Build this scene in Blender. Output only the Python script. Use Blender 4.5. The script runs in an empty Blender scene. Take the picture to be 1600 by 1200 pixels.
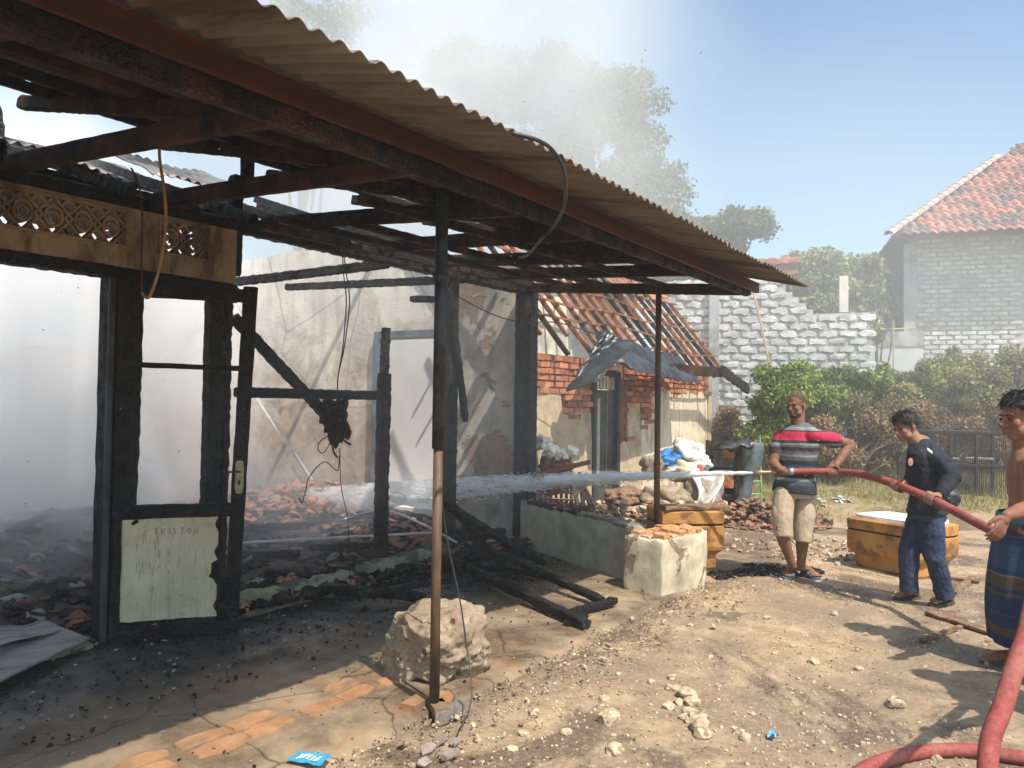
import bpy, bmesh, math, random
import numpy as np
from mathutils import Vector, Matrix, noise, Quaternion

random.seed(7)
S = bpy.context.scene
COL = S.collection
R = math.radians
V = Vector

# ------------------------------------------------------------------ camera
# world frame: X runs along the house front away from the camera, Y goes into the house, Z is up
FOC = 1230.0
TH = R(36.0)
PITCH, ROLL = 0.0268, 0.014
EYE = V((0, 0, 1.5))
_f0 = V((math.cos(TH), math.sin(TH), 0))
_r0 = V((math.sin(TH), -math.cos(TH), 0))
_fw = (_f0 * math.cos(PITCH) + V((0, 0, 1)) * math.sin(PITCH)).normalized()
_up = _r0.cross(_fw).normalized()
_rt = _r0 * math.cos(ROLL) + _up * math.sin(ROLL)
_up = _up * math.cos(ROLL) - _r0 * math.sin(ROLL)
cd = bpy.data.cameras.new('camera')
cam = bpy.data.objects.new('camera', cd); COL.objects.link(cam)
cd.sensor_width = 36; cd.lens = 36 * FOC / 1600
cd.clip_start = 0.05; cd.clip_end = 3000
M = Matrix.Identity(4)
for i in range(3):
    M[i][0], M[i][1], M[i][2], M[i][3] = _rt[i], _up[i], -_fw[i], EYE[i]
cam.matrix_world = M
S.camera = cam

# ------------------------------------------------------------------ sky, sun, exposure
SUNV = V((0.225, 0.61, -1.0)).normalized()       # way the light travels
EL = math.asin(-SUNV.z)
AZ = math.atan2(-SUNV.x, -SUNV.y)
w = bpy.data.worlds.new('World'); S.world = w; w.use_nodes = True
wn = w.node_tree
bg = wn.nodes['Background']
sky = wn.nodes.new('ShaderNodeTexSky'); sky.sky_type = 'NISHITA'; sky.sun_disc = False
sky.sun_elevation = EL; sky.sun_rotation = AZ
sky.air_density = 1.0; sky.dust_density = 1.6; sky.ozone_density = 1.0; sky.altitude = 0
tint = wn.nodes.new('ShaderNodeMix'); tint.data_type = 'RGBA'; tint.blend_type = 'MULTIPLY'; tint.inputs[0].default_value = 1; tint.inputs[7].default_value = (.97, 1.05, .98, 1)
wn.links.new(sky.outputs[0], tint.inputs[6]); wn.links.new(tint.outputs[2], bg.inputs[0]); bg.inputs[1].default_value = 0.15
sl = bpy.data.lights.new('sun', 'SUN'); sl.energy = 4.3; sl.angle = R(0.53); sl.color = (1.0, 0.90, 0.76)
so = bpy.data.objects.new('sun', sl); COL.objects.link(so)
so.rotation_euler = SUNV.to_track_quat('-Z', 'Y').to_euler()
so.location = (0, 0, 30)
S.view_settings.view_transform = 'Standard'; S.view_settings.look = 'None'
S.view_settings.gamma = 1; S.view_settings.use_curve_mapping = False
S.view_settings.exposure = 0.62
S.render.engine = 'CYCLES'
S.cycles.use_denoising = True
try: S.cycles.denoiser = 'OPENIMAGEDENOISE'
except Exception: pass
S.cycles.max_bounces = 9; S.cycles.diffuse_bounces = 3; S.cycles.glossy_bounces = 2
S.cycles.transmission_bounces = 4; S.cycles.volume_bounces = 8; S.cycles.transparent_max_bounces = 12
S.cycles.volume_step_rate = 1.0; S.cycles.volume_max_steps = 128
S.cycles.caustics_reflective = False; S.cycles.caustics_refractive = False

# ------------------------------------------------------------------ measuring: a sight line of the photograph met with a real plane
def ray(px, py):
    return (_fw * FOC + _rt * (px - 800) + _up * (600 - py))
def at(px, py, t):                       # t = metres ahead of the camera
    d = ray(px, py); return EYE + d * (t / d.dot(_f0))
def onz(px, py, z=0.0):
    d = ray(px, py); return EYE + d * ((z - EYE.z) / d.z)
def ony(px, py, y):
    d = ray(px, py); return EYE + d * ((y - EYE.y) / d.y)
def onx(px, py, x):
    d = ray(px, py); return EYE + d * ((x - EYE.x) / d.x)
def cw(x, t, z=0.0):                     # x metres to the right of, t metres ahead of the camera
    return V((0, 0, z)) + _r0 * x + _f0 * t
RT, FW, UP = _r0.copy(), _f0.copy(), V((0, 0, 1))

# ------------------------------------------------------------------ objects
def tag(o, label=None, cat=None, group=None, kind=None):
    if label: o['label'] = label
    if cat: o['category'] = cat
    if group: o['group'] = group
    if kind: o['kind'] = kind
    return o
def empty(name, loc, label=None, cat=None, group=None, rz=0):
    o = bpy.data.objects.new(name, None); COL.objects.link(o)
    o.location = loc; o.rotation_euler.z = rz; o.empty_display_size = 0.1
    return tag(o, label, cat, group)
def put(name, me, parent=None, loc=None, rot=None, mw=None):
    o = bpy.data.objects.new(name, me); COL.objects.link(o)
    if parent is not None:
        o.parent = parent
        if mw is None: o.matrix_parent_inverse = Matrix.Translation(parent.location).inverted() if parent.type == 'EMPTY' and parent.rotation_euler.z == 0 else Matrix.Identity(4)
    if loc is not None: o.location = loc
    if rot is not None: o.rotation_euler = rot
    return o

class MB:
    """collects shapes given in world metres; build() links them as one mesh object"""
    def __init__(s): s.v = []; s.f = []; s.mi = []; s.m = 0
    def add(s, vs, fs):
        n = len(s.v); s.v.extend(tuple(v) for v in vs)
        s.f.extend(tuple(i + n for i in f) for f in fs); s.mi.extend([s.m] * len(fs)); return s
    def box(s, c, size, rot=None, taper=1.0):
        x, y, z = (k / 2 for k in size); c = V(c)
        vs = [V((sx * x * (taper if sz > 0 else 1), sy * y * (taper if sz > 0 else 1), sz * z)) for sz in (-1, 1) for sy in (-1, 1) for sx in (-1, 1)]
        if rot is not None: vs = [rot @ v for v in vs]
        return s.add([v + c for v in vs], [(0, 2, 3, 1), (4, 5, 7, 6), (0, 1, 5, 4), (2, 6, 7, 3), (0, 4, 6, 2), (1, 3, 7, 5)])
    def beam(s, p, q, w, h, seg=1, jit=0.0, up=V((0, 0, 1)), rnd=random, ends=0.0, ch=0.0):
        p, q = V(p), V(q); d = q - p; L = d.length; d.normalize()
        sd = d.cross(up)
        if sd.length < 1e-4: sd = d.cross(V((0, 1, 0)))
        sd.normalize(); u = sd.cross(d).normalized()
        prof = [(-1, -1), (1, -1), (1, 1), (-1, 1)]
        if ch or jit: prof = [(-1, -.7), (-.7, -1), (.7, -1), (1, -.7), (1, .7), (.7, 1), (-.7, 1), (-1, .7)]
        n = len(prof); vs = []
        for i in range(seg + 1):
            t = i / seg; c = p + d * (L * t)
            k = 1.0
            if ends and i in (0, seg): k = 1 - ends * rnd.random(); c = c + d * rnd.uniform(-.02, .02)
            for a, b in prof:
                j = V((rnd.uniform(-1, 1), rnd.uniform(-1, 1), rnd.uniform(-1, 1))) * jit if jit else V((0, 0, 0))
                vs.append(c + sd * (a * w / 2 * k) + u * (b * h / 2 * k) + j)
        fs = [tuple(reversed(range(n))), tuple(range(seg * n, seg * n + n))]
        for i in range(seg):
            for j in range(n):
                k = (j + 1) % n
                fs.append((i * n + j, i * n + k, (i + 1) * n + k, (i + 1) * n + j))
        return s.add(vs, fs)
    def tube(s, pts, r, n=8, cap=True):
        pts = [V(p) for p in pts]; m = len(pts)
        rr = r if isinstance(r, (list, tuple)) else [r] * m
        prev = None; vs = []
        for i, p in enumerate(pts):
            d = (pts[min(i + 1, m - 1)] - pts[max(i - 1, 0)]).normalized()
            if prev is None:
                a = d.orthogonal().normalized()
            else:
                a = (prev - d * prev.dot(d))
                a = a.normalized() if a.length > 1e-6 else d.orthogonal().normalized()
            prev = a; b = d.cross(a)
            for k in range(n):
                t = 2 * math.pi * k / n
                vs.append(p + (a * math.cos(t) + b * math.sin(t)) * rr[i])
        fs = []
        for i in range(m - 1):
            for k in range(n):
                l = (k + 1) % n
                fs.append((i * n + k, i * n + l, (i + 1) * n + l, (i + 1) * n + k))
        if cap: fs += [tuple(reversed(range(n))), tuple(range((m - 1) * n, m * n))]
        return s.add(vs, fs)
    def loft(s, rings, cap=True):
        n = len(rings[0]); vs = [v for r in rings for v in r]; fs = []
        for i in range(len(rings) - 1):
            for k in range(n):
                l = (k + 1) % n
                fs.append((i * n + k, i * n + l, (i + 1) * n + l, (i + 1) * n + k))
        if cap: fs += [tuple(reversed(range(n))), tuple(range((len(rings) - 1) * n, len(rings) * n))]
        return s.add(vs, fs)
    def ell(s, c, ax, ay, az, nu=12, nv=8):          # ellipsoid given by three half-axis vectors
        c, ax, ay, az = V(c), V(ax), V(ay), V(az); rings = []
        for i in range(1, nv):
            t = math.pi * i / nv - math.pi / 2
            rings.append([c + az * math.sin(t) + (ax * math.cos(2 * math.pi * k / nu) + ay * math.sin(2 * math.pi * k / nu)) * math.cos(t) for k in range(nu)])
        n0 = len(s.v)
        s.loft(rings, cap=False)
        b = len(s.v); s.v.extend([tuple(c - az), tuple(c + az)])
        for k in range(nu):
            l = (k + 1) % nu
            s.f.append((b, n0 + l, n0 + k)); s.f.append((b + 1, n0 + (nv - 2) * nu + k, n0 + (nv - 2) * nu + l)); s.mi.extend([s.m] * 2)
        return s
    def grid(s, fn, nu, nv, solid=0.0):              # fn(u, v) -> point, u, v in 0..1
        vs = [V(fn(i / nu, j / nv)) for j in range(nv + 1) for i in range(nu + 1)]
        w = nu + 1
        fs = [(j * w + i, j * w + i + 1, (j + 1) * w + i + 1, (j + 1) * w + i) for j in range(nv) for i in range(nu)]
        return s.add(vs, fs)
    def mesh(s, name, mats, smooth=False):
        me = bpy.data.meshes.new(name); me.from_pydata(s.v, [], s.f)
        for m in (mats if isinstance(mats, (list, tuple)) else [mats]): me.materials.append(m)
        if any(s.mi): me.polygons.foreach_set('material_index', s.mi)
        if smooth: me.polygons.foreach_set('use_smooth', [True] * len(me.polygons))
        me.update(); return me
    def build(s, name, mats, parent=None, smooth=False):
        me = s.mesh(name, mats, smooth); o = bpy.data.objects.new(name, me); COL.objects.link(o)
        if parent is not None:
            o.parent = parent
            o.matrix_parent_inverse = world_of(parent).inverted()
        return o
    def thing(s, name, mats, label, cat, group=None, smooth=False, base=None):
        """a top-level thing that is one mesh: its origin is put at its base"""
        a = np.array(s.v); c = V((a[:, 0].mean(), a[:, 1].mean(), a[:, 2].min())) if base is None else V(base)
        s.v = [tuple(V(v) - c) for v in s.v]
        o = s.build(name, mats, None, smooth); o.location = c
        return tag(o, label, cat, group)
def world_of(o):
    m = o.matrix_basis.copy()
    if o.parent is not None: m = world_of(o.parent) @ o.matrix_parent_inverse @ m
    return m
def inst(name, me, M4, parent=None):
    """one more object that shares mesh me, standing at matrix M4 (world)"""
    o = bpy.data.objects.new(name, me); COL.objects.link(o)
    if parent is not None: o.parent = parent; o.matrix_parent_inverse = world_of(parent).inverted()
    o.matrix_basis = M4
    return o
def TRS(loc, rot=None, sc=(1, 1, 1)):
    m = Matrix.Translation(V(loc))
    if rot is not None: m = m @ rot.to_4x4()
    return m @ Matrix.Diagonal((sc[0], sc[1], sc[2], 1))
def rotz(a): return Matrix.Rotation(a, 3, 'Z')
def axes(x, y, z): return Matrix((x, y, z)).transposed()
def solidify(o, t, off=0):
    m = o.modifiers.new('solid', 'SOLIDIFY'); m.thickness = t; m.offset = off; return o
def catmull(P, n=8):
    P = [V(p) for p in P]; out = []
    for i in range(len(P) - 1):
        a, b, c, d = P[max(i - 1, 0)], P[i], P[i + 1], P[min(i + 2, len(P) - 1)]
        for k in range(n):
            t = k / n
            out.append(0.5 * ((2 * b) + (c - a) * t + (2 * a - 5 * b + 4 * c - d) * t * t + (3 * b - a - 3 * c + d) * t ** 3))
    out.append(P[-1]); return out

# ------------------------------------------------------------------ materials
def newmat(name):
    m = bpy.data.materials.new(name); m.use_nodes = True
    nt = m.node_tree; b = nt.nodes['Principled BSDF']
    return m, nt, b
def N(nt, t, **kw):
    n = nt.nodes.new(t)
    for k, v in kw.items(): setattr(n, k, v)
    return n
def pos(nt, scale=(1, 1, 1), obj=False):
    g = N(nt, 'ShaderNodeTexCoord') if obj else N(nt, 'ShaderNodeNewGeometry')
    mp = N(nt, 'ShaderNodeMapping'); mp.inputs['Scale'].default_value = scale
    nt.links.new(g.outputs['Object' if obj else 'Position'], mp.inputs['Vector']); return mp.outputs[0]
def noi(nt, vec, scale, detail=6, rough=0.6, dist=0.0):
    n = N(nt, 'ShaderNodeTexNoise'); n.inputs['Scale'].default_value = scale; n.inputs['Detail'].default_value = detail
    n.inputs['Roughness'].default_value = rough; n.inputs['Distortion'].default_value = dist
    nt.links.new(vec, n.inputs['Vector']); return n.outputs['Fac']
def ramp(nt, fac, stops, const=False):
    r = N(nt, 'ShaderNodeValToRGB'); e = r.color_ramp.elements
    if const: r.color_ramp.interpolation = 'CONSTANT'
    while len(e) < len(stops): e.new(0.5)
    for k, (p, c) in enumerate(stops):
        e[k].position = p; e[k].color = (c[0], c[1], c[2], 1) if isinstance(c, (tuple, list)) else (c, c, c, 1)
    nt.links.new(fac, r.inputs[0]); return r.outputs[0]
def mix(nt, fac, a, b, mode='MIX'):
    m = N(nt, 'ShaderNodeMix', data_type='RGBA', blend_type=mode)
    if isinstance(fac, (int, float)): m.inputs[0].default_value = fac
    else: nt.links.new(fac, m.inputs[0])
    for k, x in ((6, a), (7, b)):
        if isinstance(x, tuple): m.inputs[k].default_value = (x[0], x[1], x[2], 1)
        else: nt.links.new(x, m.inputs[k])
    return m.outputs[2]
def math_(nt, op, a, b=0.0, clamp=False):
    m = N(nt, 'ShaderNodeMath', operation=op); m.use_clamp = clamp
    for k, x in ((0, a), (1, b)):
        if isinstance(x, (int, float)): m.inputs[k].default_value = x
        else: nt.links.new(x, m.inputs[k])
    return m.outputs[0]
def bump(nt, b, h, strength=0.5, dist=0.02):
    n = N(nt, 'ShaderNodeBump'); n.inputs['Strength'].default_value = strength; n.inputs['Distance'].default_value = dist
    nt.links.new(h, n.inputs['Height']); nt.links.new(n.outputs[0], b.inputs['Normal'])
def simple(name, c1, c2, scale=8, rough=0.8, bmp=0.3, bd=0.01, spec=0.3, metal=0.0, stretch=(1, 1, 1), stain=None, stain_scale=2.0, obj=False, lo=0.35, hi=0.65, rnd=0.0):
    """two tones of one stuff by noise, fine relief, optional stains of a third colour"""
    m, nt, b = newmat(name); p = pos(nt, stretch, obj)
    f = noi(nt, p, scale, 8, 0.65)
    c = ramp(nt, f, [(lo, c1), (hi, c2)])
    if rnd:
        oi = N(nt, 'ShaderNodeObjectInfo')
        v = math_(nt, 'ADD', math_(nt, 'MULTIPLY', oi.outputs['Random'], 2 * rnd), 1 - rnd)
        c = mix(nt, 1.0, c, v, 'MULTIPLY')
    if stain:
        s = ramp(nt, noi(nt, p, stain_scale, 7, 0.65, 0.3), [(0.5, 0.0), (0.62, 1.0)])
        c = mix(nt, s, c, stain)
    nt.links.new(c, b.inputs['Base Color'])
    b.inputs['Roughness'].default_value = rough; b.inputs['Specular IOR Level'].default_value = spec; b.inputs['Metallic'].default_value = metal
    if bmp: bump(nt, b, noi(nt, p, scale * 3, 8, 0.7), bmp, bd)
    return m
MT = {}
MT['char0'] = simple('charred_wood', (0.005, 0.005, 0.006), (0.020, 0.019, 0.020), 30, 0.72, 0.9, 0.012, 0.25)
MT['char_brown'] = simple('scorched_wood', (0.012, 0.009, 0.008), (0.085, 0.045, 0.028), 9, 0.7, 0.6, 0.008, 0.3, stretch=(1, 1, 1), stain=(0.008, 0.007, 0.007), stain_scale=4)
MT['wood_roof'] = simple('smoked_roof_timber', (0.022, 0.011, 0.007), (0.085, 0.036, 0.019), 7, 0.75, 0.4, 0.006, 0.2, stain=(0.007, 0.006, 0.006), stain_scale=2.3)
MT['wood_orange'] = simple('raw_orange_timber', (0.30, 0.10, 0.03), (0.42, 0.17, 0.06), 9, 0.7, 0.3, 0.004, 0.25, stain=(0.05, 0.02, 0.012), stain_scale=3)
MT['fascia'] = simple('red_brown_fascia_wood', (0.050, 0.015, 0.009), (0.105, 0.029, 0.015), 5, 0.6, 0.35, 0.004, 0.3, stretch=(0.5, 3, 3), stain=(0.05, 0.018, 0.012), stain_scale=2)
MT['steel_blue'] = simple('dark_painted_metal', (0.02, 0.024, 0.03), (0.05, 0.055, 0.065), 12, 0.55, 0.3, 0.004, 0.4, stain=(0.012, 0.011, 0.011), stain_scale=6)
MT['sheet'] = simple('corrugated_sheet_brown', (0.120, 0.101, 0.082), (0.215, 0.183, 0.150), 5.0, 0.85, 0.3, 0.003, 0.2, stretch=(1, 0.2, 1), stain=(0.085, 0.058, 0.04), stain_scale=2.6)
MT['bluegrey'] = simple('blue_grey_frame_paint', (0.10, 0.13, 0.155), (0.16, 0.20, 0.23), 6, 0.6, 0.2, 0.004, 0.3, stain=(0.05, 0.05, 0.055))
MT['cream_dirty'] = simple('smoke_stained_cream_paint', (0.25, 0.185, 0.12), (0.38, 0.29, 0.195), 3, 0.85, 0.2, 0.004, 0.2, stain=(0.13, 0.085, 0.06), stain_scale=3, stretch=(1, 1, 0.4))

def charmat(name, base, hi, ash, brown=None):
    """alligator char: small dark scales, cracks between them, grey ash caught on some"""
    m, nt, b = newmat(name); p = pos(nt); vo = N(nt, 'ShaderNodeTexVoronoi', feature='DISTANCE_TO_EDGE'); vo.inputs['Scale'].default_value = 38
    mp = mix(nt, .06, p, N(nt, 'ShaderNodeTexNoise').outputs['Color'])
    nt.links.new(mp, vo.inputs['Vector']); cr = ramp(nt, vo.outputs[0], [(0.0, 0.0), (0.12, 1.0)])
    c = ramp(nt, noi(nt, p, 26, 7, .7), [(.35, base), (.65, hi)])
    c = mix(nt, ramp(nt, noi(nt, p, 5.5, 8, .7, .4), [(.56, 0.0), (.70, .75)]), c, ash)
    if brown: c = mix(nt, ramp(nt, noi(nt, p, 3.1, 6, .6), [(.50, 0.0), (.60, .9)]), c, brown)
    c = mix(nt, 1.0, c, ramp(nt, vo.outputs[0], [(0.0, .35), (0.10, 1.0)]), 'MULTIPLY')
    nt.links.new(c, b.inputs['Base Color']); nt.links.new(ramp(nt, noi(nt, p, 12, 4, .6), [(.4, .5), (.6, .85)]), b.inputs['Roughness']); b.inputs['Specular IOR Level'].default_value = .3
    bump(nt, b, math_(nt, 'ADD', cr, math_(nt, 'MULTIPLY', noi(nt, p, 70, 5, .7), .6)), .8, .008); return m
MT['char'] = charmat('charred_wood', (0.004, 0.004, 0.005), (0.016, 0.015, 0.016), (0.055, 0.053, 0.054))
MT['char_brown'] = charmat('scorched_wood', (0.007, 0.006, 0.006), (0.026, 0.018, 0.014), (0.05, 0.045, 0.042), (0.085, 0.042, 0.024))
# ================================================================== THE SETTING
def gz(x, y):
    """height of the open ground"""
    p = V((x, y, 0)); t = p.dot(FW)
    h = 0.012 * noise.noise(p * 1.3) + 0.010 * noise.noise(p * 4.1 + V((5, 2, 0))) 
    d = math.hypot(x, y)
    if d < 14: h += 0.006 * noise.noise(p * 13) + 0.0035 * noise.noise(p * 34)
    if t > 10.5: h += min(0.13 * (t - 10.5), 0.42)
    if d > 30: h += 0.4 * noise.noise(p * 0.03)
    k = min(max((y - 2.45 - 0.12 * noise.noise(V((x * 1.5, 0, 3)))) / 0.25, 0), 1)   # the dirt dips under the terrace slab
    if x < 7.4: h -= 0.06 * k
    return h
m, nt, b = newmat('dry_dirt'); p = pos(nt)
n1 = noi(nt, p, 0.9, 6, 0.6, 0.4); n2 = noi(nt, p, 5.5, 9, 0.7); n3 = noi(nt, p, 38, 6, 0.75)
c = ramp(nt, n2, [(0.30, (0.26, 0.185, 0.115)), (0.5, (0.40, 0.295, 0.19)), (0.68, (0.56, 0.44, 0.30))])
c = mix(nt, ramp(nt, n1, [(0.42, 0.0), (0.60, 0.85)]), c, (0.235, 0.172, 0.12))
wet = ramp(nt, noi(nt, p, 0.80, 7, 0.6, 0.9), [(0.53, 0.0), (0.58, 1.0)])
c = mix(nt, math_(nt, 'MULTIPLY', wet, 0.82), c, (0.125, 0.088, 0.062))
c = mix(nt, ramp(nt, n3, [(0.50, 0.0), (0.72, 0.75)]), c, (0.52, 0.42, 0.31))
c = mix(nt, ramp(nt, noi(nt, p, 21, 5, 0.7), [(0.60, 0.0), (0.70, 0.7)]), c, (0.10, 0.07, 0.05))
# straw and weeds take over towards the hedge
sx = N(nt, 'ShaderNodeSeparateXYZ'); nt.links.new(p, sx.inputs[0])
tt = math_(nt, 'ADD', math_(nt, 'MULTIPLY', sx.outputs[0], math.cos(TH)), math_(nt, 'MULTIPLY', sx.outputs[1], math.sin(TH)))
gk = math_(nt, 'ADD', math_(nt, 'MULTIPLY', math_(nt, 'SUBTRACT', tt, 10.2), 0.6), math_(nt, 'MULTIPLY', math_(nt, 'SUBTRACT', n2, 0.5), 4), True)
gc = ramp(nt, noi(nt, p, 7, 6, 0.7), [(0.35, (0.10, 0.10, 0.04)), (0.6, (0.30, 0.24, 0.12))])
c = mix(nt, gk, c, gc)
nt.links.new(c, b.inputs['Base Color'])
rg = N(nt, 'ShaderNodeMapRange'); nt.links.new(wet, rg.inputs[0]); rg.inputs[3].default_value = 0.9; rg.inputs[4].default_value = 0.38
nt.links.new(rg.outputs[0], b.inputs['Roughness']); b.inputs['Specular IOR Level'].default_value = 0.3
bump(nt, b, math_(nt, 'ADD', noi(nt, p, 60, 6, 0.8), math_(nt, 'MULTIPLY', noi(nt, p, 14, 6, 0.7), 1.5)), 0.9, 0.012)
MT['dirt'] = m
def axis_steps(lo, hi, a, b_, fine, grow):
    xs = list(np.arange(a, b_, fine)); s = fine; x = xs[-1]
    while x < hi: s *= grow; x += s; xs.append(x)
    s = fine; x = xs[0]; pre = []
    while x > lo: s *= grow; x -= s; pre.append(x)
    return pre[::-1] + xs
gx = axis_steps(-400, 900, -0.5, 9.0, 0.032, 1.16); gy = axis_steps(-700, 500, -3.8, 3.0, 0.032, 1.16)
gv = [(x, y, gz(x, y)) for y in gy for x in gx]; W = len(gx)
gf = [(j * W + i, j * W + i + 1, (j + 1) * W + i + 1, (j + 1) * W + i) for j in range(len(gy) - 1) for i in range(W - 1)]
me = bpy.data.meshes.new('ground'); me.from_pydata(gv, [], gf); me.materials.append(MT['dirt'])
me.polygons.foreach_set('use_smooth', [True] * len(me.polygons))
ground = bpy.data.objects.new('ground', me); COL.objects.link(ground); tag(ground, kind='structure')

# terrace: a worn cement slab, darkened under the roof by ash, water and shade put into the colour
m, nt, b = newmat('worn_cement'); p = pos(nt)
n1 = noi(nt, p, 2.2, 8, 0.65, 0.3)
c = ramp(nt, n1, [(0.30, (0.085, 0.062, 0.042)), (0.48, (0.20, 0.145, 0.095)), (0.66, (0.34, 0.255, 0.165))])
c = mix(nt, ramp(nt, noi(nt, p, 1.3, 8, .7, 1.2), [(.52, 0.0), (.60, .6)]), c, (.30, .17, .09))
vo = N(nt, 'ShaderNodeTexVoronoi', feature='DISTANCE_TO_EDGE'); vo.inputs['Scale'].default_value = 1.7; tn_ = N(nt, 'ShaderNodeTexNoise'); tn_.inputs['Scale'].default_value = 4; nt.links.new(p, tn_.inputs['Vector']); nt.links.new(mix(nt, .10, p, tn_.outputs['Color']), vo.inputs['Vector'])
c = mix(nt, ramp(nt, vo.outputs[0], [(0.0, .85), (0.014, 0.0)]), c, (.04, .03, .022))
c = mix(nt, ramp(nt, noi(nt, p, 9, 6, 0.7), [(0.55, 0.0), (0.75, 0.8)]), c, (0.34, 0.27, 0.18))
sx = N(nt, 'ShaderNodeSeparateXYZ'); nt.links.new(p, sx.inputs[0])
ash = math_(nt, 'ADD', math_(nt, 'MULTIPLY', math_(nt, 'SUBTRACT', sx.outputs[1], 3.35), 1.5), math_(nt, 'MULTIPLY', math_(nt, 'SUBTRACT', n1, 0.5), 3.0), True)  # starts at the roof's shadow line: wet ash plus painted shade
c = mix(nt, math_(nt, 'MULTIPLY', ash, 0.94), c, ramp(nt, noi(nt, p, 6, 8, .7), [(.38, (.014, .014, .016)), (.56, (.040, .041, .046)), (.70, (.085, .085, .090))]))
c = mix(nt, ramp(nt, noi(nt, p, 46, 3, 0.6), [(0.74, 0.0), (0.78, .8)]), c, (0.34, 0.32, 0.29))
nt.links.new(c, b.inputs['Base Color'])
nt.links.new(ramp(nt, noi(nt, p, 2.2, 5, 0.6), [(0.42, 0.22), (0.58, 0.80)]), b.inputs['Roughness'])
bump(nt, b, noi(nt, p, 32, 8, 0.75), 0.7, 0.01)
MT['cement'] = m
def edge_y(x): return 2.50 + 0.05 * noise.noise(V((x * 2.3, 1, 0))) + 0.03 * noise.noise(V((x * 9, 4, 0))) + 0.02 * (x - 3)
mb = MB(); nx, ny = 240, 60; rows = []
for i in range(nx + 1):
    x = -2.5 + 9.1 * i / nx; e = edge_y(x)
    for j in range(ny + 1):
        t = j / ny; y = e + (4.75 - e) * t
        z = 0.034 + 0.005 * noise.noise(V((x * 3, y * 3, 0))) + 0.004 * noise.noise(V((x * 11, y * 11, 5)))
        if j == 0: z = -0.05
        elif j == 1: z -= 0.014
        rows.append((x, y, z))
mb.add(rows, [(i * (ny + 1) + j, (i + 1) * (ny + 1) + j, (i + 1) * (ny + 1) + j + 1, i * (ny + 1) + j + 1) for i in range(nx) for j in range(ny)])
terrace = mb.build('terrace', MT['cement'], smooth=True); tag(terrace, kind='structure')
# orange paving bricks let into the terrace
MT['paver'] = simple('orange_paving_brick', (0.26, 0.135, 0.07), (0.40, 0.225, 0.12), 7, 0.85, 0.5, 0.006, 0.2, stain=(0.20, 0.14, 0.09), stain_scale=5)
rnd = random.Random(3)
x = -0.6
while x < 3.35:
    L = rnd.uniform(.20, .34)
    for (ya, yb) in ((2.915, 3.03), (3.035, 3.15)):
        if rnd.random() < 0.10: continue
        mb = MB(); n = 10; ring = []
        xo = rnd.uniform(-.03, .03); cx, cy = x + L / 2 + xo, (ya + yb) / 2 + rnd.uniform(-.01, .01)
        for k in range(n):
            a = 2 * math.pi * k / n; q = 1 / max(abs(math.cos(a)), abs(math.sin(a))) ** 0.8
            ring.append((cx + math.cos(a) * (L / 2 - .008) * q * rnd.uniform(.86, 1.02), cy + math.sin(a) * (yb - ya) / 2 * q * rnd.uniform(.85, 1.05)))
        lo = [V((p_[0], p_[1], 0.02)) for p_ in ring]; hi = [V((cx + (p_[0] - cx) * .93, cy + (p_[1] - cy) * .93, 0.046 + rnd.uniform(-.003, .003))) for p_ in ring]
        mb.loft([lo, hi]); mb.build('brick', MT['paver'], terrace)
    x += L

# ------------------------------------------------------------------ burned house
H = empty('burned_house', (4.5, 4.85, 0), 'burned out house with charred frame, roofless rooms and a corrugated veranda roof', 'house')
YF = 4.85
# the wall strip with its vent blocks, above the door and the big window gap
z0, z1 = 2.32, 2.695
mb = MB()
def wallbox(mb, x0, x1, za, zb, y0=4.80, y1=4.90): mb.box(((x0 + x1) / 2, (y0 + y1) / 2, (za + zb) / 2), (x1 - x0, y1 - y0, zb - za))
vents = [(-0.46, 2.51), (2.735, 3.075)]
wallbox(mb, -1.0, 3.30, z0, 2.452); wallbox(mb, -1.0, 3.30, 2.66, z1)
wallbox(mb, -1.0, vents[0][0], 2.452, 2.66); wallbox(mb, vents[0][1], vents[1][0], 2.452, 2.66); wallbox(mb, vents[1][1], 3.30, 2.452, 2.66)
for (xa, xb) in vents:      # a small raised lip round each opening
    for (u0, u1, v0, v1) in ((xa - .012, xb + .012, 2.440, 2.454), (xa - .012, xb + .012, 2.658, 2.670), (xb - .002, xb + .012, 2.454, 2.658), (xa - .012, xa + .002, 2.454, 2.658)):
        mb.box(((u0 + u1) / 2, 4.793, (v0 + v1) / 2), (u1 - u0, 0.014, v1 - v0))
mb.build('vent_wall', MT['cream_dirty'], H)
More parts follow.
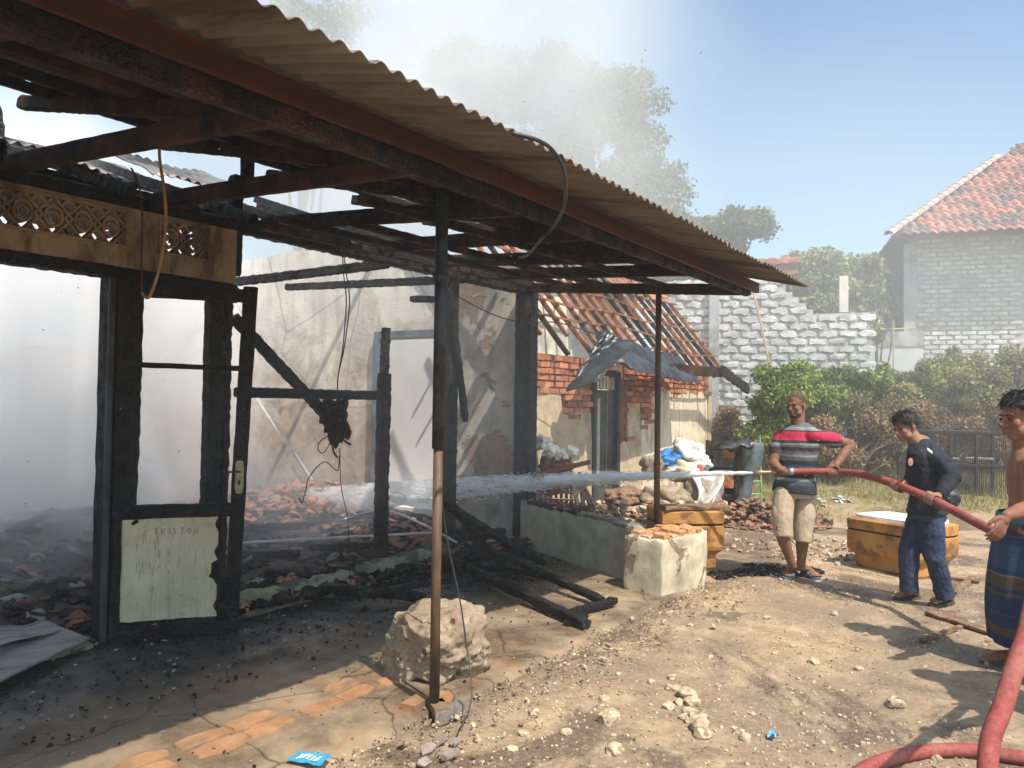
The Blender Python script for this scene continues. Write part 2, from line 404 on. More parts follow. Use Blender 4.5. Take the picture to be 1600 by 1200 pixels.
def vent_mesh():
    mb = MB(); w, h = 0.0825, 0.103; D = 0.075
    def rib(pts, th=0.011, closed=False):
        pts = [V((a, 0, c)) for a, c in pts]; n = len(pts)
        L, Rr = [], []
        for i, p in enumerate(pts):
            a = pts[(i - 1) % n] if closed or i else pts[i]; b_ = pts[(i + 1) % n] if closed or i < n - 1 else pts[i]
            d = (b_ - a).normalized(); nn = V((-d.z, 0, d.x))
            L.append(p + nn * th / 2); Rr.append(p - nn * th / 2)
        vs = []
        for i in range(n):
            vs += [L[i] + V((0, -D / 2, 0)), Rr[i] + V((0, -D / 2, 0)), Rr[i] + V((0, D / 2, 0)), L[i] + V((0, D / 2, 0))]
        fs = []
        for i in range(n if closed else n - 1):
            k = (i + 1) % n
            for q in range(4): fs.append((i * 4 + q, i * 4 + (q + 1) % 4, k * 4 + (q + 1) % 4, k * 4 + q))
        mb.add(vs, fs)
    rib([(0.047 * math.cos(2 * math.pi * k / 20), 0.058 * math.sin(2 * math.pi * k / 20)) for k in range(20)], 0.013, True)
    for s in (-1, 1):
        rib([(s * 0.047, 0), (s * 0.026, 0.010), (s * 0.004, 0.026)], 0.010); rib([(s * 0.026, 0.008), (s * 0.026, -0.02)], 0.009)
        rib([(s * w, 0.026), (s * 0.062, 0), (s * w, -0.026)], 0.012)
        for q in (-1, 1):
            rib([(s * w, q * 0.026), (s * 0.060, q * 0.046), (s * 0.036, q * 0.074), (s * 0.010, q * h)], 0.012)
            rib([(s * w, q * h), (s * 0.060, q * 0.094), (s * 0.042, q * 0.066)], 0.012)
    return mb.mesh('vent_block', MT['cream_dirty'])
vm = vent_mesh()
for (xa, xb) in vents:
    n = round((xb - xa) / 0.1675)
    for i in range(n):
        inst('vent_block', vm, TRS((xa + (i + .5) * (xb - xa) / n, 4.85, 2.556), sc=((xb - xa) / n / 0.165, 1, 1.0)), H)
rnd = random.Random(11)
CH, CB = MT['char'], MT['char_brown']
def cbeam(name, p, q, w_, h_, seg=14, jit=0.006, mat=None, parent=H, ends=.3, up=V((0, 0, 1)), rr=rnd):
    if jit > .002: seg = max(seg, int((V(q) - V(p)).length / .032)); jit *= .55
    return MB().beam(p, q, w_, h_, seg, jit, up, rr, ends).build(name, mat or CH, parent)
cbeam('head_beam', (-1, 4.85, 2.28), (2.45, 4.85, 2.285), .13, .075, 40, .009)
cbeam('head_beam', (2.45, 4.85, 2.255), (3.34, 4.85, 2.25), .13, .125, 14, .007)
cbeam('wall_plate', (-1, 4.85, 2.745), (6.95, 4.87, 2.735), .12, .085, 80, .010)
jb = MB().beam((2.455, 4.85, 0), (2.455, 4.85, 2.30), .085, .13, 24, .004, V((0, 1, 0)), rnd).build('door_jamb', MT['char'], H)
jb2 = MB().beam((2.425, 4.775, 0), (2.425, 4.775, 2.24), .04, .025, 10, .001, V((0, 1, 0)), rnd).build('jamb_trim', MT['steel_blue'], H)
cbeam('door_jamb', (3.168, 4.85, 0), (3.168, 4.85, 2.3), .10, .11, 40, .006, CH, up=V((0, 1, 0)))
cbeam('door_jamb', (3.262, 4.85, 0), (3.268, 4.85, 2.74), .055, .08, 30, .012, CB, up=V((0, 1, 0)))
cbeam('window_rail', (3.36, 4.87, 1.565), (4.80, 4.87, 1.565), .09, .075, 22, .006)
p600 = ony(599, 600, 4.9)
cbeam('window_post', (p600.x, 4.9, 0), (p600.x + .01, 4.9, 1.75), .10, .10, 26, .012, CB, up=V((0, 1, 0)))
cbeam('window_post', (p600.x + .005, 4.9, 1.66), (p600.x + .02, 4.9, 2.14), .062, .07, 14, .012, CH, up=V((0, 1, 0)))
p695 = ony(703, 600, 4.9)
cbeam('window_post', (p695.x, 4.9, 0), (p695.x, 4.9, 2.72), .13, .12, 34, .008, up=V((0, 1, 0)))
cbeam('corner_column', (6.90, 4.83, 0), (6.90, 4.83, 2.76), .20, .20, 34, .006, up=V((0, 1, 0)))
cbeam('burned_brace', ony(366, 497, 4.95), ony(522, 662, 4.95), .07, .075, 22, .010)
cbeam('burned_stub', ony(645, 467, 4.85), ony(690, 468, 4.85), .07, .06, 5, .006)
cbeam('burned_brace', ony(702, 452, 4.80), ony(727, 655, 4.80), .055, .06, 14, .009)
cbeam('burned_stub', ony(703, 532, 4.8), ony(712, 534, 4.8), .03, .03, 4, .003)
cbeam('burned_stub', ony(695, 706, 4.6), ony(714, 705, 4.6), .05, .05, 5, .008)
mb = MB().tube([ony(594, 620, 4.85), ony(592, 626, 4.85)], .01); 

# door leaf, swung outwards, its upper panes gone
hin = V((2.455, 4.76, 0)); phi = R(70)
du = (RT * math.sin(phi) + FW * math.cos(phi)).normalized(); dn = du.cross(UP)
def dl(u, z, n=0.0): return hin + du * u + UP * z + dn * n
D = empty('door', hin); D.parent = H; D.matrix_parent_inverse = world_of(H).inverted()
def dbeam(name, a, b_, w_, h_, seg=10, jit=.003, mat=CH, up=None):
    return MB().beam(a, b_, w_, h_, seg, jit, up or dn, rnd).build(name, mat, D)
dbeam('stile', dl(.028, .02), dl(.03, 2.22), .055, .042, 40, .003)
dbeam('burned_stile', dl(.092, .86), dl(.100, 2.20), .085, .036, 30, .005)
dbeam('stile', dl(.688, .0), dl(.765, 2.235), .088, .045, 26, .0025)
dbeam('rail', dl(.11, 2.175), dl(.74, 2.175), .085, .04, 12, .005)
dbeam('rail', dl(.11, 1.715), dl(.72, 1.71), .032, .035, 10, .002)
dbeam('rail', dl(.05, .815), dl(.70, .815), .085, .042, 12, .003)
dbeam('rail', dl(.05, .085), dl(.67, .085), .13, .042, 12, .004)
def panelmat():
    m, nt, b = newmat('pale_door_board'); p = pos(nt); c = ramp(nt, noi(nt, p, 3, 6, .6), [(.35, (.40, .37, .26)), (.65, (.54, .51, .38))])
    sp = pos(nt, (1, 1, .08)); c = mix(nt, ramp(nt, noi(nt, sp, 22, 6, .7), [(.50, 0.0), (.72, .55)]), c, (.24, .19, .12))
    c = mix(nt, ramp(nt, noi(nt, p, 5, 8, .7, .4), [(.54, 0.0), (.70, .65)]), c, (.28, .22, .12))
    c = mix(nt, ramp(nt, noi(nt, p, 34, 5, .7), [(.60, 0.0), (.68, .6)]), c, (.16, .14, .11))
    nt.links.new(c, b.inputs['Base Color']); b.inputs['Roughness'].default_value = .6; bump(nt, b, noi(nt, sp, 30, 5, .6), .25, .004); return m
MT['door_panel'] = panelmat()
mb = MB(); top, bot = [], []
Z = [.148 + (.775 - .148) * k / 30 for k in range(31)]
rg_ = []
for k, z in enumerate(Z):
    e = .605 + .012 * noise.noise(V((0, 0, z * 14))) - (.035 if .38 < z < .50 else 0) - max(0, .02 * math.sin(z * 37))
    rg_.append([dl(.052, z, -.004), dl(e, z, -.004), dl(e, z, .004), dl(.052, z, .004)])
mb.loft(rg_).build('panel', MT['door_panel'], D)
cbeam('scorched_edge', dl(.612, .15, .002), dl(.622, .60, .002), .022, .022, 22, .008, MT['char_brown'], D, up=dn)
cbeam('scorched_edge', dl(.115, .745, .008), dl(.150, .770, .008), .02, .012, 5, .004, MT['char'], D, up=dn)
MT['brass_old'] = simple('tarnished_lock_plate', (0.16, 0.16, 0.10), (0.30, 0.28, 0.17), 40, 0.5, 0.3, 0.002, 0.5, metal=0.5)
mb = MB(); rings = []
for s in (.024, .030):
    rings.append([dl(.722 + .026 * math.copysign(abs(math.cos(a)) ** .5, math.cos(a)), 1.02 + .105 * math.copysign(abs(math.sin(a)) ** .35, math.sin(a)), s) for a in [2 * math.pi * k / 24 for k in range(24)]])
pl = mb.loft(rings).build('lock_plate', MT['brass_old'], D)
MB().tube([dl(.722, 1.055, .026), dl(.722, 1.055, .052), dl(.65, 1.055, .055), dl(.62, 1.055, .052)], .007).build('handle', MT['steel_blue'], D)
MB().box(dl(.722, .985, .031), (.012, .012, .03), axes(du, dn, UP)).build('keyhole', MT['char'], D)
# the name scrawled on the board
MT['pencil'] = simple('grey_scrawl', (0.10, 0.09, 0.08), (0.16, 0.15, 0.13), 90, 0.9, 0)
letters = {'T': [[(0, 1), (.7, 1.05)], [(.35, 1.02), (.33, 0)]], 'R': [[(0, 0), (.02, 1), (.5, .9), (.45, .55), (.05, .5), (.55, 0)]], 'I': [[(.1, 1), (.12, 0)]],
           'S': [[(.5, .9), (.15, 1), (.05, .7), (.45, .4), (.35, .05), (0, .1)]], 'O': [[(.3, 1), (.02, .6), (.2, .05), (.55, .3), (.5, .8), (.3, 1)]], 'N': [[(0, 0), (.05, 1), (.5, .05), (.6, 1)]]}
mb = MB(); uu = .235
for ch_ in 'TRISTON':
    for st in letters[ch_]:
        mb.tube([dl(uu + a * .033, .672 + c_ * .036, .0052) for a, c_ in st], .0019, 4)
    uu += .042 if ch_ != 'I' else .022
mb.build('scrawled_name', MT['pencil'], D)
rs = random.Random(5); mb = MB()
for k in range(26):
    u_, z_ = rs.uniform(.14, .30) if k < 16 else rs.uniform(.2, .55), rs.uniform(.45, .70) if k < 16 else rs.uniform(.25, .6)
    mb.tube([dl(u_, z_, .0048), dl(u_ + rs.uniform(-.006, .006), z_ - rs.uniform(.02, .07), .0048)], .0010, 4)
mb.build('scratches', MT['pencil'], D)

# front posts of the veranda
MT['pipe'] = simple('rusty_pipe', (0.065, 0.036, 0.024), (0.14, 0.078, 0.048), 22, 0.6, 0.3, 0.003, 0.4, stain=(0.05, 0.035, 0.03), stain_scale=5, stretch=(1, 1, .3))
b1 = onz(678, 1108, .034); b2 = onz(1026, 818, .50)
po = MB().tube([b1, b1 + V((0, 0, 1.25))], .0235, 16).build('veranda_post', MT['pipe'], H, True)
MB().tube([b1 + V((0, 0, 1.25)), b1 + V((.0, .0, 2.50))], .031, 16).build('post_sleeve', MT['steel_blue'], po, True)
MB().tube([b1 + V((0, 0, 2.06)), b1 + V((0, 0, 2.10))], .040, 16).build('clamp', MT['steel_blue'], po, True)
MB().tube([b2, V((b2.x, b2.y, 2.56))], .026, 14).build('veranda_post', MT['pipe'], H, True)
MB().tube([b1 + V((.06, .03, .0)), b1 + V((.055, .05, 2.5))], .010, 8).build('downpipe', MT['char'], H, True)
pb = MB()
for (ox, oy, s, a) in ((-.03, .09, .11, .2), (.09, .01, .11, .5), (.0, -.03, .10, 1.0)):
    q = V((b1.x + ox, b1.y + oy, .05)); pb2 = MB().box(q, (s * 1.3, s * .75, .035), rotz(a)); pb2.build('brick', MT['paver'], terrace)
MT['slab'] = simple('grey_cement_chunk', (0.13, 0.115, 0.10), (0.24, 0.21, 0.18), 20, 0.85, 0.6, 0.006, 0.2)
MB().loft([[V((b1.x - .10, b1.y - .09, .0)), V((b1.x + .12, b1.y - .14, 0)), V((b1.x + .19, b1.y - .06, 0)), V((b1.x - .02, b1.y - .03, 0))],
           [V((b1.x - .09, b1.y - .09, .055)), V((b1.x + .11, b1.y - .13, .06)), V((b1.x + .18, b1.y - .07, .06)), V((b1.x - .02, b1.y - .035, .055))]]).thing('cement_chunk', MT['slab'], 'flat grey cement chunk lying against the foot of the rusty veranda post', 'cement chunk')

# pillar and low wall that close the veranda
A_ = onz(1034, 939); B_ = onz(1106, 915); C_ = onz(997, 927)
pu = (B_ - A_).normalized(); pv = V((-pu.y, pu.x, 0)); pL = (B_ - A_).length; pD = .36
def ruggedbox(o, u, v, L, Dp, hgt, nu, nv, nw, amp, seed, top_amp=0.0, bev=.012):
    mb = MB(); ax = axes(u, v, UP)
    def P(a, b_, c_):
        q = V((a * L, b_ * Dp, c_ * hgt)); s = V((seed, seed * 2, 0))
        e = sum(1 for t_ in (a, b_) if t_ in (0, 1)) + (1 if c_ == 1 else 0)
        if e >= 2:
            q += V(((.5 - a), (.5 - b_), 0)) * bev * 1.2 - V((0, 0, bev if c_ == 1 else 0)) * (1 + 1.5 * noise.noise(q * 12 + s))
        q += V((noise.noise(q * 7 + s), noise.noise(q * 7 + s + V((9, 0, 0))), noise.noise(q * 9 + s + V((0, 9, 0))) * (1 if c_ > 0 else 0))) * amp
        if c_ == 1: q.z += top_amp * noise.noise(q * 16 + s)
        return o + ax @ q
    faces = (lambda a, b_: P(a, 0, b_), lambda a, b_: P(1, a, b_), lambda a, b_: P(1 - a, 1, b_), lambda a, b_: P(0, 1 - a, b_))
    for k, fn in enumerate(faces): mb.grid(fn, nu if k % 2 == 0 else nv, nw)
    mb.grid(lambda a, b_: P(a, b_, 1), nu, nv)
    return mb
def old_plaster(name, c1, c2, under, thr, soot=0.0, sc=2.0, bscale=1.0):
    m, nt, b = newmat(name); p = pos(nt)
    n1 = noi(nt, p, 3 * sc, 8, 0.65); c = ramp(nt, n1, [(0.35, c1), (0.65, c2)])
    pm = noi(nt, p, 1.15 * sc, 9, 0.62, 0.5)
    peel = ramp(nt, pm, [(thr, 0.0), (thr + 0.012, 1.0)])
    edge = ramp(nt, pm, [(thr - 0.02, 0.0), (thr - .004, .6), (thr + .004, 0.0)])
    uc = ramp(nt, noi(nt, p, 9 * sc, 6, 0.7), [(0.35, under), (0.65, tuple(min(1, k * 1.6) for k in under))])
    c = mix(nt, peel, c, uc); c = mix(nt, edge, c, tuple(k * .5 for k in c1))
    if soot:
        s = ramp(nt, noi(nt, p, .9 * sc, 7, 0.62, 0.2), [(0.45, 0.0), (0.72, soot)]); c = mix(nt, s, c, (0.05, 0.045, 0.042))
        sp = pos(nt, (1, 1, .12)); c = mix(nt, ramp(nt, noi(nt, sp, 7 * sc, 6, 0.6), [(0.5, 0.0), (0.75, soot * .7)]), c, (0.13, 0.11, 0.095))
    nt.links.new(c, b.inputs['Base Color']); b.inputs['Roughness'].default_value = .9; b.inputs['Specular IOR Level'].default_value = .2
    h = math_(nt, 'ADD', math_(nt, 'MULTIPLY', peel, -1.6), math_(nt, 'MULTIPLY', noi(nt, p, 30 * sc, 7, .7), .6)); bump(nt, b, h, .8 * bscale, .012)
    return m
MT['pillar'] = old_plaster('cream_washed_plaster', (0.46, 0.40, 0.29), (0.68, 0.62, 0.47), (0.22, 0.165, 0.115), .575, .50, 2.2)
MT['lowwall'] = old_plaster('green_grey_plaster', (0.28, 0.275, 0.215), (0.43, 0.42, 0.335), (0.17, 0.145, 0.11), .64, .40, 1.8)
MT['brick_top'] = simple('broken_orange_brick', (0.42, 0.17, 0.07), (0.66, 0.33, 0.15), 14, 0.9, 0.8, 0.01, 0.2, stain=(0.45, 0.38, 0.27), stain_scale=7)
pil = empty('pillar', A_, 'short cream plastered pillar with broken brick top carrying the far roof pipe', 'pillar')
ruggedbox(A_ - V((0, 0, .05)), pu, pv, pL, pD, .515, 22, 12, 16, .010, 3, .02).build('pillar_body', MT['pillar'], pil, True)
rs = random.Random(8)
for i in range(5):
    for j in range(3):
        c = A_ + pu * (.10 + .135 * i + rs.uniform(-.01, .01)) + pv * (.065 + .115 * j) + UP * (.468 + rs.uniform(-.012, .014))
        MB().beam(c - pu * .056, c + pu * .056, .095, .05, 2, .006, UP, rs, .15).build('brick', MT['brick_top'], pil)
lw = empty('low_wall', (6.6, 3.8, 0), 'low green grey plastered wall between pillar and charred corner column', 'wall')
W1 = V((A_ + pu * .34 + pv * pD)); W0 = V((6.86, 4.72, 0)); wu = (W0 - W1); wl = wu.length; wu.normalize(); wv = V((wu.y, -wu.x, 0))
W1.z = -.04
ruggedbox(W1 + wv * .0, wu, -wv if wv.x < 0 else wv * -1, wl, .13, .54, 50, 4, 14, .006, 9, .035).build('wall_body', MT['lowwall'], lw, True)
rs = random.Random(4)
for i in range(9):
    a = W1 + wu * (.1 + i * (wl - .2) / 9) - wv * .06 + UP * (.535 + rs.uniform(-.005, .01))
    MB().beam(a, a + wu * .19, .14, .035, 4, .008, UP, rs, .2).build('brick', MT['char'] if i > 3 else MT['slab'], lw)

# footing left along the house front
rs = random.Random(21)
MT['footing'] = old_plaster('mossy_footing', (0.20, 0.20, 0.145), (0.35, 0.345, 0.255), (0.08, 0.075, 0.065), .56, .55, 2.5)
for (xa, xb, ya, yb, hh) in ((3.2, 4.35, 4.60, 4.64, .17), (4.45, 5.62, 4.64, 4.70, .21), (5.7, 6.7, 4.72, 4.72, .13), (-1.0, 2.4, 4.72, 4.72, .07)):
    d = V((xb - xa, yb - ya, 0)); L = d.length; d.normalize()
    ruggedbox(V((xa, ya, 0)), d, V((-d.y, d.x, 0)), L, .15, hh, 60, 5, 5, .022, xa, .028, .03).build('footing', MT['footing'], H, True)

# ------------------------------------------------------------------ veranda roof timbers
WR = MT['wood_roof']
def zr(y): return 2.53 + .235 * (y - 1.75)          # underside of the sheets
cbeam('fascia_board', (-1.5, 2.30, 2.615), (3.02, 2.30, 2.61), .03, .082, 10, 0, MT['fascia'], ends=0)
cbeam('fascia_board', (3.03, 2.302, 2.61), (6.80, 2.302, 2.55), .03, .085, 10, 0, MT['fascia'], ends=0)
cbeam('eave_beam', (-1.5, 2.40, 2.575), (6.80, 2.40, 2.53), .05, .085, 60, .002, MT['char_brown'], ends=0)
cbeam('end_beam', (6.78, 2.36, 2.54), (6.83, 4.80, 2.75), .05, .10, 20, .004, WR)
for i, x in enumerate((-.75, .1, .98, 1.87, 2.70, 3.55, 4.40, 5.25, 6.05)):
    zt = 2.60 if i % 2 else 2.62
    cbeam('tie_beam', (x, 2.46, zt), (x + rnd.uniform(-.03, .03), 4.86, 2.80 - rnd.uniform(0, .03)), .055, .10, 24, .0016, MT['wood_roof'] if x < 3 else MT['char_brown'])
    cbeam('rafter', (x + .07, 2.42, zr(2.42) - .085), (x + .07, 4.9, zr(4.9) - .085), .05, .08, 20, .004, WR if x < 3 else CB)
    if i in (2, 4, 6): cbeam('king_post', (x + .04, 3.9, 2.78), (x + .04, 3.9, zr(3.9) - .1), .06, .07, 5, .004, CB)
for y, mt_, xe in ((2.85, MT['wood_orange'], 3.6), (3.45, WR, 6.8), (4.0, CB, 6.8), (4.5, CH, 6.8)):
    cbeam('purlin', (-1.2, y, zr(y) - .035), (xe, y, zr(y) - .04), .045, .055, 46, .003, mt_)
    if xe < 6: cbeam('purlin', (xe, y, zr(y) - .035), (6.8, y, zr(y) - .04), .045, .055, 30, .003, WR)
for y, z, a, b_ in ((3.15, 2.60, 2.9, 6.8), (3.75, 2.64, 3.4, 6.85), (4.2, 2.68, 3.2, 6.85), (4.55, 2.70, 3.3, 6.85)):
    cbeam('ceiling_batten', (a, y, z), (b_, y, z + .03), .04, .05, 40, .004, CB)
# corrugated sheets
def sheet(x0, x1, y1, seed, wl_=.08, amp=.0105):
    mb = MB(); n = int(round((x1 - x0) / wl_ * 8)); rs = random.Random(seed); dz = rs.uniform(0, .007); dy = rs.uniform(-.016, .016)
    ny = 10
    def P(u, v):
        x = x0 + (x1 - x0) * u; ya = 1.735 + dy + .026 * x + .006 * noise.noise(V((x * 30, seed, 0))); y = ya + (y1 + (.10 * noise.noise(V((x * 5, seed, 1)))) - ya) * v
        return V((x, y, zr(y) + .018 + amp * math.sin(2 * math.pi * (x + 1.5) / wl_) + dz + .012 * noise.noise(V((x * 1.2, y * 1.2, 0))) + (-.010 * (x - 3.4) if x > 3.4 else 0)))
    mb.grid(P, n, ny)
    return mb
x = -1.5; k = 0
while x < 6.8:
    x1 = min(x + .80, 6.90)
    o = sheet(x - .02, x1 + .04, (4.95 + random.Random(k).uniform(-.35, .25)) if x < 3.6 else (4.25 + random.Random(k).uniform(-.45, .45)), k).build('roof_sheet', MT['sheet'], H, True)
    o.location.z += .003 * (k % 2)
    solidify(o, .003, 1); x = x1; k += 1

# ------------------------------------------------------------------ burned rafters over the rooms
rs = random.Random(31)
def zz(y): return 2.78 + .36 * (y - 4.85)
for x in (-.3, .7, 1.6, 2.45, 3.3, 4.15, 5.0, 5.85, 6.7):
    ye = rs.uniform(6.0, 8.2)
    cbeam('rafter', (x, 4.6, zz(4.6) + .05), (x + rs.uniform(-.15, .15), ye, zz(ye)), .05, .085, 26, .008, CH, rr=rs)
for y, a, b_ in ((5.25, -1, 6.9), (5.75, .4, 5.4), (6.3, -1, 4.4), (6.9, .6, 6.9), (7.6, 1.2, 4.0)):
    cbeam('roof_batten', (a, y, zz(y) - .05), (b_, y + rs.uniform(-.1, .1), zz(y) - .05 + rs.uniform(-.1, .1)), .045, .075, 46, .008, CH, rr=rs)
cbeam('king_post', (2.5, 5.6, 2.55), (2.5, 5.6, 3.2), .08, .08, 10, .008, CB)
cbeam('king_post', (3.42, 5.0, 2.4), (3.42, 5.0, 3.15), .09, .09, 12, .008, CH)
cbeam('burned_stub', (1.9, 5.0, 2.7), (1.95, 5.3, 3.25), .07, .07, 10, .01, CH)
cbeam('ceiling_joist', (4.9, 4.9, 2.72), (4.4, 7.2, 2.62), .06, .08, 20, .009, CH)
cbeam('ceiling_joist', (5.9, 4.9, 2.72), (5.9, 7.6, 2.85), .06, .08, 20, .009, CH)
MT['old_metal'] = simple('smoke_greyed_sheet', (0.10, 0.10, 0.10), (0.26, 0.25, 0.24), 4, 0.55, 0.2, 0.003, 0.5, metal=.4, stain=(0.06, .05, .045))
def loosesheet(c, u, v, nm='loose_roof_sheet', amp=.012, mat='old_metal', parent=H):
    c, u, v = V(c), V(u), V(v); n_ = u.cross(v).normalized()
    mb = MB(); wlen = u.length; k = int(wlen / .08 * 6)
    mb.grid(lambda a, b_: c + u * a + v * b_ + n_ * (amp * math.sin(2 * math.pi * a * wlen / .08) + .05 * noise.noise(V((a * 2, b_ * 2, c.x)))), max(k, 8), 6)
    o = mb.build(nm, MT[mat], parent, True); solidify(o, .002); return o
loosesheet((1.7, 4.95, 2.98), (1.0, .1, -.05), (.1, .9, .28)); loosesheet((2.9, 5.2, 3.05), (.8, 0, .05), (0, .7, .3)); loosesheet((.3, 4.9, 2.95), (.9, .0, .1), (0, .7, .12))


# ------------------------------------------------------------------ room walls
def holewall(name, x, y0, y1, ztop, th, mat, parent, holes=(), step=.08, seed=0):
    """a wall in the plane x=const with a ragged top; holes are (ya, yb, za, zb)"""
    mb = MB(); ys = sorted(set([round(y0 + (y1 - y0) * i / max(1, round((y1 - y0) / step)), 4) for i in range(round((y1 - y0) / step) + 1)] + [h for q in holes for h in q[:2]]))
    def top(y): return ztop(y)
    for a, b_ in zip(ys[:-1], ys[1:]):
        m_ = (a + b_) / 2; spans = [(0, None)]
        for (ya, yb, za, zb) in holes:
            if ya - 1e-6 <= m_ <= yb + 1e-6: spans = [(0, za)] if za > 0 else []; spans.append((zb, None))
        for (s0, s1) in spans:
            ta, tb = (top(a), top(b_)) if s1 is None else (s1, s1)
            mb.add([(x, a, s0), (x, b_, s0), (x, b_, tb), (x, a, ta), (x + th, a, s0), (x + th, b_, s0), (x + th, b_, tb), (x + th, a, ta)],
                   [(0, 3, 2, 1), (4, 5, 6, 7), (3, 7, 6, 2)] + ([(0, 1, 5, 4)] if s0 > 0 else []))
    for (ya, yb, za, zb) in holes:
        mb.add([(x, ya, za), (x, ya, zb), (x + th, ya, zb), (x + th, ya, za)], [(0, 1, 2, 3)]); mb.add([(x, yb, za), (x, yb, zb), (x + th, yb, zb), (x + th, yb, za)], [(3, 2, 1, 0)])
    return mb.build(name, mat, parent)
MT['inner_wall'] = old_plaster('smoked_white_plaster', (0.62, 0.58, 0.53), (0.82, 0.79, 0.73), (0.40, 0.30, 0.24), .72, .42, .75, .6)
MT['peel_wall'] = old_plaster('peeling_gable_plaster', (0.34, 0.31, 0.27), (0.54, 0.50, 0.43), (0.24, 0.17, 0.13), .545, .5, 1.5)
def inner_wall():
    m, nt, b = newmat('smoked_cream_plaster'); p = pos(nt); sx = N(nt, 'ShaderNodeSeparateXYZ'); nt.links.new(p, sx.inputs[0])
    n1 = noi(nt, p, 1.6, 9, .65, .3); c = ramp(nt, n1, [(.35, (.58, .53, .46)), (.62, (.84, .80, .71))])
    low = math_(nt, 'ADD', math_(nt, 'MULTIPLY', math_(nt, 'SUBTRACT', 2.6, sx.outputs[2]), .75), math_(nt, 'MULTIPLY', math_(nt, 'SUBTRACT', noi(nt, p, 1.5, 9, .68, .6), .5), 4.2), True)
    st = ramp(nt, noi(nt, p, 4.5, 9, .72, .5), [(.35, (.20, .145, .11)), (.5, (.36, .275, .215)), (.68, (.56, .475, .40))]); c = mix(nt, math_(nt, 'MULTIPLY', low, .95), c, st)
    blot = ramp(nt, noi(nt, p, 2.6, 7, .6, .4), [(.60, 0.0), (.635, .8)]); c = mix(nt, math_(nt, 'MULTIPLY', blot, low), c, (.20, .165, .15))
    sp = pos(nt, (1, 1, .10)); c = mix(nt, ramp(nt, noi(nt, sp, 6, 7, .65), [(.48, 0.0), (.72, .55)]), c, (.30, .28, .26))
    c = mix(nt, ramp(nt, noi(nt, p, .7, 5, .6), [(.50, 0.0), (.66, .5)]), c, (.40, .38, .36))
    vo = N(nt, 'ShaderNodeTexVoronoi', feature='DISTANCE_TO_EDGE'); vo.inputs['Scale'].default_value = .8; nt.links.new(mix(nt, .12, p, N(nt, 'ShaderNodeTexNoise').outputs['Color']), vo.inputs['Vector'])
    c = mix(nt, math_(nt, 'MULTIPLY', ramp(nt, vo.outputs[0], [(0.0, 1.0), (.010, 0.0)]), .5), c, (.15, .13, .12))
    nt.links.new(c, b.inputs['Base Color']); b.inputs['Roughness'].default_value = .92; b.inputs['Specular IOR Level'].default_value = .15
    bump(nt, b, math_(nt, 'ADD', noi(nt, p, 24, 8, .7), math_(nt, 'MULTIPLY', low, -.5)), .6, .01); return m
MT['inner_wall'] = inner_wall()
WO = V((6.97, 4.93, 0)); wa_ = R(6.8); WD = V((-math.sin(wa_), math.cos(wa_), 0)); WN_ = V((-math.cos(wa_), -math.sin(wa_), 0))
def onw(px, py):
    d = ray(px, py); return EYE + d * ((WO - EYE).dot(WN_) / d.dot(WN_))
def sw(px): return (onw(px, 600) - WO).dot(WD)
WM = Matrix.Translation(WO) @ Matrix.Rotation(wa_, 4, 'Z')
def turned(o): o.matrix_basis = WM; return o
d0, d1, ysp = sw(690), sw(597), sw(706)
zt = lambda y: 3.34 + .10 * noise.noise(V((0, y * 1.1, 0))) + .04 * noise.noise(V((0, y * 7, 0))) + (.12 if y > 1.9 else 0) - (.0 if y > 1.1 else .20)
turned(holewall('cross_wall', 0, ysp, 6.5, zt, .13, MT['inner_wall'], H, holes=((d0, d1, 0, 2.27),)))
turned(holewall('cross_wall', 0, 0, ysp, zt, .13, MT['peel_wall'], H))
BG = MT['bluegrey']; zb_ = 2.27
turned(MB().box((.01, d1 + .045, zb_ / 2), (.17, .09, zb_)).build('doorway_frame', BG, H))
turned(MB().box((.01, d0 - .03, zb_ / 2), (.17, .06, zb_)).build('doorway_frame', BG, H))
turned(MB().box((.01, (d0 + d1) / 2, zb_ + .045), (.172, d1 - d0 + .15, .085)).build('doorway_frame', BG, H))
MT['far_room'] = simple('pale_room_wall', (0.64, 0.65, 0.66), (0.76, 0.76, 0.77), 1.2, 0.9, 0.1, 0.004, 0.2)
turned(holewall('room_wall', 1.3, 1.0, 6.5, lambda y: 2.75, .12, MT['far_room'], H))
turned(MB().box((.72, 3.0, .22), (1.15, 5.5, .08)).build('room_floor', MT['far_room'], H))
MT['pink_wall'] = old_plaster('smoked_pink_wall', (0.42, 0.37, 0.34), (0.60, 0.54, 0.50), (0.40, 0.20, 0.13), .54, .5, .9)
mb = MB().grid(lambda u, v: V((-3 + 9.9 * u, 11.4, v * (2.2 + .3 * noise.noise(V((u * 9, 0, 0)))))), 40, 8); o = mb.build('rear_wall', MT['pink_wall'], H); solidify(o, .12)
# fallen tile slope at the rear of the rooms
MT['tile_dirty'] = simple('sooty_terracotta', (0.20, 0.09, 0.06), (0.44, 0.20, 0.13), 6, 0.85, 0.4, 0.006, 0.2, stain=(0.10, 0.08, 0.075), stain_scale=3, rnd=.25)

# what is left of the room ceiling behind the vents
rs = random.Random(90)
for i in range(30):
    x = -1 + i * .142
    if x > 3.1: break
    MB().box((x + .07, 5.0 + rs.uniform(.35, .5), 2.715 + rs.uniform(-.01, .01)), (.135, rs.uniform(.7, 1.0), .012)).build('ceiling_board', CH, H)
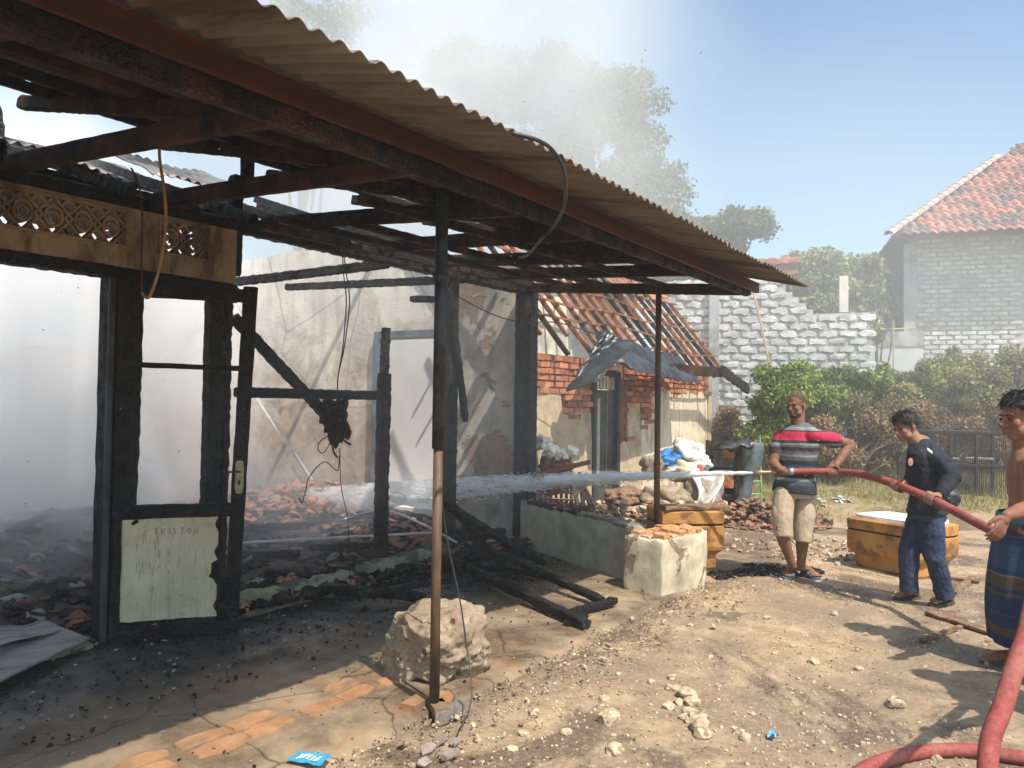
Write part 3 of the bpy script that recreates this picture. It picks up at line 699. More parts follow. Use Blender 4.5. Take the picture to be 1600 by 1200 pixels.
# ================================================================== OUTBUILDING beyond the corner column
OB = empty('outbuilding', (9.6, 5.0, 0), 'burned brick outbuilding with bare red battens left on its tiled roof', 'outbuilding')
MT['brick_red'] = simple('soft_red_brick', (0.34, 0.12, 0.065), (0.54, 0.245, 0.145), 12, 0.9, 0.6, 0.008, 0.2, rnd=.35)
MT['mortar'] = simple('brown_mortar', (0.15, 0.075, 0.045), (0.28, 0.15, 0.09), 20, 0.95, 0.6, 0.006, 0.1)
MT['ochre_plaster'] = simple('rough_sandy_plaster', (0.40, 0.31, 0.21), (0.60, 0.49, 0.35), 5.2, 0.95, 0.8, 0.012, 0.15, stain=(0.30, 0.23, 0.165), stain_scale=1.9)
MT['white_plaster'] = simple('old_white_plaster', (0.74, 0.70, 0.58), (0.84, 0.81, 0.72), 2, 0.9, 0.2, 0.004, 0.2, stain=(0.42, 0.40, 0.35), stain_scale=.7, lo=.3)
m, nt, b = newmat('streaked_cream_plaster'); p = pos(nt); c = ramp(nt, noi(nt, p, 3, 7, .65), [(.35, (.56, .47, .34)), (.65, (.76, .67, .52))])
sp = pos(nt, (1, 1, .09)); c = mix(nt, ramp(nt, noi(nt, sp, 9, 7, .7), [(.52, 0.0), (.64, .8)]), c, (.20, .13, .085)); c = mix(nt, ramp(nt, noi(nt, p, 1.8, 6, .6), [(.55, 0.0), (.66, .5)]), c, (.34, .26, .18))
nt.links.new(c, b.inputs['Base Color']); b.inputs['Roughness'].default_value = .95; bump(nt, b, noi(nt, p, 30, 7, .7), .7, .01); MT['cream_coat'] = m
YO, OX0, OX1, OZ = 5.03, 7.1, 12.35, 2.10
dx0, dx1 = 8.62, 9.32
MB().box(((OX0 + dx0) / 2, YO + .07, OZ / 2), (dx0 - OX0, .12, OZ)).box(((dx1 + OX1) / 2, YO + .07, OZ / 2), (OX1 - dx1, .12, OZ)).box(((dx0 + dx1) / 2, YO + .07, 2.04), (dx1 - dx0, .12, .12)).build('wall', MT['mortar'], OB)
MB().box((OX1 + .06, YO + 1.3, 1.0), (.14, 2.7, 2.0)).build('wall', MT['ochre_plaster'], OB)
def pl_edge(x):
    if x < dx0: b_ = 1.42 + (.25 if x < 7.9 else 0) - .0
    elif x < 9.95: b_ = 1.02 if x < 9.6 else 1.55
    elif x < 10.3: b_ = 1.30
    else: b_ = 1.74
    return b_ + .16 * noise.noise(V((x * 2.2, 0, 7))) + .06 * noise.noise(V((x * 9, 0, 7)))
rs = random.Random(17); bricks = []
for q in range(4):
    bm_ = MB(); L, Hh, Dd = .101, .0325, .03
    vs = []
    for sz in (-1, 1):
        for (a, b_) in ((-1, -1), (1, -1), (1, 1), (-1, 1)):
            vs.append((a * L * rs.uniform(.93, 1.0), b_ * Dd, sz * Hh * rs.uniform(.72, 1.0)))
    bm_.add(vs, [(3, 2, 1, 0), (4, 5, 6, 7), (0, 1, 5, 4), (1, 2, 6, 5), (2, 3, 7, 6), (3, 0, 4, 7)]); bricks.append(bm_.mesh('brick', MT['brick_red']))
r_ = 0; z = OZ - .045
while z > .85:
    x = OX0 + (.10 if r_ % 2 else 0)
    while x < OX1 - .1:
        if not (dx0 - .12 < x < dx1 + .12) and z > pl_edge(x) - .06:
            inst('brick', rs.choice(bricks), TRS((x + .1, YO - rs.uniform(-.012, .016), z + rs.uniform(-.004, .004)), rotz(rs.uniform(-.05, .05)) @ Matrix.Rotation(rs.uniform(-.03, .03), 3, 'Y')), OB)
        x += .212
    z -= .076; r_ += 1
# plaster coat with a ragged upper edge, a bit proud of the bricks
mb = MB(); st = .035
for (xa, xb) in ((OX0, dx0), (dx1, OX1)):
    n = int((xb - xa) / st)
    for i in range(n):
        a, b_ = xa + (xb - xa) * i / n, xa + (xb - xa) * (i + 1) / n
        ea, eb = pl_edge(a), pl_edge(b_); y = YO - .028
        mb.m = 1 if a > 9.98 + .1 * noise.noise(V((i * .7, 0, 0))) else 0
        mb.add([(a, y, 0), (b_, y, 0), (b_, y + .004, eb), (a, y + .004, ea), (a, YO + .01, ea), (b_, YO + .01, eb)], [(0, 1, 2, 3), (3, 2, 5, 4)])
mb.build('plaster_coat', [MT['ochre_plaster'], MT['cream_coat']], OB)
# door
MT['door_green'] = simple('dark_grey_green_door', (0.045, 0.055, 0.05), (0.09, 0.105, 0.095), 5, 0.6, 0.2, 0.004, 0.3, stain=(0.03, 0.03, 0.03))
od = empty('door', ((dx0 + dx1) / 2, YO, 0)); od.parent = OB; od.matrix_parent_inverse = world_of(OB).inverted()
for xx in (dx0 + .04, dx1 - .04): MB().box((xx, YO + .02, .98), (.08, .14, 1.96)).build('jamb', MT['steel_blue'], od)
MB().box(((dx0 + dx1) / 2, YO + .02, 1.93), (dx1 - dx0 - .16, .13, .07)).build('lintel', MT['steel_blue'], od)
MB().box(((dx0 + dx1) / 2, YO + .03, .86), (dx1 - dx0 - .17, .04, 1.70)).build('leaf', MT['door_green'], od)
MT['slit'] = simple('pale_grille_bars', (0.42, 0.38, 0.28), (0.55, 0.50, 0.38), 20, 0.8, .1)
for i in range(6): MB().box((dx0 + .13 + i * .088, YO + .0, 1.80), (.026, .03, .16)).build('grille_bar', MT['slit'], od)
MB().box((dx0 + .20, YO + .005, 1.05), (.075, .012, 1.1)).build('light_strip', MT['slit'], od)
MB().box((dx0 + .42, YO + .005, .95), (.02, .012, 1.45)).build('light_strip', MT['brass_old'], od)
# roof of bare rafters and battens, the tiles gone; whitish wall behind it
MT['batten'] = simple('red_brown_bare_batten', (0.20, 0.075, 0.04), (0.36, 0.16, 0.09), 9, 0.8, 0.3, 0.004, 0.2, stain=(0.05, 0.03, 0.03), stain_scale=2.4)
MB().box((10.25, 6.45, 1.75), (4.5, .14, 3.5)).box((8.05, 6.25, 1.5), (.14, .5, 3.0)).build('wall', MT['white_plaster'], OB)

rs = random.Random(77)
def ro(x, s): return V((x, 4.68 + s * .66, 1.98 + s * .80))      # s metres up the slope
i = 0; x = 7.35
while x < 12.5:
    a, b_ = ro(x, rs.uniform(-.05, .1) if x > 9.2 else rs.uniform(.1, .5)), ro(x + rs.uniform(-.12, .12), 2.3)
    mt_ = MT['batten'] if rs.random() < .75 else MT['char_brown']
    MB().beam(a, b_, .042, .06, 10, .004, UP, rs, .2).build('rafter', mt_, OB); x += .30
for k in range(8):
    s = .10 + k * .285; x0_ = 9.3 if k < 2 else 7.2 + rs.uniform(0, .8)
    p_ = [ro(x0_ + (12.6 - x0_) * t / 12, s + rs.uniform(-.025, .025) - .03 * math.sin(t)) + V((0, -.03, .045)) for t in range(13)]
    mbb = MB()
    for a, b_ in zip(p_[:-1], p_[1:]): mbb.beam(a, b_ + (b_ - a) * .01, .026, .022, 1, .0, UP)
    mbb.build('batten', MT['batten'], OB)
for k in range(9):       # tiles that stayed near the far top corner
    for j in range(7):
        if rs.random() < .25: continue
        c = ro(10.2 + k * .27 + rs.uniform(-.04, .04), 1.55 + j * .12)
        MB().box(c + V((0, -.06, .08)), (.24, .22, .018), Matrix.Rotation(R(50) + rs.uniform(-.15, .15), 3, 'X') @ rotz(rs.uniform(-.2, .2))).build('tile', MT['old_metal'] if j > 2 else MT['tile_dirty'], OB)
# eave board that droops at the far corner
cbeam('eave_board', (10.0, 4.62, 2.03), (11.9, 4.58, 2.06), .03, .15, 20, .012, WR, OB)
cbeam('eave_board', (11.8, 4.56, 2.10), (12.75, 4.45, 1.80), .05, .16, 14, .02, CB, OB)
# bent black sheet hanging over the door
MT['black_sheet'] = simple('wet_black_sheet', (0.022, 0.027, 0.033), (0.075, 0.088, 0.10), 3, 0.36, 0.3, 0.01, 0.6, metal=.55, stain=(0.03, .03, .03), stain_scale=2)
ca, cb2, cc = ony(918, 520, 4.35), ony(1035, 560, 4.5), ony(905, 600, 4.65)
def bend(u, v):
    p0 = ony(930, 519, 4.75); p1 = ony(1062, 560, 4.80)
    top = p0.lerp(p1, u); out = V((.02, -.50, -.46)) * v * (1 - .30 * u)
    rip = .022 * math.sin(u * 60) * (1 if u > .28 else .5)
    sag = .05 * noise.noise(V((u * 4, v * 3, 2)))
    return top + out + V((0, -.4, .8)).normalized() * rip + V((0, 0, sag - .08 * u * v))
o = MB().grid(bend, 90, 12).build('bent_sheet', MT['black_sheet'], OB, True); solidify(o, .003)
def drop(u, v):
    a = ony(926, 519, 4.74).lerp(ony(982, 531, 4.38), u); b_ = ony(886, 612, 4.72).lerp(ony(940, 592, 4.34), u)
    q = a.lerp(b_, v); return q + V((0, -1, .2)) * (.10 * math.sin(v * 5 + u * 6) * .6 + .05 * noise.noise(V((u * 5, v * 7, 0))) + .05)
o = MB().grid(drop, 24, 30).build('bent_sheet', MT['black_sheet'], OB, True); solidify(o, .003)

# ================================================================== WHITE BLOCK WALLS
MT['blk'] = simple('white_limestone_block', (0.50, 0.505, 0.50), (0.70, 0.70, 0.68), 7, 0.9, 0.9, 0.012, 0.15, rnd=.16, stain=(.40, .39, .37), stain_scale=2.2)
MT['blk_mortar'] = simple('grey_rough_mortar', (0.34, 0.345, 0.35), (0.52, 0.52, 0.51), 9, 0.95, 0.6, 0.01, 0.1)
MT['concrete'] = simple('pale_concrete_post', (0.36, 0.37, 0.38), (0.50, 0.50, 0.50), 2.2, 0.9, 0.3, 0.006, 0.15, stain=(0.26, .26, .26))
def blkmeshes(L, h, d, amp, n=5, seed=1):
    rs = random.Random(seed); out = []
    for _ in range(n):
        mb = MB(); r0, r1 = [], []
        K = 16
        for k in range(K):
            a = 2 * math.pi * k / K; c, s_ = math.cos(a), math.sin(a); q = 1 / (abs(c) ** 9 + abs(s_) ** 9) ** (1 / 9)
            j = 1 + rs.uniform(-amp, amp * .3)
            r0.append(V((c * q * L / 2 * (1 + rs.uniform(-amp, 0) * .4), 0, s_ * q * h / 2 * j)))
        jt = [rs.uniform(-.5, .5) * amp * .05 for _ in r0]
        mb.loft([[V((p_.x, .0, p_.z)) for p_ in r0], [V((p_.x + j_, -d * .7, p_.z)) for p_, j_ in zip(r0, jt)], [V((p_.x * .95 + j_, -d * rs.uniform(.8, 1.05), p_.z * rs.uniform(.80, .95))) for p_, j_ in zip(r0, jt)]])
        out.append(mb.mesh('block', MT['blk']))
    return out
def blockwall(root, o, u, nrm, length, ztop, zbot, ch, bl, th, meshes, seed, holes=0, jit=.01):
    rs = random.Random(seed); rot = axes(u, -nrm, UP)      # local -Y looks out of the wall
    cnt = 0; z = zbot; r_ = 0
    while True:
        x = (-.5 * bl if r_ % 2 else 0) + rs.uniform(-.02, .02); any_ = False
        while x < length - .25 * bl:
            if z + ch < ztop(x + bl / 2) + .02 and x > -.3 * bl:
                any_ = True
                if not (rs.random() < holes):
                    inst('block', rs.choice(meshes), TRS(o + u * (x + bl / 2) + UP * (z + ch / 2) + nrm * rs.uniform(-.006, .01), rot @ Matrix.Rotation(rs.uniform(-.02, .02), 3, 'Y'), (rs.uniform(.90, 1.0), rs.uniform(.7, 1.2), rs.uniform(.88, 1.03))), root); cnt += 1
            x += bl
        z += ch; r_ += 1
        if not any_: break
    return cnt
# A: the unfinished yard wall with a stepped broken top
wa, wb = at(1040, 640, 16.4), at(1359, 640, 15.4); wa.z = wb.z = 0
uA = (wb - wa).normalized(); nA = V((uA.y, -uA.x, 0)); nA = nA if nA.dot(FW) < 0 else -nA; LA = (wb - wa).length
WA = empty('block_wall', (wa + wb) / 2, 'unfinished white limestone block wall with a stepped broken top behind the bushes', 'wall')
def hA(px_, py_):
    p = at(px_, py_, 15.8); return p.z
def ztA(x):
    f = x / LA; px_ = 1040 + (1359 - 1040) * f
    for q, v in ((1232, 428), (1243, 452), (1252, 460), (1262, 470), (1275, 480)):
        if px_ < q: return hA(px_, v)
    return hA(px_, 487)
msA = blkmeshes(.360, .145, .040, .50, 12, 2)
nA_ = blockwall(WA, wa + nA * .0, uA, nA, LA, ztA, .75, .155, .37, .2, msA, 5, .006)
mb = MB(); n = 60
for i in range(n):
    a, b_ = LA * i / n, LA * (i + 1) / n; h_ = ztA((a + b_) / 2) - .06
    P0, P1 = wa + uA * a - nA * .002, wa + uA * b_ - nA * .002; Q0, Q1 = P0 - nA * .14, P1 - nA * .14
    mb.add([P0, P1, P1 + UP * h_, P0 + UP * h_, Q0, Q1, Q1 + UP * h_, Q0 + UP * h_], [(0, 1, 2, 3), (5, 4, 7, 6), (3, 2, 6, 7), (1, 5, 6, 2), (4, 0, 3, 7)])
mb.build('mortar_bed', MT['blk_mortar'], WA)
pc = at(1115, 640, 16.1); MB().box((pc.x, pc.y, 2.0), (.2, .2, 4.0), axes(uA, -nA, UP)).build('concrete_post', MT['concrete'], WA)
MT['bamboo'] = simple('dry_bamboo', (0.34, 0.27, 0.17), (0.48, 0.40, 0.27), 6, 0.8, .2, .003)
MB().tube(catmull([at(1178, 462, 15.4), at(1190, 510, 15.3), at(1204, 580, 15.2)], 5), .022, 6).thing('bamboo_pole', MT['bamboo'], 'thin bamboo pole leaning on the unfinished white block wall', 'pole')
MB().box(at(1318, 460, 16.2), (.17, .12, .75), axes(uA, -nA, UP)).thing('concrete_post', simple('pale_concrete', (0.62, .60, .54), (.74, .71, .64), 4), 'short pale concrete post standing up behind the flat top of the block wall', 'post')
# tile ridge that shows behind the corner of the corrugated roof
rt_ = empty('far_roof', at(1210, 425, 19), 'brown tiled roof end showing behind the far corner of the corrugated roof', 'roof')
c0, c1 = at(1150, 412, 19), at(1249, 408, 18.5)
MB().beam(c0, c1, .35, .16, 12, .02, UP, rs, .1).build('ridge', MT['tile_dirty'], rt_); MB().beam(c0 - UP * .33, c1 - UP * .30, .6, .10, 12, .02, UP, rs, .1).build('eave', MT['brick_red'], rt_)
MB().beam(c0 - UP * .16 + FW * .1, c1 - UP * .15 + FW * .1, .3, .24, 6, .0, UP, rs, .0).build('gable', MT['tile_dirty'], rt_)
# B: the tall house at the right
HB = empty('tall_house', at(1520, 640, 21.5), 'tall unplastered white block house with red tiled hip roof', 'house')
ha, hb = at(1427, 640, 22.0), at(1720, 640, 20.6); ha.z = hb.z = 0
uB = (hb - ha).normalized(); nB = V((uB.y, -uB.x, 0)); nB = nB if nB.dot(FW) < 0 else -nB; LB = (hb - ha).length
zE = at(1427, 366, 22.0).z
msB = blkmeshes(.348, .100, .035, .16, 6, 9)
blockwall(HB, ha + uB * .05, uB, nB, at(1592, 640, 21.2).dot(uB) - ha.dot(uB) - .12, lambda x: zE, 2.3, .129, .375, .2, msB, 6, .022)
MB().box((ha + hb) / 2 - nB * .13 + UP * zE / 2, (LB, .24, zE), axes(uB, -nB, UP)).build('wall', MT['blk_mortar'], HB)
MB().box(ha - nB * .9 - uB * .02 + UP * zE / 2, (.05, 1.8, zE), axes(uB, -nB, UP)).build('side_wall', MT['concrete'], HB)
for q_ in (1421, 1594):
    p_ = at(q_, 640, 22.0 if q_ < 1500 else 21.3); MB().box(V((p_.x, p_.y, zE / 2)) + nB * .03, (.30, .14, zE), axes(uB, -nB, UP)).build('concrete_post', MT['concrete'], HB)
MT['tile'] = simple('red_clay_tile', (0.32, 0.115, 0.08), (0.46, 0.22, 0.165), 4, 0.8, 0.3, 0.01, 0.2, stain=(0.16, 0.10, 0.09), stain_scale=1.4, rnd=.3)
MT['tile_dark'] = simple('weathered_grey_tile', (0.12, 0.08, 0.08), (0.25, 0.17, 0.15), 5, 0.9, 0.3, 0.01, 0.15, rnd=.3)
def tilemesh(mat):
    mb = MB(); wv_, l = .23, .30
    def P(u, v): return V(((u - .5) * wv_ * 1.04, (v - .5) * l, .032 * math.sin(u * 2 * math.pi - .6) + .022 * (1 - v)))
    mb.grid(P, 8, 1); n0 = mb.grid(lambda u, v: P(u, 0) - V((0, 0, .022 * v)), 8, 1)
    return mb.mesh('tile', mat)
tm = [tilemesh(MT['tile']), tilemesh(MT['tile_dark'])]
ea = at(1392, 366, 21.3); eb = ea + uB * (LB + .4); eb.z = ea.z
rdir = (-nB * math.cos(R(38)) + UP * math.sin(R(38))).normalized(); rn = uB.cross(rdir).normalized()
if rn.z < 0: rn = -rn
rs = random.Random(10); hipk = .72          # how far the hip runs in for each metre up the slope
roof_u = LB + .4
mbr = MB().add([ea - rn * .06, eb - rn * .06, eb + rdir * 6 - rn * .06, ea + rdir * 6 + uB * 6 * hipk - rn * .06], [(0, 1, 2, 3)]); o = mbr.build('roof_deck', MT['tile_dark'], HB)
Rt = axes(uB, rdir, rn)
for j in range(23):
    for i in range(int(roof_u / .225)):
        x, s = i * .225 + .15 + (.02 if j % 2 else 0), j * .25 + .10
        if x < s * hipk + .12: continue
        dk = noise.noise(V((x * .8, s * 1.1, 3))) > .10 and rs.random() < .75
        if x > 4.3: continue
        inst('tile', tm[1 if dk else 0], TRS(ea + uB * x + rdir * s + rn * rs.uniform(-.004, .006), Rt @ Matrix.Rotation(rs.uniform(-.03, .03), 3, 'Z')), HB)
MT['ridge'] = simple('mortared_hip_ridge', (0.40, 0.28, 0.23), (0.60, 0.50, 0.44), 6, 0.9, 0.6, 0.02, 0.15, rnd=.2)
hd = (rdir + uB * hipk).normalized(); cap = MB(); cap.loft([[V((.13 * math.cos(math.pi * k / 8) * q_, y_, .11 * math.sin(math.pi * k / 8) * q_)) for k in range(9)] for y_, q_ in ((0, 1.1), (.30, .92))], cap=False); capm = cap.mesh('ridge_tile', MT['ridge'])
hs = hd.cross(UP).normalized()
for k in range(22):
    inst('ridge_tile', capm, TRS(ea + hd * (k * .27 - .1) + UP * .03, axes(hs, hd, hs.cross(hd).normalized())), HB)
# soffit at the left and under the front
lc = ea - nB * 3.2; 
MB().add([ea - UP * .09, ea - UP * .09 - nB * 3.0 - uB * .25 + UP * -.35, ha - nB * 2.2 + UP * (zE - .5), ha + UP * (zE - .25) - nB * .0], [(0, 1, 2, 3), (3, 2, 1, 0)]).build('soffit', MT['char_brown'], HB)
MB().add([ea - UP * .05 - rn * .03, ea - UP * .05 - nB * 3.0 - uB * .25 - UP * .35, ea + hd * 6 - nB * 4 - UP * 2.5, ea + hd * 6 - rn * .1], [(0, 1, 2, 3), (3, 2, 1, 0)]).build('side_roof', MT['tile_dark'], HB)
cbeam('eave_board', ea - UP * .10 + uB * .02, eb - UP * .10, .03, .12, 4, 0, WR, HB)
# low grey wall with a pale panel between the two
gl = empty('garden_wall', at(1395, 600, 19), 'low grey wall with a pale panel between block wall and tall house', 'wall')
MB().box(at(1395, 572, 19) - UP * .2, (1.3, .15, 1.7), axes(uB, -nB, UP)).build('panel', simple('pale_panel', (.50, .52, .56), (.60, .62, .66), 2), gl)
MB().box(at(1395, 530, 19), (1.34, .2, .36), axes(uB, -nB, UP)).build('coping', MT['concrete'], gl)

# ================================================================== GREENERY
def leafmat(name, cols, trans=.25, rough=.6):
    m, nt, b = newmat(name); g = N(nt, 'ShaderNodeNewGeometry')
    c = ramp(nt, g.outputs['Random Per Island'], [(i / (len(cols) - 1) if len(cols) > 1 else 0, k) for i, k in enumerate(cols)])
    c2 = ramp(nt, noi(nt, pos(nt), 1.1, 4, .6), [(0.35, 0.6), (0.65, 1.25)]); c = mix(nt, 1.0, c, c2, 'MULTIPLY')
    nt.links.new(c, b.inputs['Base Color']); b.inputs['Roughness'].default_value = rough; b.inputs['Specular IOR Level'].default_value = .25
    t = N(nt, 'ShaderNodeBsdfTranslucent'); nt.links.new(c, t.inputs[0]); mx = N(nt, 'ShaderNodeMixShader'); mx.inputs[0].default_value = trans
    nt.links.new(b.outputs[0], mx.inputs[1]); nt.links.new(t.outputs[0], mx.inputs[2]); nt.links.new(mx.outputs[0], nt.nodes['Material Output'].inputs['Surface'])
    return m
MT['leaf_green'] = leafmat('fresh_green_leaves', [(0.10, 0.15, 0.03), (0.22, 0.30, 0.06), (0.40, 0.46, 0.13), (0.14, 0.22, 0.05)])
MT['leaf_olive'] = leafmat('dull_olive_leaves', [(0.14, 0.17, 0.06), (0.25, 0.28, 0.09), (0.40, 0.41, 0.18), (0.24, 0.22, 0.11)])
MT['leaf_tree'] = leafmat('tree_leaves', [(0.08, 0.12, 0.05), (0.14, 0.19, 0.08), (0.24, 0.27, 0.12), (0.11, 0.14, 0.07)])
MT['leaf_dry'] = leafmat('dry_brown_leaves', [(0.20, 0.12, 0.06), (0.32, 0.20, 0.11), (0.14, 0.085, 0.045), (0.38, 0.27, 0.16), (0.16, .15, .06)], .15)
MT['leaf_mix'] = leafmat('half dry leaves', [(0.16, 0.18, 0.07), (0.34, 0.27, 0.15), (0.28, 0.31, 0.12), (0.22, 0.17, 0.09), (0.38, 0.38, 0.19)])
MT['straw'] = leafmat('straw_and_grass', [(0.36, 0.28, 0.14), (0.48, 0.40, 0.22), (0.18, 0.22, 0.07), (0.28, 0.26, 0.11), (0.42, 0.32, 0.17)], .2)
MT['bark'] = simple('grey_brown_bark', (0.07, 0.055, 0.042), (0.17, 0.14, 0.11), 9, 0.9, 0.8, 0.02, 0.15)
NPR = np.random.RandomState(4)
def leaves(pts, size, up_bias=.3, aspect=.5, seed=0):
    """one folded leaf (two triangles) at each point; returns a mesh builder fed by numpy"""
    r = np.random.RandomState(seed); n = len(pts); P = np.array(pts)
    d = r.normal(size=(n, 3)); d[:, 2] -= up_bias; d /= np.linalg.norm(d, axis=1)[:, None]
    q = r.normal(size=(n, 3)); s = np.cross(d, q); s /= np.linalg.norm(s, axis=1)[:, None] + 1e-9
    L = (size * r.uniform(.6, 1.4, n))[:, None]; Wd = L * aspect
    a = P - d * L / 2; b_ = P + s * Wd / 2; c = P + d * L / 2; e = P - s * Wd / 2
    nn = np.cross(d, s) * (L * .12); a += nn; c += nn
    vs = np.stack([a, b_, c, e], 1).reshape(-1, 3)
    idx = np.arange(n) * 4
    fs = np.stack([idx, idx + 1, idx + 2, idx + 3], 1)
    return vs, fs
def leafobj(name, pts, size, mat, parent=None, **k):
    vs, fs = leaves(pts, size, **k); me = bpy.data.meshes.new(name)
    me.vertices.add(len(vs)); me.vertices.foreach_set('co', vs.ravel()); me.loops.add(fs.size); me.loops.foreach_set('vertex_index', fs.ravel().astype(np.int32))
    me.polygons.add(len(fs)); me.polygons.foreach_set('loop_start', (np.arange(len(fs)) * 4).astype(np.int32)); me.polygons.foreach_set('loop_total', np.full(len(fs), 4, np.int32))
    me.materials.append(mat); me.update(calc_edges=True); me.validate()
    o = bpy.data.objects.new(name, me); COL.objects.link(o)
    if parent: o.parent = parent; o.matrix_parent_inverse = world_of(parent).inverted()
    return o
def clump_points(centres, n, seed, shell=.55):
    """points crowding the outer part of a set of ellipsoids (centre, radii)"""
    r = np.random.RandomState(seed); out = []
    vol = np.array([c[1][0] * c[1][1] * c[1][2] for c in centres]) ** .75; vol /= vol.sum()
    for (c, rad), f in zip(centres, vol):
        k = max(8, int(n * f)); d = r.normal(size=(k, 3)); d /= np.linalg.norm(d, axis=1)[:, None]
        rr = (shell + (1 - shell) * r.uniform(0, 1, k) ** .6) * (1 + .12 * r.normal(size=k))
        out.append(np.array(c) + d * rr[:, None] * np.array(rad))
    return np.concatenate(out)
def tree(label, base, crown, n, leaf, mat, seed, trunk_r=.16, group=None, cat='tree', name='tree', limbs=7, sub=(9, .55)):
    """crown: list of big lobes (centre, radii); each lobe is broken into small leaf clumps with gaps between"""
    root = empty(name, base, label, cat, group); r = random.Random(seed)
    cl = []
    for c, rad in crown:
        for k in range(int(sub[0] * (rad[0] * rad[2]) ** .5) + 4):
            d = V((r.gauss(0, 1), r.gauss(0, 1), r.gauss(0, 1))).normalized(); q = r.uniform(.35, 1.0)
            cc = V(c) + V((d.x * rad[0], d.y * rad[1], d.z * rad[2])) * q; s = sub[1] * r.uniform(.5, 1.25)
            cl.append((tuple(cc), (s * 1.2, s * 1.2, s * .8)))
    leafobj('crown', clump_points(cl, n, seed, .3), leaf, mat, root, seed=seed)
    mb = MB(); b0 = V(base); top = V(crown[0][0])
    tr = catmull([b0 - UP * .3, b0.lerp(top, .35) + V((r.uniform(-.3, .3), r.uniform(-.3, .3), 0)), top], 6)
    mb.tube(tr, [trunk_r * (1 - .75 * i / (len(tr) - 1)) for i in range(len(tr))], 8)
    for k in range(limbs):
        cc = V(cl[r.randrange(len(cl))][0]); s = tr[r.randrange(len(tr) // 3, len(tr) - 1)]
        m_ = s.lerp(cc, .5) + V((r.uniform(-.3, .3), r.uniform(-.3, .3), r.uniform(0, .4)))
        lm = catmull([s, m_, cc], 5); mb.tube(lm, [trunk_r * .4 * (1 - .85 * i / (len(lm) - 1)) for i in range(len(lm))], 5)
    mb.build('trunk', MT['bark'], root, True)
    return root
def lobe(px, py, t, rx, rz, ry=None):
    return (tuple(at(px, py, t)), (rx, ry or rx, rz))
def foot(px, t): p = at(px, 640, t); return V((p.x, p.y, gz(p.x, p.y)))
tree('large spreading tree veiled in smoke behind the corrugated roof', foot(900, 22), [lobe(940, 255, 22, 2.0, 2.3), lobe(830, 170, 22.5, 1.9, 1.7), lobe(1000, 290, 21.5, 1.4, 1.9), lobe(930, 380, 22, 2.3, 1.6), lobe(750, 130, 23, 1.5, 1.3), lobe(965, 160, 22, 1.1, 1.0), lobe(820, 290, 22, 1.9, 1.8), lobe(1035, 400, 22, 1.1, 1.2), lobe(880, 130, 22, 1.2, .9)], 120000, .12, MT['leaf_tree'], 3, .3, sub=(26, .46), limbs=16)
tree('thin tree leaning over the far end of the corrugated roof', foot(1130, 24), [lobe(1125, 365, 24, 1.3, .7), lobe(1175, 350, 24, .6, .5)], 7000, .14, MT['leaf_tree'], 5, .14, sub=(8, .38))
tree('bushy tree behind the stepped end of the block wall', foot(1265, 21), [lobe(1262, 440, 21, .9, .8), lobe(1310, 430, 21.5, 1.2, .9), lobe(1290, 480, 21, 1.6, .8)], 16000, .14, MT['leaf_olive'], 6, .16, sub=(9, .42))
tree('tree close to the tall house, behind its left corner', foot(1400, 25), [lobe(1400, 430, 25, 1.1, 1.3), lobe(1385, 500, 25, 1.4, 1.0), lobe(1345, 470, 24, 1.0, 1.0)], 15000, .15, MT['leaf_tree'], 8, .16, sub=(9, .45))
tree('creeper grown pole between block wall and tall house', foot(1366, 18.5), [lobe(1366, 415, 18.5, .28, .35), lobe(1366, 450, 18.5, .2, .4), lobe(1368, 500, 18.5, .25, .6)], 2600, .11, MT['leaf_olive'], 9, .07, sub=(12, .16), cat='creeper', name='creeper_pole')
tree('bare thin topped tree above the near roof edge', foot(500, 17), [lobe(480, 5, 17, 1.3, .55), lobe(540, 35, 17, .5, .4)], 2600, .10, MT['leaf_tree'], 12, .10, sub=(14, .30), limbs=18)
tree('distant tree between the big tree and the block wall', foot(1060, 27), [lobe(1070, 400, 27, 1.6, 1.2)], 9000, .16, MT['leaf_tree'], 14, .15, sub=(10, .5))
# power line shaped bamboo and sagging rail
MB().tube(catmull([at(1362, 500, 18.6), at(1378, 512, 18.8), at(1400, 514, 19.4), at(1430, 512, 21.7)], 6), .02, 6).thing('bamboo_rail', MT['bamboo'], 'sagging bamboo rail strung from the creeper pole to the tall house', 'rail')
MB().tube([at(1396, 500, 18.2), at(1396, 600, 18.2)], .018, 6).thing('bamboo_stake', MT['bamboo'], 'thin upright bamboo stake in front of the pale panel', 'stake')
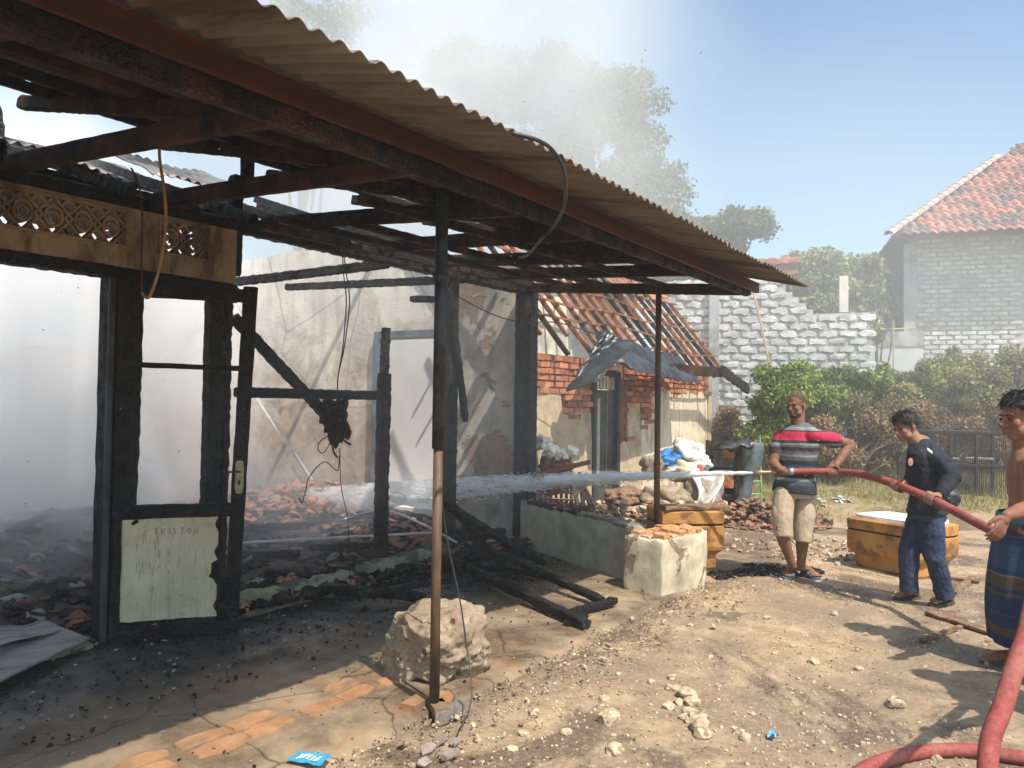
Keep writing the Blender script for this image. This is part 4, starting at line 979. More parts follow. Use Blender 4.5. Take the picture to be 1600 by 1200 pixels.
# hedge and bushes along the back of the yard
def bush(label, lobes, n, leaf, mat, seed, cat='bush', name='bush', sub=(16, .22), stems=14):
    c0 = V(lobes[0][0]); base = V((c0.x, c0.y, gz(c0.x, c0.y))); root = empty(name, base, label, cat); r = random.Random(seed)
    cl = []
    for c, rad in lobes:
        for k in range(int(sub[0] * (rad[0] * rad[2]) ** .5 * 2)):
            d = V((r.gauss(0, 1), r.gauss(0, 1), r.gauss(0, 1))).normalized(); q = r.uniform(.3, 1.0)
            cc = V(c) + V((d.x * rad[0], d.y * rad[1], d.z * rad[2])) * q; s = sub[1] * r.uniform(.5, 1.3)
            if cc.z < base.z + .05: cc.z = base.z + r.uniform(.05, .3)
            cl.append((tuple(cc), (s, s, s * .8)))
    leafobj('foliage', clump_points(cl, n, seed, .3), leaf, mat, root, seed=seed, up_bias=.5)
    mb = MB()
    for k in range(stems):
        cc = V(cl[r.randrange(len(cl))][0]); s = base + RT * r.uniform(-.5, .5) * lobes[0][1][0]; m_ = s.lerp(cc, .5) + V((r.uniform(-.2, .2), r.uniform(-.2, .2), .15))
        mb.tube(catmull([s, m_, cc], 4), .012, 4)
    mb.build('stems', MT['bark'], root)
    return root
bush('bright green bush at the foot of the white block wall behind the hose man', [lobe(1210, 625, 12.6, .50, .45), lobe(1195, 670, 12.6, .42, .4), lobe(1250, 600, 13, .4, .3)], 12000, .075, MT['leaf_green'], 21)
bush('dark green leafy bush in the middle of the hedge', [lobe(1300, 610, 13.6, .75, .45), lobe(1360, 600, 13.8, .55, .4), lobe(1270, 640, 13.6, .5, .5)], 15000, .08, MT['leaf_green'], 22)
bush('olive bush climbing in front of the tall house', [lobe(1450, 600, 14.4, .9, .55), lobe(1520, 590, 14.6, .7, .6), lobe(1400, 625, 14.2, .5, .4)], 17000, .08, MT['leaf_olive'], 23)
bush('tall green bush at the right hand end of the hedge', [lobe(1580, 580, 14.6, .7, .65), lobe(1640, 600, 14.6, .8, .7), lobe(1530, 640, 14.2, .8, .5)], 15000, .08, MT['leaf_olive'], 24)
bush('dry brown thicket under the green hedge behind the two hose men', [lobe(1310, 690, 12.9, .55, .5), lobe(1370, 680, 13.1, .55, .55), lobe(1250, 700, 12.9, .45, .4)], 17000, .06, MT['leaf_dry'], 25, 'thicket', 'thicket', stems=60)
bush('withered brown brush behind the dark cage', [lobe(1470, 680, 13.6, .8, .5), lobe(1560, 670, 13.6, .8, .6), lobe(1420, 650, 13.6, .4, .4)], 17000, .06, MT['leaf_dry'], 26, 'thicket', 'thicket', stems=60)
bush('dry weeds at the corner of the outbuilding', [lobe(1130, 665, 13.4, .35, .3)], 3500, .05, MT['leaf_dry'], 27, 'weeds', 'weed_clump')
bush('low mixed greenery at the foot of the block wall left of the bright bush', [lobe(1130, 700, 14.0, .6, .35)], 5000, .06, MT['leaf_olive'], 28)
bush('loose pale scrub filling the hedge between the green bushes', [lobe(1380, 640, 14.0, .8, .5), lobe(1480, 625, 14.3, .8, .5), lobe(1330, 650, 13.6, .5, .4)], 16000, .06, MT['leaf_mix'], 29, 'scrub', 'scrub', sub=(26, .17), stems=70)
bush('tall loose scrub at the right hand end behind the cage', [lobe(1560, 625, 14.0, .9, .6), lobe(1620, 600, 14.2, .7, .7)], 13000, .06, MT['leaf_mix'], 30, 'scrub', 'scrub', sub=(26, .17), stems=60)
# straw and grass strip
r = np.random.RandomState(6); pts = []; n = 26000
X = r.uniform(.8, 10, n); T = 10.2 + 4.2 * r.uniform(0, 1, n) ** .8; keep = []
vs, fs = [], []
for x_, t_ in zip(X, T):
    if noise.noise(V((x_ * .9, t_ * .9, 8))) + .25 * (t_ - 11.2) < r.uniform(-.1, .5) - .1: continue
    p_ = cw(x_, t_); p_.z = gz(p_.x, p_.y)
    h_ = r.uniform(.03, .11) * (1 + .35 * (t_ - 10)); a = r.uniform(0, 6.28); sd = V((math.cos(a), math.sin(a), 0)) * .006; ln = V((r.normal(), r.normal(), 0)) * h_ * .45
    k = len(vs); vs += [p_ - sd, p_ + sd, p_ + ln + UP * h_]; fs.append((k, k + 1, k + 2))
MBg = MB(); MBg.v = [tuple(v) for v in vs]; MBg.f = fs; MBg.mi = [0] * len(fs)
tag(MBg.build('dry_grass', MT['straw']), 'straw coloured grass along the back of the yard', 'grass', kind='stuff')

# dark welded cage panel standing in the grass
MT['cage'] = simple('dark_cage_timber', (0.014, 0.016, 0.019), (0.04, 0.042, 0.046), 10, 0.7, .3)
cg = empty('cage', at(1500, 775, 12.4), 'long dark low cage of bars and slats behind the man in black', 'cage')
g0, g1 = at(1432, 640, 12.5), at(1585, 640, 11.9)
def cgp(f, z): p = g0.lerp(g1, f); return V((p.x, p.y, z))
zb0, zt0 = at(1500, 778, 12.2).z, at(1500, 676, 12.2).z
back = FW * .55
for off in (V((0, 0, 0)), back):
    for z_ in (zb0, zb0 + .50 * (zt0 - zb0), zt0):
        MB().beam(cgp(0, z_) + off, cgp(1, z_) + off, .05, .055, 4, .002).build('rail', MT['cage'], cg)
    for f in (0, .36, .62, 1.0):
        MB().beam(cgp(f, zb0 - .1) + off, cgp(f, zt0) + off, .05, .05, 3, .002, RT).build('upright', MT['cage'], cg)
mb = MB(); 
for i in range(56):
    for off in ((V((0, 0, 0)), back)):
        mb.beam(cgp(i / 55, zb0) + off, cgp(i / 55, zt0) + off, .006, .006, 1, 0, RT)
tag(mb.build('wires', MT['cage'], cg), kind='stuff')
MB().beam(cgp(.1, zb0 + .6 * (zt0 - zb0)) + back * .5, cgp(.55, zb0 + .58 * (zt0 - zb0)) + back * .5, .16, .03, 4, .004).build('perch', simple('pale_plank', (.40, .37, .33), (.55, .52, .47), 8), cg)
MB().beam(cgp(.62, zb0 + .6 * (zt0 - zb0)) + back * .5, cgp(.9, zb0 + .6 * (zt0 - zb0)) + back * .5, .16, .03, 4, .004).build('perch', MT['concrete'], cg)
# ================================================================== RUBBLE IN THE ROOMS
m, nt, b = newmat('wet_ash'); p = pos(nt)
c = ramp(nt, noi(nt, p, 3.2, 9, 0.72, .3), [(0.35, (0.018, 0.017, 0.018)), (0.52, (0.06, 0.05, 0.045)), (0.66, (0.13, 0.10, 0.085))])
c = mix(nt, ramp(nt, noi(nt, p, 1.1, 5, 0.6), [(0.58, 0.0), (0.68, .8)]), c, (0.22, 0.11, 0.08))
c = mix(nt, ramp(nt, noi(nt, p, 40, 3, 0.6), [(0.66, 0.0), (0.72, .9)]), c, (0.34, 0.31, 0.28))
nt.links.new(c, b.inputs['Base Color']); b.inputs['Roughness'].default_value = .7; bump(nt, b, noi(nt, p, 22, 9, .8), 1.0, .03)
MT['ash'] = m
def fz(x, y):
    k = min(max((y - 5.0) / 2.2, 0), 1); e = min(max((6.9 - x) / 1.0, 0.55), 1)
    p = V((x, y, 0))
    return 0.05 + k * (.30 + .20 * noise.noise(p * .8) + .10 * noise.noise(p * 2.5)) + .035 * noise.noise(p * 5) + .015 * noise.noise(p * 15)
mb = MB().grid(lambda u, v: V((-3.5 + 10.45 * u, 4.78 + 6.62 * v, fz(-3.5 + 10.45 * u, 4.78 + 6.62 * v))), 200, 140)
tag(mb.build('ash_floor', MT['ash'], smooth=True), kind='structure')
def shards(name, n, place, size, mats, seed, thick=.25, kind='stuff', label=None, flat=.35):
    r = random.Random(seed); mb = MB()
    for _ in range(n):
        c = place(r); 
        if c is None: continue
        s = size * r.uniform(.45, 1.5); rot = Matrix.Rotation(r.uniform(0, 6.3), 3, 'Z') @ Matrix.Rotation(r.gauss(0, flat), 3, 'X') @ Matrix.Rotation(r.gauss(0, flat), 3, 'Y')
        k = r.choice((4, 5, 5, 6)); th = s * thick; mb.m = r.randrange(len(mats))
        ring = [V((math.cos(6.283 * i / k) * s * r.uniform(.5, 1.0), math.sin(6.283 * i / k) * s * r.uniform(.35, .8), 0)) for i in range(k)]
        mb.loft([[c + rot @ (q - V((0, 0, th / 2))) for q in ring], [c + rot @ (q * .93 + V((0, 0, th / 2))) for q in ring]])
    mb.m = 0; o = mb.build(name, mats); tag(o, label, kind=kind); return o
def in_room(r, x0=-2.5, x1=6.7, y0=5.0, y1=10.5):
    x, y = r.uniform(x0, x1), y0 + (y1 - y0) * r.random() ** 1.6; return V((x, y, fz(x, y) + .015))
MT['terra'] = simple('broken_terracotta', (0.22, 0.095, 0.06), (0.44, 0.22, 0.155), 9, 0.9, .4, .006, .2, stain=(.10, .08, .075), stain_scale=4)
MT['ash_pale'] = simple('pale_ash_flake', (0.17, 0.165, 0.16), (0.34, 0.33, 0.32), 20, .9, .3)
shards('rubble', 3800, lambda r: in_room(r), .075, [MT['tile_dirty'], MT['char'], MT['char'], MT['char'], MT['char'], MT['char_brown'], MT['char_brown'], MT['ash_pale']], 1)
def heap(cx, cy, rx, ry, h):
    def f(r):
        a, q = r.uniform(0, 6.283), r.random() ** .6; x, y = cx + math.cos(a) * rx * q, cy + math.sin(a) * ry * q
        return V((x, y, fz(x, y) + h * (1 - q * q) * r.random()))
    return f
hp = at(440, 815, 8.9); shards('tile_rubble', 1100, heap(hp.x, hp.y, 1.1, .8, .28), .085, [MT['terra'], MT['terra'], MT['tile_dirty']], 2)
hp = at(640, 838, 8.0); shards('tile_rubble', 420, heap(hp.x, hp.y, .9, .5, .10), .075, [MT['terra'], MT['tile_dirty'], MT['char']], 3)
hp = at(60, 640, 9.8); shards('tile_rubble', 1200, heap(hp.x, hp.y + 1, 2.4, 1.3, 1.2), .10, [MT['terra'], MT['tile_dirty'], MT['tile_dirty']], 4)
shards('charcoal_bits', 2600, lambda r: (lambda x, y: V((x, y, .045)))(r.uniform(-2, 6.6), 3.5 + 1.4 * r.random() ** .7), .013, [MT['char'], MT['char'], MT['char'], MT['char_brown'], MT['char'], MT['ash_pale']], 5, .4)
shards('charcoal_bits', 900, lambda r: (lambda x, y: V((x, y, .10 + .03 * r.random())))(r.uniform(2.6, 6.7), 4.5 + .55 * r.random()), .055, [MT['char'], MT['char'], MT['char_brown'], MT['char'], MT['tile_dirty']], 6, .5)
shards('grit', 420, lambda r: V((r.uniform(-.5, 6.3), r.uniform(2.55, 3.6), .043)), .0085, [MT['slab'], MT['char'], MT['ash_pale'], MT['paver']], 7, .5)
rs = random.Random(42)
def lying(label, a, b_, w_=.08, h_=.07, jit=.007, mat=None, cat='beam', group=None, seg=20, name='charred_beam'):
    a, b_ = V(a), V(b_)
    return MB().beam(a, b_, w_, h_, seg, jit, UP, rs, .35).thing(name, mat or CH, label, cat, group)
lying('long charred beam reaching farthest out onto the sunlit terrace', onz(690, 868, .16), onz(915, 975, .07), .08, .065, .006)
lying('charred beam just behind the longest one, its tip touching a short crossing piece', onz(742, 848, .22), onz(944, 940, .08), .065, .055, .006)
lying('short burnt timber lying crosswise between the tips of the two long beams', onz(889, 958, .07), onz(960, 938, .08), .06, .05, .005)
lying('short charred stick under the tip of the longest beam', onz(884, 975, .05), onz(915, 962, .05), .05, .03, .005)
lying('burnt round branch on the dark terrace beside the low wall', onz(735, 905, .08), onz(800, 898, .10), .06, .05, .006)
lying('charred beam lying along the mossy footing left of the boulder', onz(500, 917, .16), onz(668, 935, .10), .085, .06, .007)
lying('thin burnt batten leaning from the rubble onto the footing', onz(560, 930, .2), onz(705, 905, .14), .05, .04, .006)
for i, (a, b_, za, zb2, w_) in enumerate((((700, 790), (830, 872), .75, .10, .07), ((712, 800), (790, 890), .6, .08, .06), ((735, 812), (850, 880), .55, .08, .06), ((690, 845), (780, 835), .25, .3, .07), ((705, 880), (860, 900), .1, .08, .06), ((760, 830), (715, 895), .5, .1, .05))):
    lying(['longest charred batten leaning from the window post down towards the corner column', 'charred batten leaning steeply just left of the corner column heap', 'charred batten slanting right to the foot of the low wall', 'charred batten lying nearly level at the left end of the heap', 'charred batten lying flat in front of the corner column heap', 'thin charred batten crossing the heap down to the left'][i], onz(a[0], a[1], za), onz(b_[0], b_[1], zb2), w_, w_ * .8, .007, None, 'batten', 'charred battens heaped at the corner column', name='charred_batten')
for i in range(20):
    x, y, a, L = rs.uniform(2.6, 6.5), rs.uniform(5.2, 8.2), rs.uniform(0, 3.14), rs.uniform(.6, 1.8)
    d = V((math.cos(a), math.sin(a), rs.uniform(-.12, .12))) * L / 2; c = V((x, y, fz(x, y) + .05))
    c.x = min(max(c.x, 2.5), 6.4)
    lying('charred roof timber fallen among the rubble of the open rooms', c - d, c + d, rs.uniform(.05, .09), rs.uniform(.05, .08), .008, CH if rs.random() < .8 else CB, 'timber', 'fallen roof timbers in the burnt rooms', 14, 'fallen_timber')
MT['strip'] = simple('bare_metal_strip', (0.30, 0.31, 0.33), (0.48, 0.49, 0.50), 10, .45, .1, .002, .5, metal=.6)
MB().tube(catmull([at(528, 815, 7.6), at(574, 801, 7.7), at(612, 800, 7.6), at(662, 820, 7.2), at(714, 848, 6.9)], 6), .011, 6).thing('conduit', MT['strip'], 'pale bent conduit arching over the rubble behind the window post', 'conduit')
MB().beam(at(375, 848, 6.9), at(700, 831, 7.6), .03, .02, 6, .001).thing('metal_strip', MT['strip'], 'long straight metal strip lying across the rubble', 'strip')
MB().beam(at(398, 618, 8.6), at(487, 750, 8.4), .05, .02, 6, .002).thing('pale_batten', simple('bleached_batten', (.40, .36, .33), (.60, .56, .52), 9), 'bleached batten leaning on the sooty cross wall', 'batten')
# sooty board at the left
MT['board'] = simple('sooty_plywood', (0.13, 0.125, 0.145), (0.25, 0.24, 0.27), 3, .42, .4, .004, .35, stretch=(1, 5, 1), stain=(.03, .028, .03))
q0, q1, q2, q3 = onz(-60, 1004, .12), onz(66, 968, .16), onz(140, 998, .09), onz(-60, 1092, .10)
def brd(u, v):
    a, b_ = q0.lerp(q1, u), q3.lerp(q2, u); p_ = a.lerp(b_, v); p_.z += .015 * math.sin(u * 6) * (1 - v) + .006 * noise.noise(V((u * 6, v * 3, 0))); return p_
o = MB().grid(brd, 40, 12).thing('plywood_board', MT['board'], 'curled sooty plywood board lying in the ash at the left', 'board'); solidify(o, .012)
o = MB().grid(lambda u, v: brd(.15 + .8 * u, .05 + .45 * v) + UP * (.028 + .012 * math.sin(u * 5)), 30, 8).thing('veneer_sheet', MT['board'], 'thin charred veneer peeling off the top of the plywood board', 'veneer'); solidify(o, .003)

# ================================================================== BOULDER
m, nt, b = newmat('pitted_limestone'); p = pos(nt)
c = ramp(nt, noi(nt, p, 6, 8, .65), [(.35, (.25, .195, .14)), (.65, (.42, .34, .25))]); v1 = N(nt, 'ShaderNodeTexVoronoi'); v1.inputs['Scale'].default_value = 11; nt.links.new(p, v1.inputs['Vector'])
pit = ramp(nt, v1.outputs['Distance'], [(.13, 1.0), (.24, 0.0)]); pit = math_(nt, 'MULTIPLY', pit, ramp(nt, noi(nt, p, 5, 4, .6), [(.48, 0.0), (.56, 1.0)])); c = mix(nt, math_(nt, 'MULTIPLY', pit, .85), c, (.09, .055, .04))
c = mix(nt, ramp(nt, noi(nt, p, 2.6, 6, .7), [(.50, 0.0), (.62, .75)]), c, (.20, .14, .10))
c = mix(nt, ramp(nt, noi(nt, p, 40, 5, .75), [(.52, 0.0), (.66, .6)]), c, (.15, .10, .07))
nt.links.new(c, b.inputs['Base Color']); b.inputs['Roughness'].default_value = .95; b.inputs['Specular IOR Level'].default_value = .1
bump(nt, b, math_(nt, 'ADD', noi(nt, p, 26, 8, .75), math_(nt, 'MULTIPLY', pit, -1.2)), .9, .014)
MT['lime'] = m
def rock(c, r3, seed, sub=5, amp=.22, pits=0):
    bm = bmesh.new(); bmesh.ops.create_icosphere(bm, subdivisions=sub, radius=1); s = V((seed * 3.1, seed, 0)); r = random.Random(seed)
    ps = [(V((r.gauss(0, 1), r.gauss(0, 1), r.gauss(0, 1))).normalized(), r.uniform(.05, .13)) for _ in range(pits)]
    for v in bm.verts:
        n_ = v.co.normalized(); q = n_.copy()
        # flattened facets
        f = 1 / max(abs(n_.x) ** 4 + abs(n_.y) ** 4 + abs(n_.z) ** 4, 1e-6) ** .25; q *= (.55 + .45 * f) if sub < 6 else (.28 + .72 * f)
        q *= 1 + amp * noise.noise(n_ * 1.4 + s) + amp * .5 * noise.noise(n_ * 3.3 + s) + amp * .22 * noise.noise(n_ * 8 + s) + (amp * .10 * noise.noise(n_ * 20 + s) if sub > 3 else 0)
        for pn, pr in ps:
            d = (n_ - pn).length
            if d < pr: q *= 1 - .55 * pr * (1 - (d / pr) ** 2)
        v.co = q
    mb = MB(); mb.v = [tuple(V((v.co.x * r3[0], v.co.y * r3[1], v.co.z * r3[2])) + V(c)) for v in bm.verts]; mb.f = [tuple(v.index for v in f.verts) for f in bm.faces]; mb.mi = [0] * len(mb.f); bm.free()
    return mb
bc = at(688, 640, 4.36); bc.z = .19
rock(bc, (.240, .235, .198), 9, 6, .30, 22).thing('boulder', MT['lime'], 'large pitted limestone boulder on the terrace behind the rusty post', 'boulder', smooth=True)

# ================================================================== STONES, GRAVEL AND LITTER IN THE YARD
rs = random.Random(12)
MT['chalk'] = simple('chalky_limestone', (0.38, 0.30, 0.205), (0.60, 0.50, 0.365), 30, .95, .8, .006, .1, stain=(.25, .18, .12), stain_scale=25)
rms = [rock((0, 0, 0), (1, .85, .65), 20 + i, 2, .42).mesh('stone', MT['chalk'], False) for i in range(8)]
def stone(px, py, r_, label, group=None):
    p_ = onz(px, py, 0); p_.z = gz(p_.x, p_.y) + r_ * .25
    o = inst('stone', rs.choice(rms), TRS(p_, rotz(rs.uniform(0, 6.3)), (r_, r_, r_ * rs.uniform(.8, 1.1)))); return tag(o, label, 'stone', group)
cl_ = [(1057, 1082, .035), (1073, 1090, .055), (1082, 1100, .045), (1048, 1078, .03), (1078, 1118, .04), (1087, 1130, .05), (1094, 1142, .055), (1045, 1108, .035), (1070, 1125, .03), (1098, 1152, .045), (1060, 1100, .03)]
for (px_, py_, r_) in cl_: stone(px_, py_, r_, 'pale broken limestone piece in the cluster lying in the middle of the yard', 'broken limestone cluster in the yard')
stone(1399, 1103, .050, 'single knobbly pale stone left of the shadow band'); stone(960, 1175, .04, 'pale stone low in the yard right of the wire end')
stone(953, 1128, .06, 'half buried brown stone in the yard below the terrace edge'); stone(1272, 1036, .04, 'small brown stone in the dirt left of the large shadow')
stone(945, 1095, .03, 'dark small stone beside the half buried one'); stone(1165, 1155, .03, 'pale stone by the scrap of blue plastic')
for i in range(130):
    x_, t_ = rs.uniform(-.3, 3.6), 2.7 + 6.5 * rs.random() ** 1.3; p_ = cw(x_, t_)
    if p_.y > 2.35 or abs(x_) > t_ * .66: continue
    r_ = rs.uniform(.010, .03); o = inst('stone', rs.choice(rms), TRS((p_.x, p_.y, gz(p_.x, p_.y) + r_ * .2), rotz(rs.uniform(0, 6.3)), (r_, r_, r_)))
    tag(o, 'small pale stone scattered on the trodden dirt of the yard', 'stone', 'small stones on the dirt yard')
MT['chip0'] = simple('dark_litter_bits', (0.06, 0.04, 0.03), (0.20, 0.13, 0.08), 20, 0.9, .3)
MT['grav'] = simple('chalky_gravel', (0.34, 0.26, 0.18), (0.62, 0.52, 0.40), 30, .95, .5, .004, .1)
def in_yard(r):
    x_, t_ = r.uniform(-1.2, 5.5), 2.2 + 8 * r.random() ** 1.5; p_ = cw(x_, t_)
    if p_.y > 2.42 - .1 * r.random() and p_.x < 6.6: return None
    if noise.noise(V((p_.x * 1.2, p_.y * 1.2, 4))) + r.uniform(-.35, .35) < -.05: return None
    return V((p_.x, p_.y, gz(p_.x, p_.y) + .002))
shards('gravel', 9000, in_yard, .0085, [MT['grav'], MT['grav'], MT['dirt']], 9, .7)
shards('gravel', 7000, in_yard, .0065, [MT['grav'], MT['dirt'], MT['chip0']], 99, .7)
shards('gravel', 1300, in_yard, .017, [MT['grav'], MT['chalk'], MT['chalk'], MT['dirt']], 10, .6)
def chalky(r):
    q = in_yard(r)
    return q if q is not None and noise.noise(V((q.x * .7 + 3, q.y * .7, 9))) > .05 else None
shards('chalk_gravel', 9000, chalky, .009, [MT['chalk'], MT['grav']], 101, .8)
def branches(r):
    q = in_yard(r); return q
mb = MB(); r9 = random.Random(55)
for _ in range(240):
    q = in_yard(r9)
    if q is None: continue
    a9 = r9.uniform(0, 3.14); L9 = r9.uniform(.02, .09); d9 = V((math.cos(a9), math.sin(a9), r9.uniform(-.1, .2))) * L9
    mb.tube([q + UP * .004, q + d9 * .5 + V((0, 0, .006)), q + d9 + V((r9.uniform(-.01, .01), r9.uniform(-.01, .01), .004))], [.0022, .0018, .001], 4)
tag(mb.build('twigs', MT['chip0']), kind='stuff')
def lip(r): x = r.uniform(-.5, 6.5); y = edge_y(x) - abs(r.gauss(0, .24)) + .03; return V((x, y, .012 + .02 * r.random()))
shards('crumbled_edge', 2400, lip, .0075, [MT['grav'], MT['dirt'], MT['dirt'], MT['cement']], 11, .7)
shards('crumbled_edge', 160, lip, .022, [MT['dirt'], MT['cement'], MT['grav'], MT['cement']], 111, .5)
MT['chip'] = simple('brown_wood_chips', (0.10, 0.06, 0.04), (0.30, 0.19, 0.12), 20, .9, .3)
def near(px, py, rx, ry, h=.03, z=None):
    c_ = onz(px, py, 0)
    def f(r):
        a, q = r.uniform(0, 6.283), r.random() ** .6; p_ = c_ + RT * math.cos(a) * rx * q + FW * math.sin(a) * ry * q
        p_.z = gz(p_.x, p_.y) + .01 + h * (1 - q) * r.random(); return p_
    return f
shards('wood_chips', 900, near(1185, 812, .9, 1.1, .22), .065, [MT['chip'], MT['chip'], MT['char_brown'], MT['terra']], 12, .3)
shards('wood_chips', 260, near(1290, 860, 1.1, .8, .03), .035, [MT['chip'], MT['grav']], 13, .3)
shards('white_litter', 34, near(1270, 800, .8, .5, .04), .06, [simple('white_litter', (.62, .60, .58), (.8, .78, .75), 9), MT['concrete']], 14, .15)
shards('charcoal_bits', 420, near(1190, 892, .55, .25, .03), .03, [MT['char'], MT['char'], MT['steel_blue']], 15, .5)
shards('charcoal_bits', 260, near(905, 905, .6, .35, .02), .03, [MT['char'], MT['chip'], MT['char_brown'], MT['ash_pale']], 16, .4)
shards('terracotta_chips', 60, near(775, 995, .25, .25, .01), .03, [MT['paver']], 17, .3)
for (a, b_, w_, lab) in (((1453, 962), (1552, 992), .09, 'dark weathered plank lying in front of the shirtless man'), ((1438, 1005), (1500, 984), .03, 'thin red brown stick beside the weathered plank'), ((1480, 905), (1532, 913), .06, 'short grey plank on the ground behind the man in black'), ((1490, 928), (1520, 905), .05, 'dark twig crossing the pale patch behind the man in black')):
    A2, B2 = onz(*a), onz(*b_); A2.z = gz(A2.x, A2.y) + .02; B2.z = gz(B2.x, B2.y) + .02
    MB().beam(A2, B2, w_, .025, 8, .004, UP, rs, .3).thing('plank' if w_ > .05 else 'stick', MT['chip'], lab, 'plank' if w_ > .05 else 'stick')
MT['shard'] = simple('grey_roof_shard', (0.18, 0.15, 0.13), (0.34, 0.28, 0.24), 14, .9, .4)
for (px_, py_, s_) in ((688, 1158, .05), (672, 1170, .05), (660, 1192, .045), (700, 1178, .06), (712, 1160, .035)):
    c_ = onz(px_, py_, .02); mb = MB(); k = 5; ring = [V((math.cos(6.28 * i / k + s_ * 40) * s_ * rs.uniform(.6, 1.2), math.sin(6.28 * i / k + s_ * 40) * s_ * rs.uniform(.4, .9), 0)) for i in range(k)]
    rot = Matrix.Rotation(rs.uniform(-.5, .5), 3, 'X') @ Matrix.Rotation(rs.uniform(-.5, .5), 3, 'Y')
    mb.loft([[c_ + rot @ q for q in ring], [c_ + rot @ (q + V((0, 0, .007))) for q in ring]]).thing('roof_shard', MT['shard'], 'grey broken roof sheet piece in the cluster near the wire end', 'shard', 'broken grey sheet pieces near the wire end')
# snack wrapper
MT['wrap'] = simple('blue_foil', (0.02, 0.20, 0.42), (0.05, 0.34, 0.60), 12, .35, .4, .004, .6); MT['wrapw'] = simple('white_print', (.55, .62, .68), (.75, .8, .85), 12, .4, .2)
w0, w1, w3 = onz(447, 1190, .045), onz(468, 1176, .045), onz(500, 1199, .045); we, wf = w1 - w0, w3 - w0
o = MB().grid(lambda u, v: w0 + we * u + wf * v + UP * (.006 + .008 * noise.noise(V((u * 4, v * 4, 1))) + .01 * u * v), 14, 10)
wr = o.thing('snack_wrapper', MT['wrap'], 'flattened blue snack wrapper on the terrace at the bottom of the picture', 'wrapper')
mb = MB()
for k in range(7): mb.grid((lambda k: lambda u, v: w0 + we * (.25 + .5 * u) + wf * (.18 + k * .095 + .05 * v) + UP * (.0085 + .008 * noise.noise(V(((.25 + .5 * u) * 4, (.18 + k * .095) * 4, 1))) + .01 * .5 * (.18 + k * .095)))(k), 4, 1)
mb.build('print_stripes', MT['wrapw'], wr)
sc_ = onz(1212, 1154, .01); MB().grid(lambda u, v: sc_ + V((u * .05, v * .04, .006 + .012 * math.sin(u * 4 + v * 5))), 6, 6).thing('plastic_scrap', MT['wrap'], 'tiny crumpled scrap of blue plastic on the bare dirt', 'scrap')

# ================================================================== YELLOW FISH BOXES
MT['ybox'] = simple('worn_orange_yellow_fibreglass', (0.36, 0.165, 0.045), (0.52, 0.27, 0.085), 3.2, .65, .35, .006, .25, stain=(.20, .10, .045), stain_scale=4.5, stretch=(1, 1, 1.5))
MT['foam'] = simple('white_foam', (.66, .66, .64), (.80, .80, .78), 8, .9, .3)
def fishbox(K, u, v, L, Wd, Hh, label, plank=False):
    root = empty('fish_box', K, label, 'box'); c = K + u * L / 2 + v * Wd / 2
    def ring(z, k, e): 
        pts = []
        for i in range(28):
            a = 2 * math.pi * (i + .5) / 28; q = 1 / (abs(math.cos(a)) ** e + abs(math.sin(a)) ** e) ** (1 / e)
            x_, y_ = math.cos(a) * q * (L / 2 - k), math.sin(a) * q * (Wd / 2 - k)
            pts.append(c + u * x_ + v * y_ + UP * z + (u * noise.noise(V((i, z * 9, 1))) + v * noise.noise(V((i, z * 9, 5)))) * .008)
        return pts
    MB().loft([ring(.0, .07, 12), ring(.02, .06, 12), ring(Hh * .26, .055, 12), ring(Hh * .34, .01, 12), ring(Hh * .40, .0, 12), ring(Hh * .74, .0, 12), ring(Hh * .755, .012, 12), ring(Hh * .775, .012, 12), ring(Hh * .79, 0, 12), ring(Hh * .97, 0, 12), ring(Hh, .02, 12)]).build('body', MT['ybox'], root)
    MB().loft([ring(Hh * .752, .006, 12), ring(Hh * .778, .006, 12)], False).build('lid_gap', MT['char'], root)
    if plank:
        MB().beam(c - u * .5 * L + UP * (Hh + .02) - v * .1, c + u * .46 * L + UP * (Hh + .02) - v * .16, .26, .035, 6, .004).build('lid_plank', MT['chip'], root)
    else:
        MB().loft([ring(Hh - .01, .05, 9), ring(Hh + .03, .055, 9)]).build('foam_lid', MT['foam'], root)
    return root
K1 = onz(1440, 909); u1 = (onz(1333, 886) - K1).normalized(); v1_ = V((u1.y, -u1.x, 0)); v1_ = v1_ if v1_.dot(RT) > 0 else -v1_
fishbox(K1, u1, v1_, .80, .60, .47, 'worn yellow fish box with a white foam lid behind the man in black')
K2 = onz(1136, 893); u2 = (-RT * .90 + FW * -.1).normalized(); v2_ = (RT * .42 + FW * .9).normalized(); v2_ = (v2_ - u2 * v2_.dot(u2)).normalized()
K2 = K2 + v2_ * .02
fishbox(K2 + UP * .0, u2, v2_, .62, .55, .55, 'worn yellow fish box with a plank on top standing behind the pillar', True)

# ================================================================== JUNK BY THE OUTBUILDING
MT['blue_cloth'] = simple('blue_tarp', (0.015, 0.10, 0.32), (0.04, 0.22, 0.52), 8, .5, .3, .01, .4)
MT['sack'] = simple('white_woven_sack', (0.60, 0.58, 0.54), (0.78, 0.76, 0.72), 12, .8, .3, .006, .2, stain=(.42, .38, .33), stain_scale=5)
MT['teal'] = simple('pale_teal_plastic', (.40, .55, .52), (.66, .74, .70), 9, .5, .3)
MT['redc'] = simple('red_cloth', (.45, .06, .05), (.60, .12, .10), 9, .8, .2)
MT['beige'] = simple('beige_cloth', (.48, .40, .28), (.62, .54, .40), 7, .9, .3)
def blob(c, r3, seed, mat, name, label, cat, amp=.35, sub=4):
    return rock(c, r3, seed, sub, amp).thing(name, MT[mat], label, cat, smooth=True)
def ata(px, py, t, dz=0): q = at(px, py, t); return V((q.x, q.y, q.z + dz))
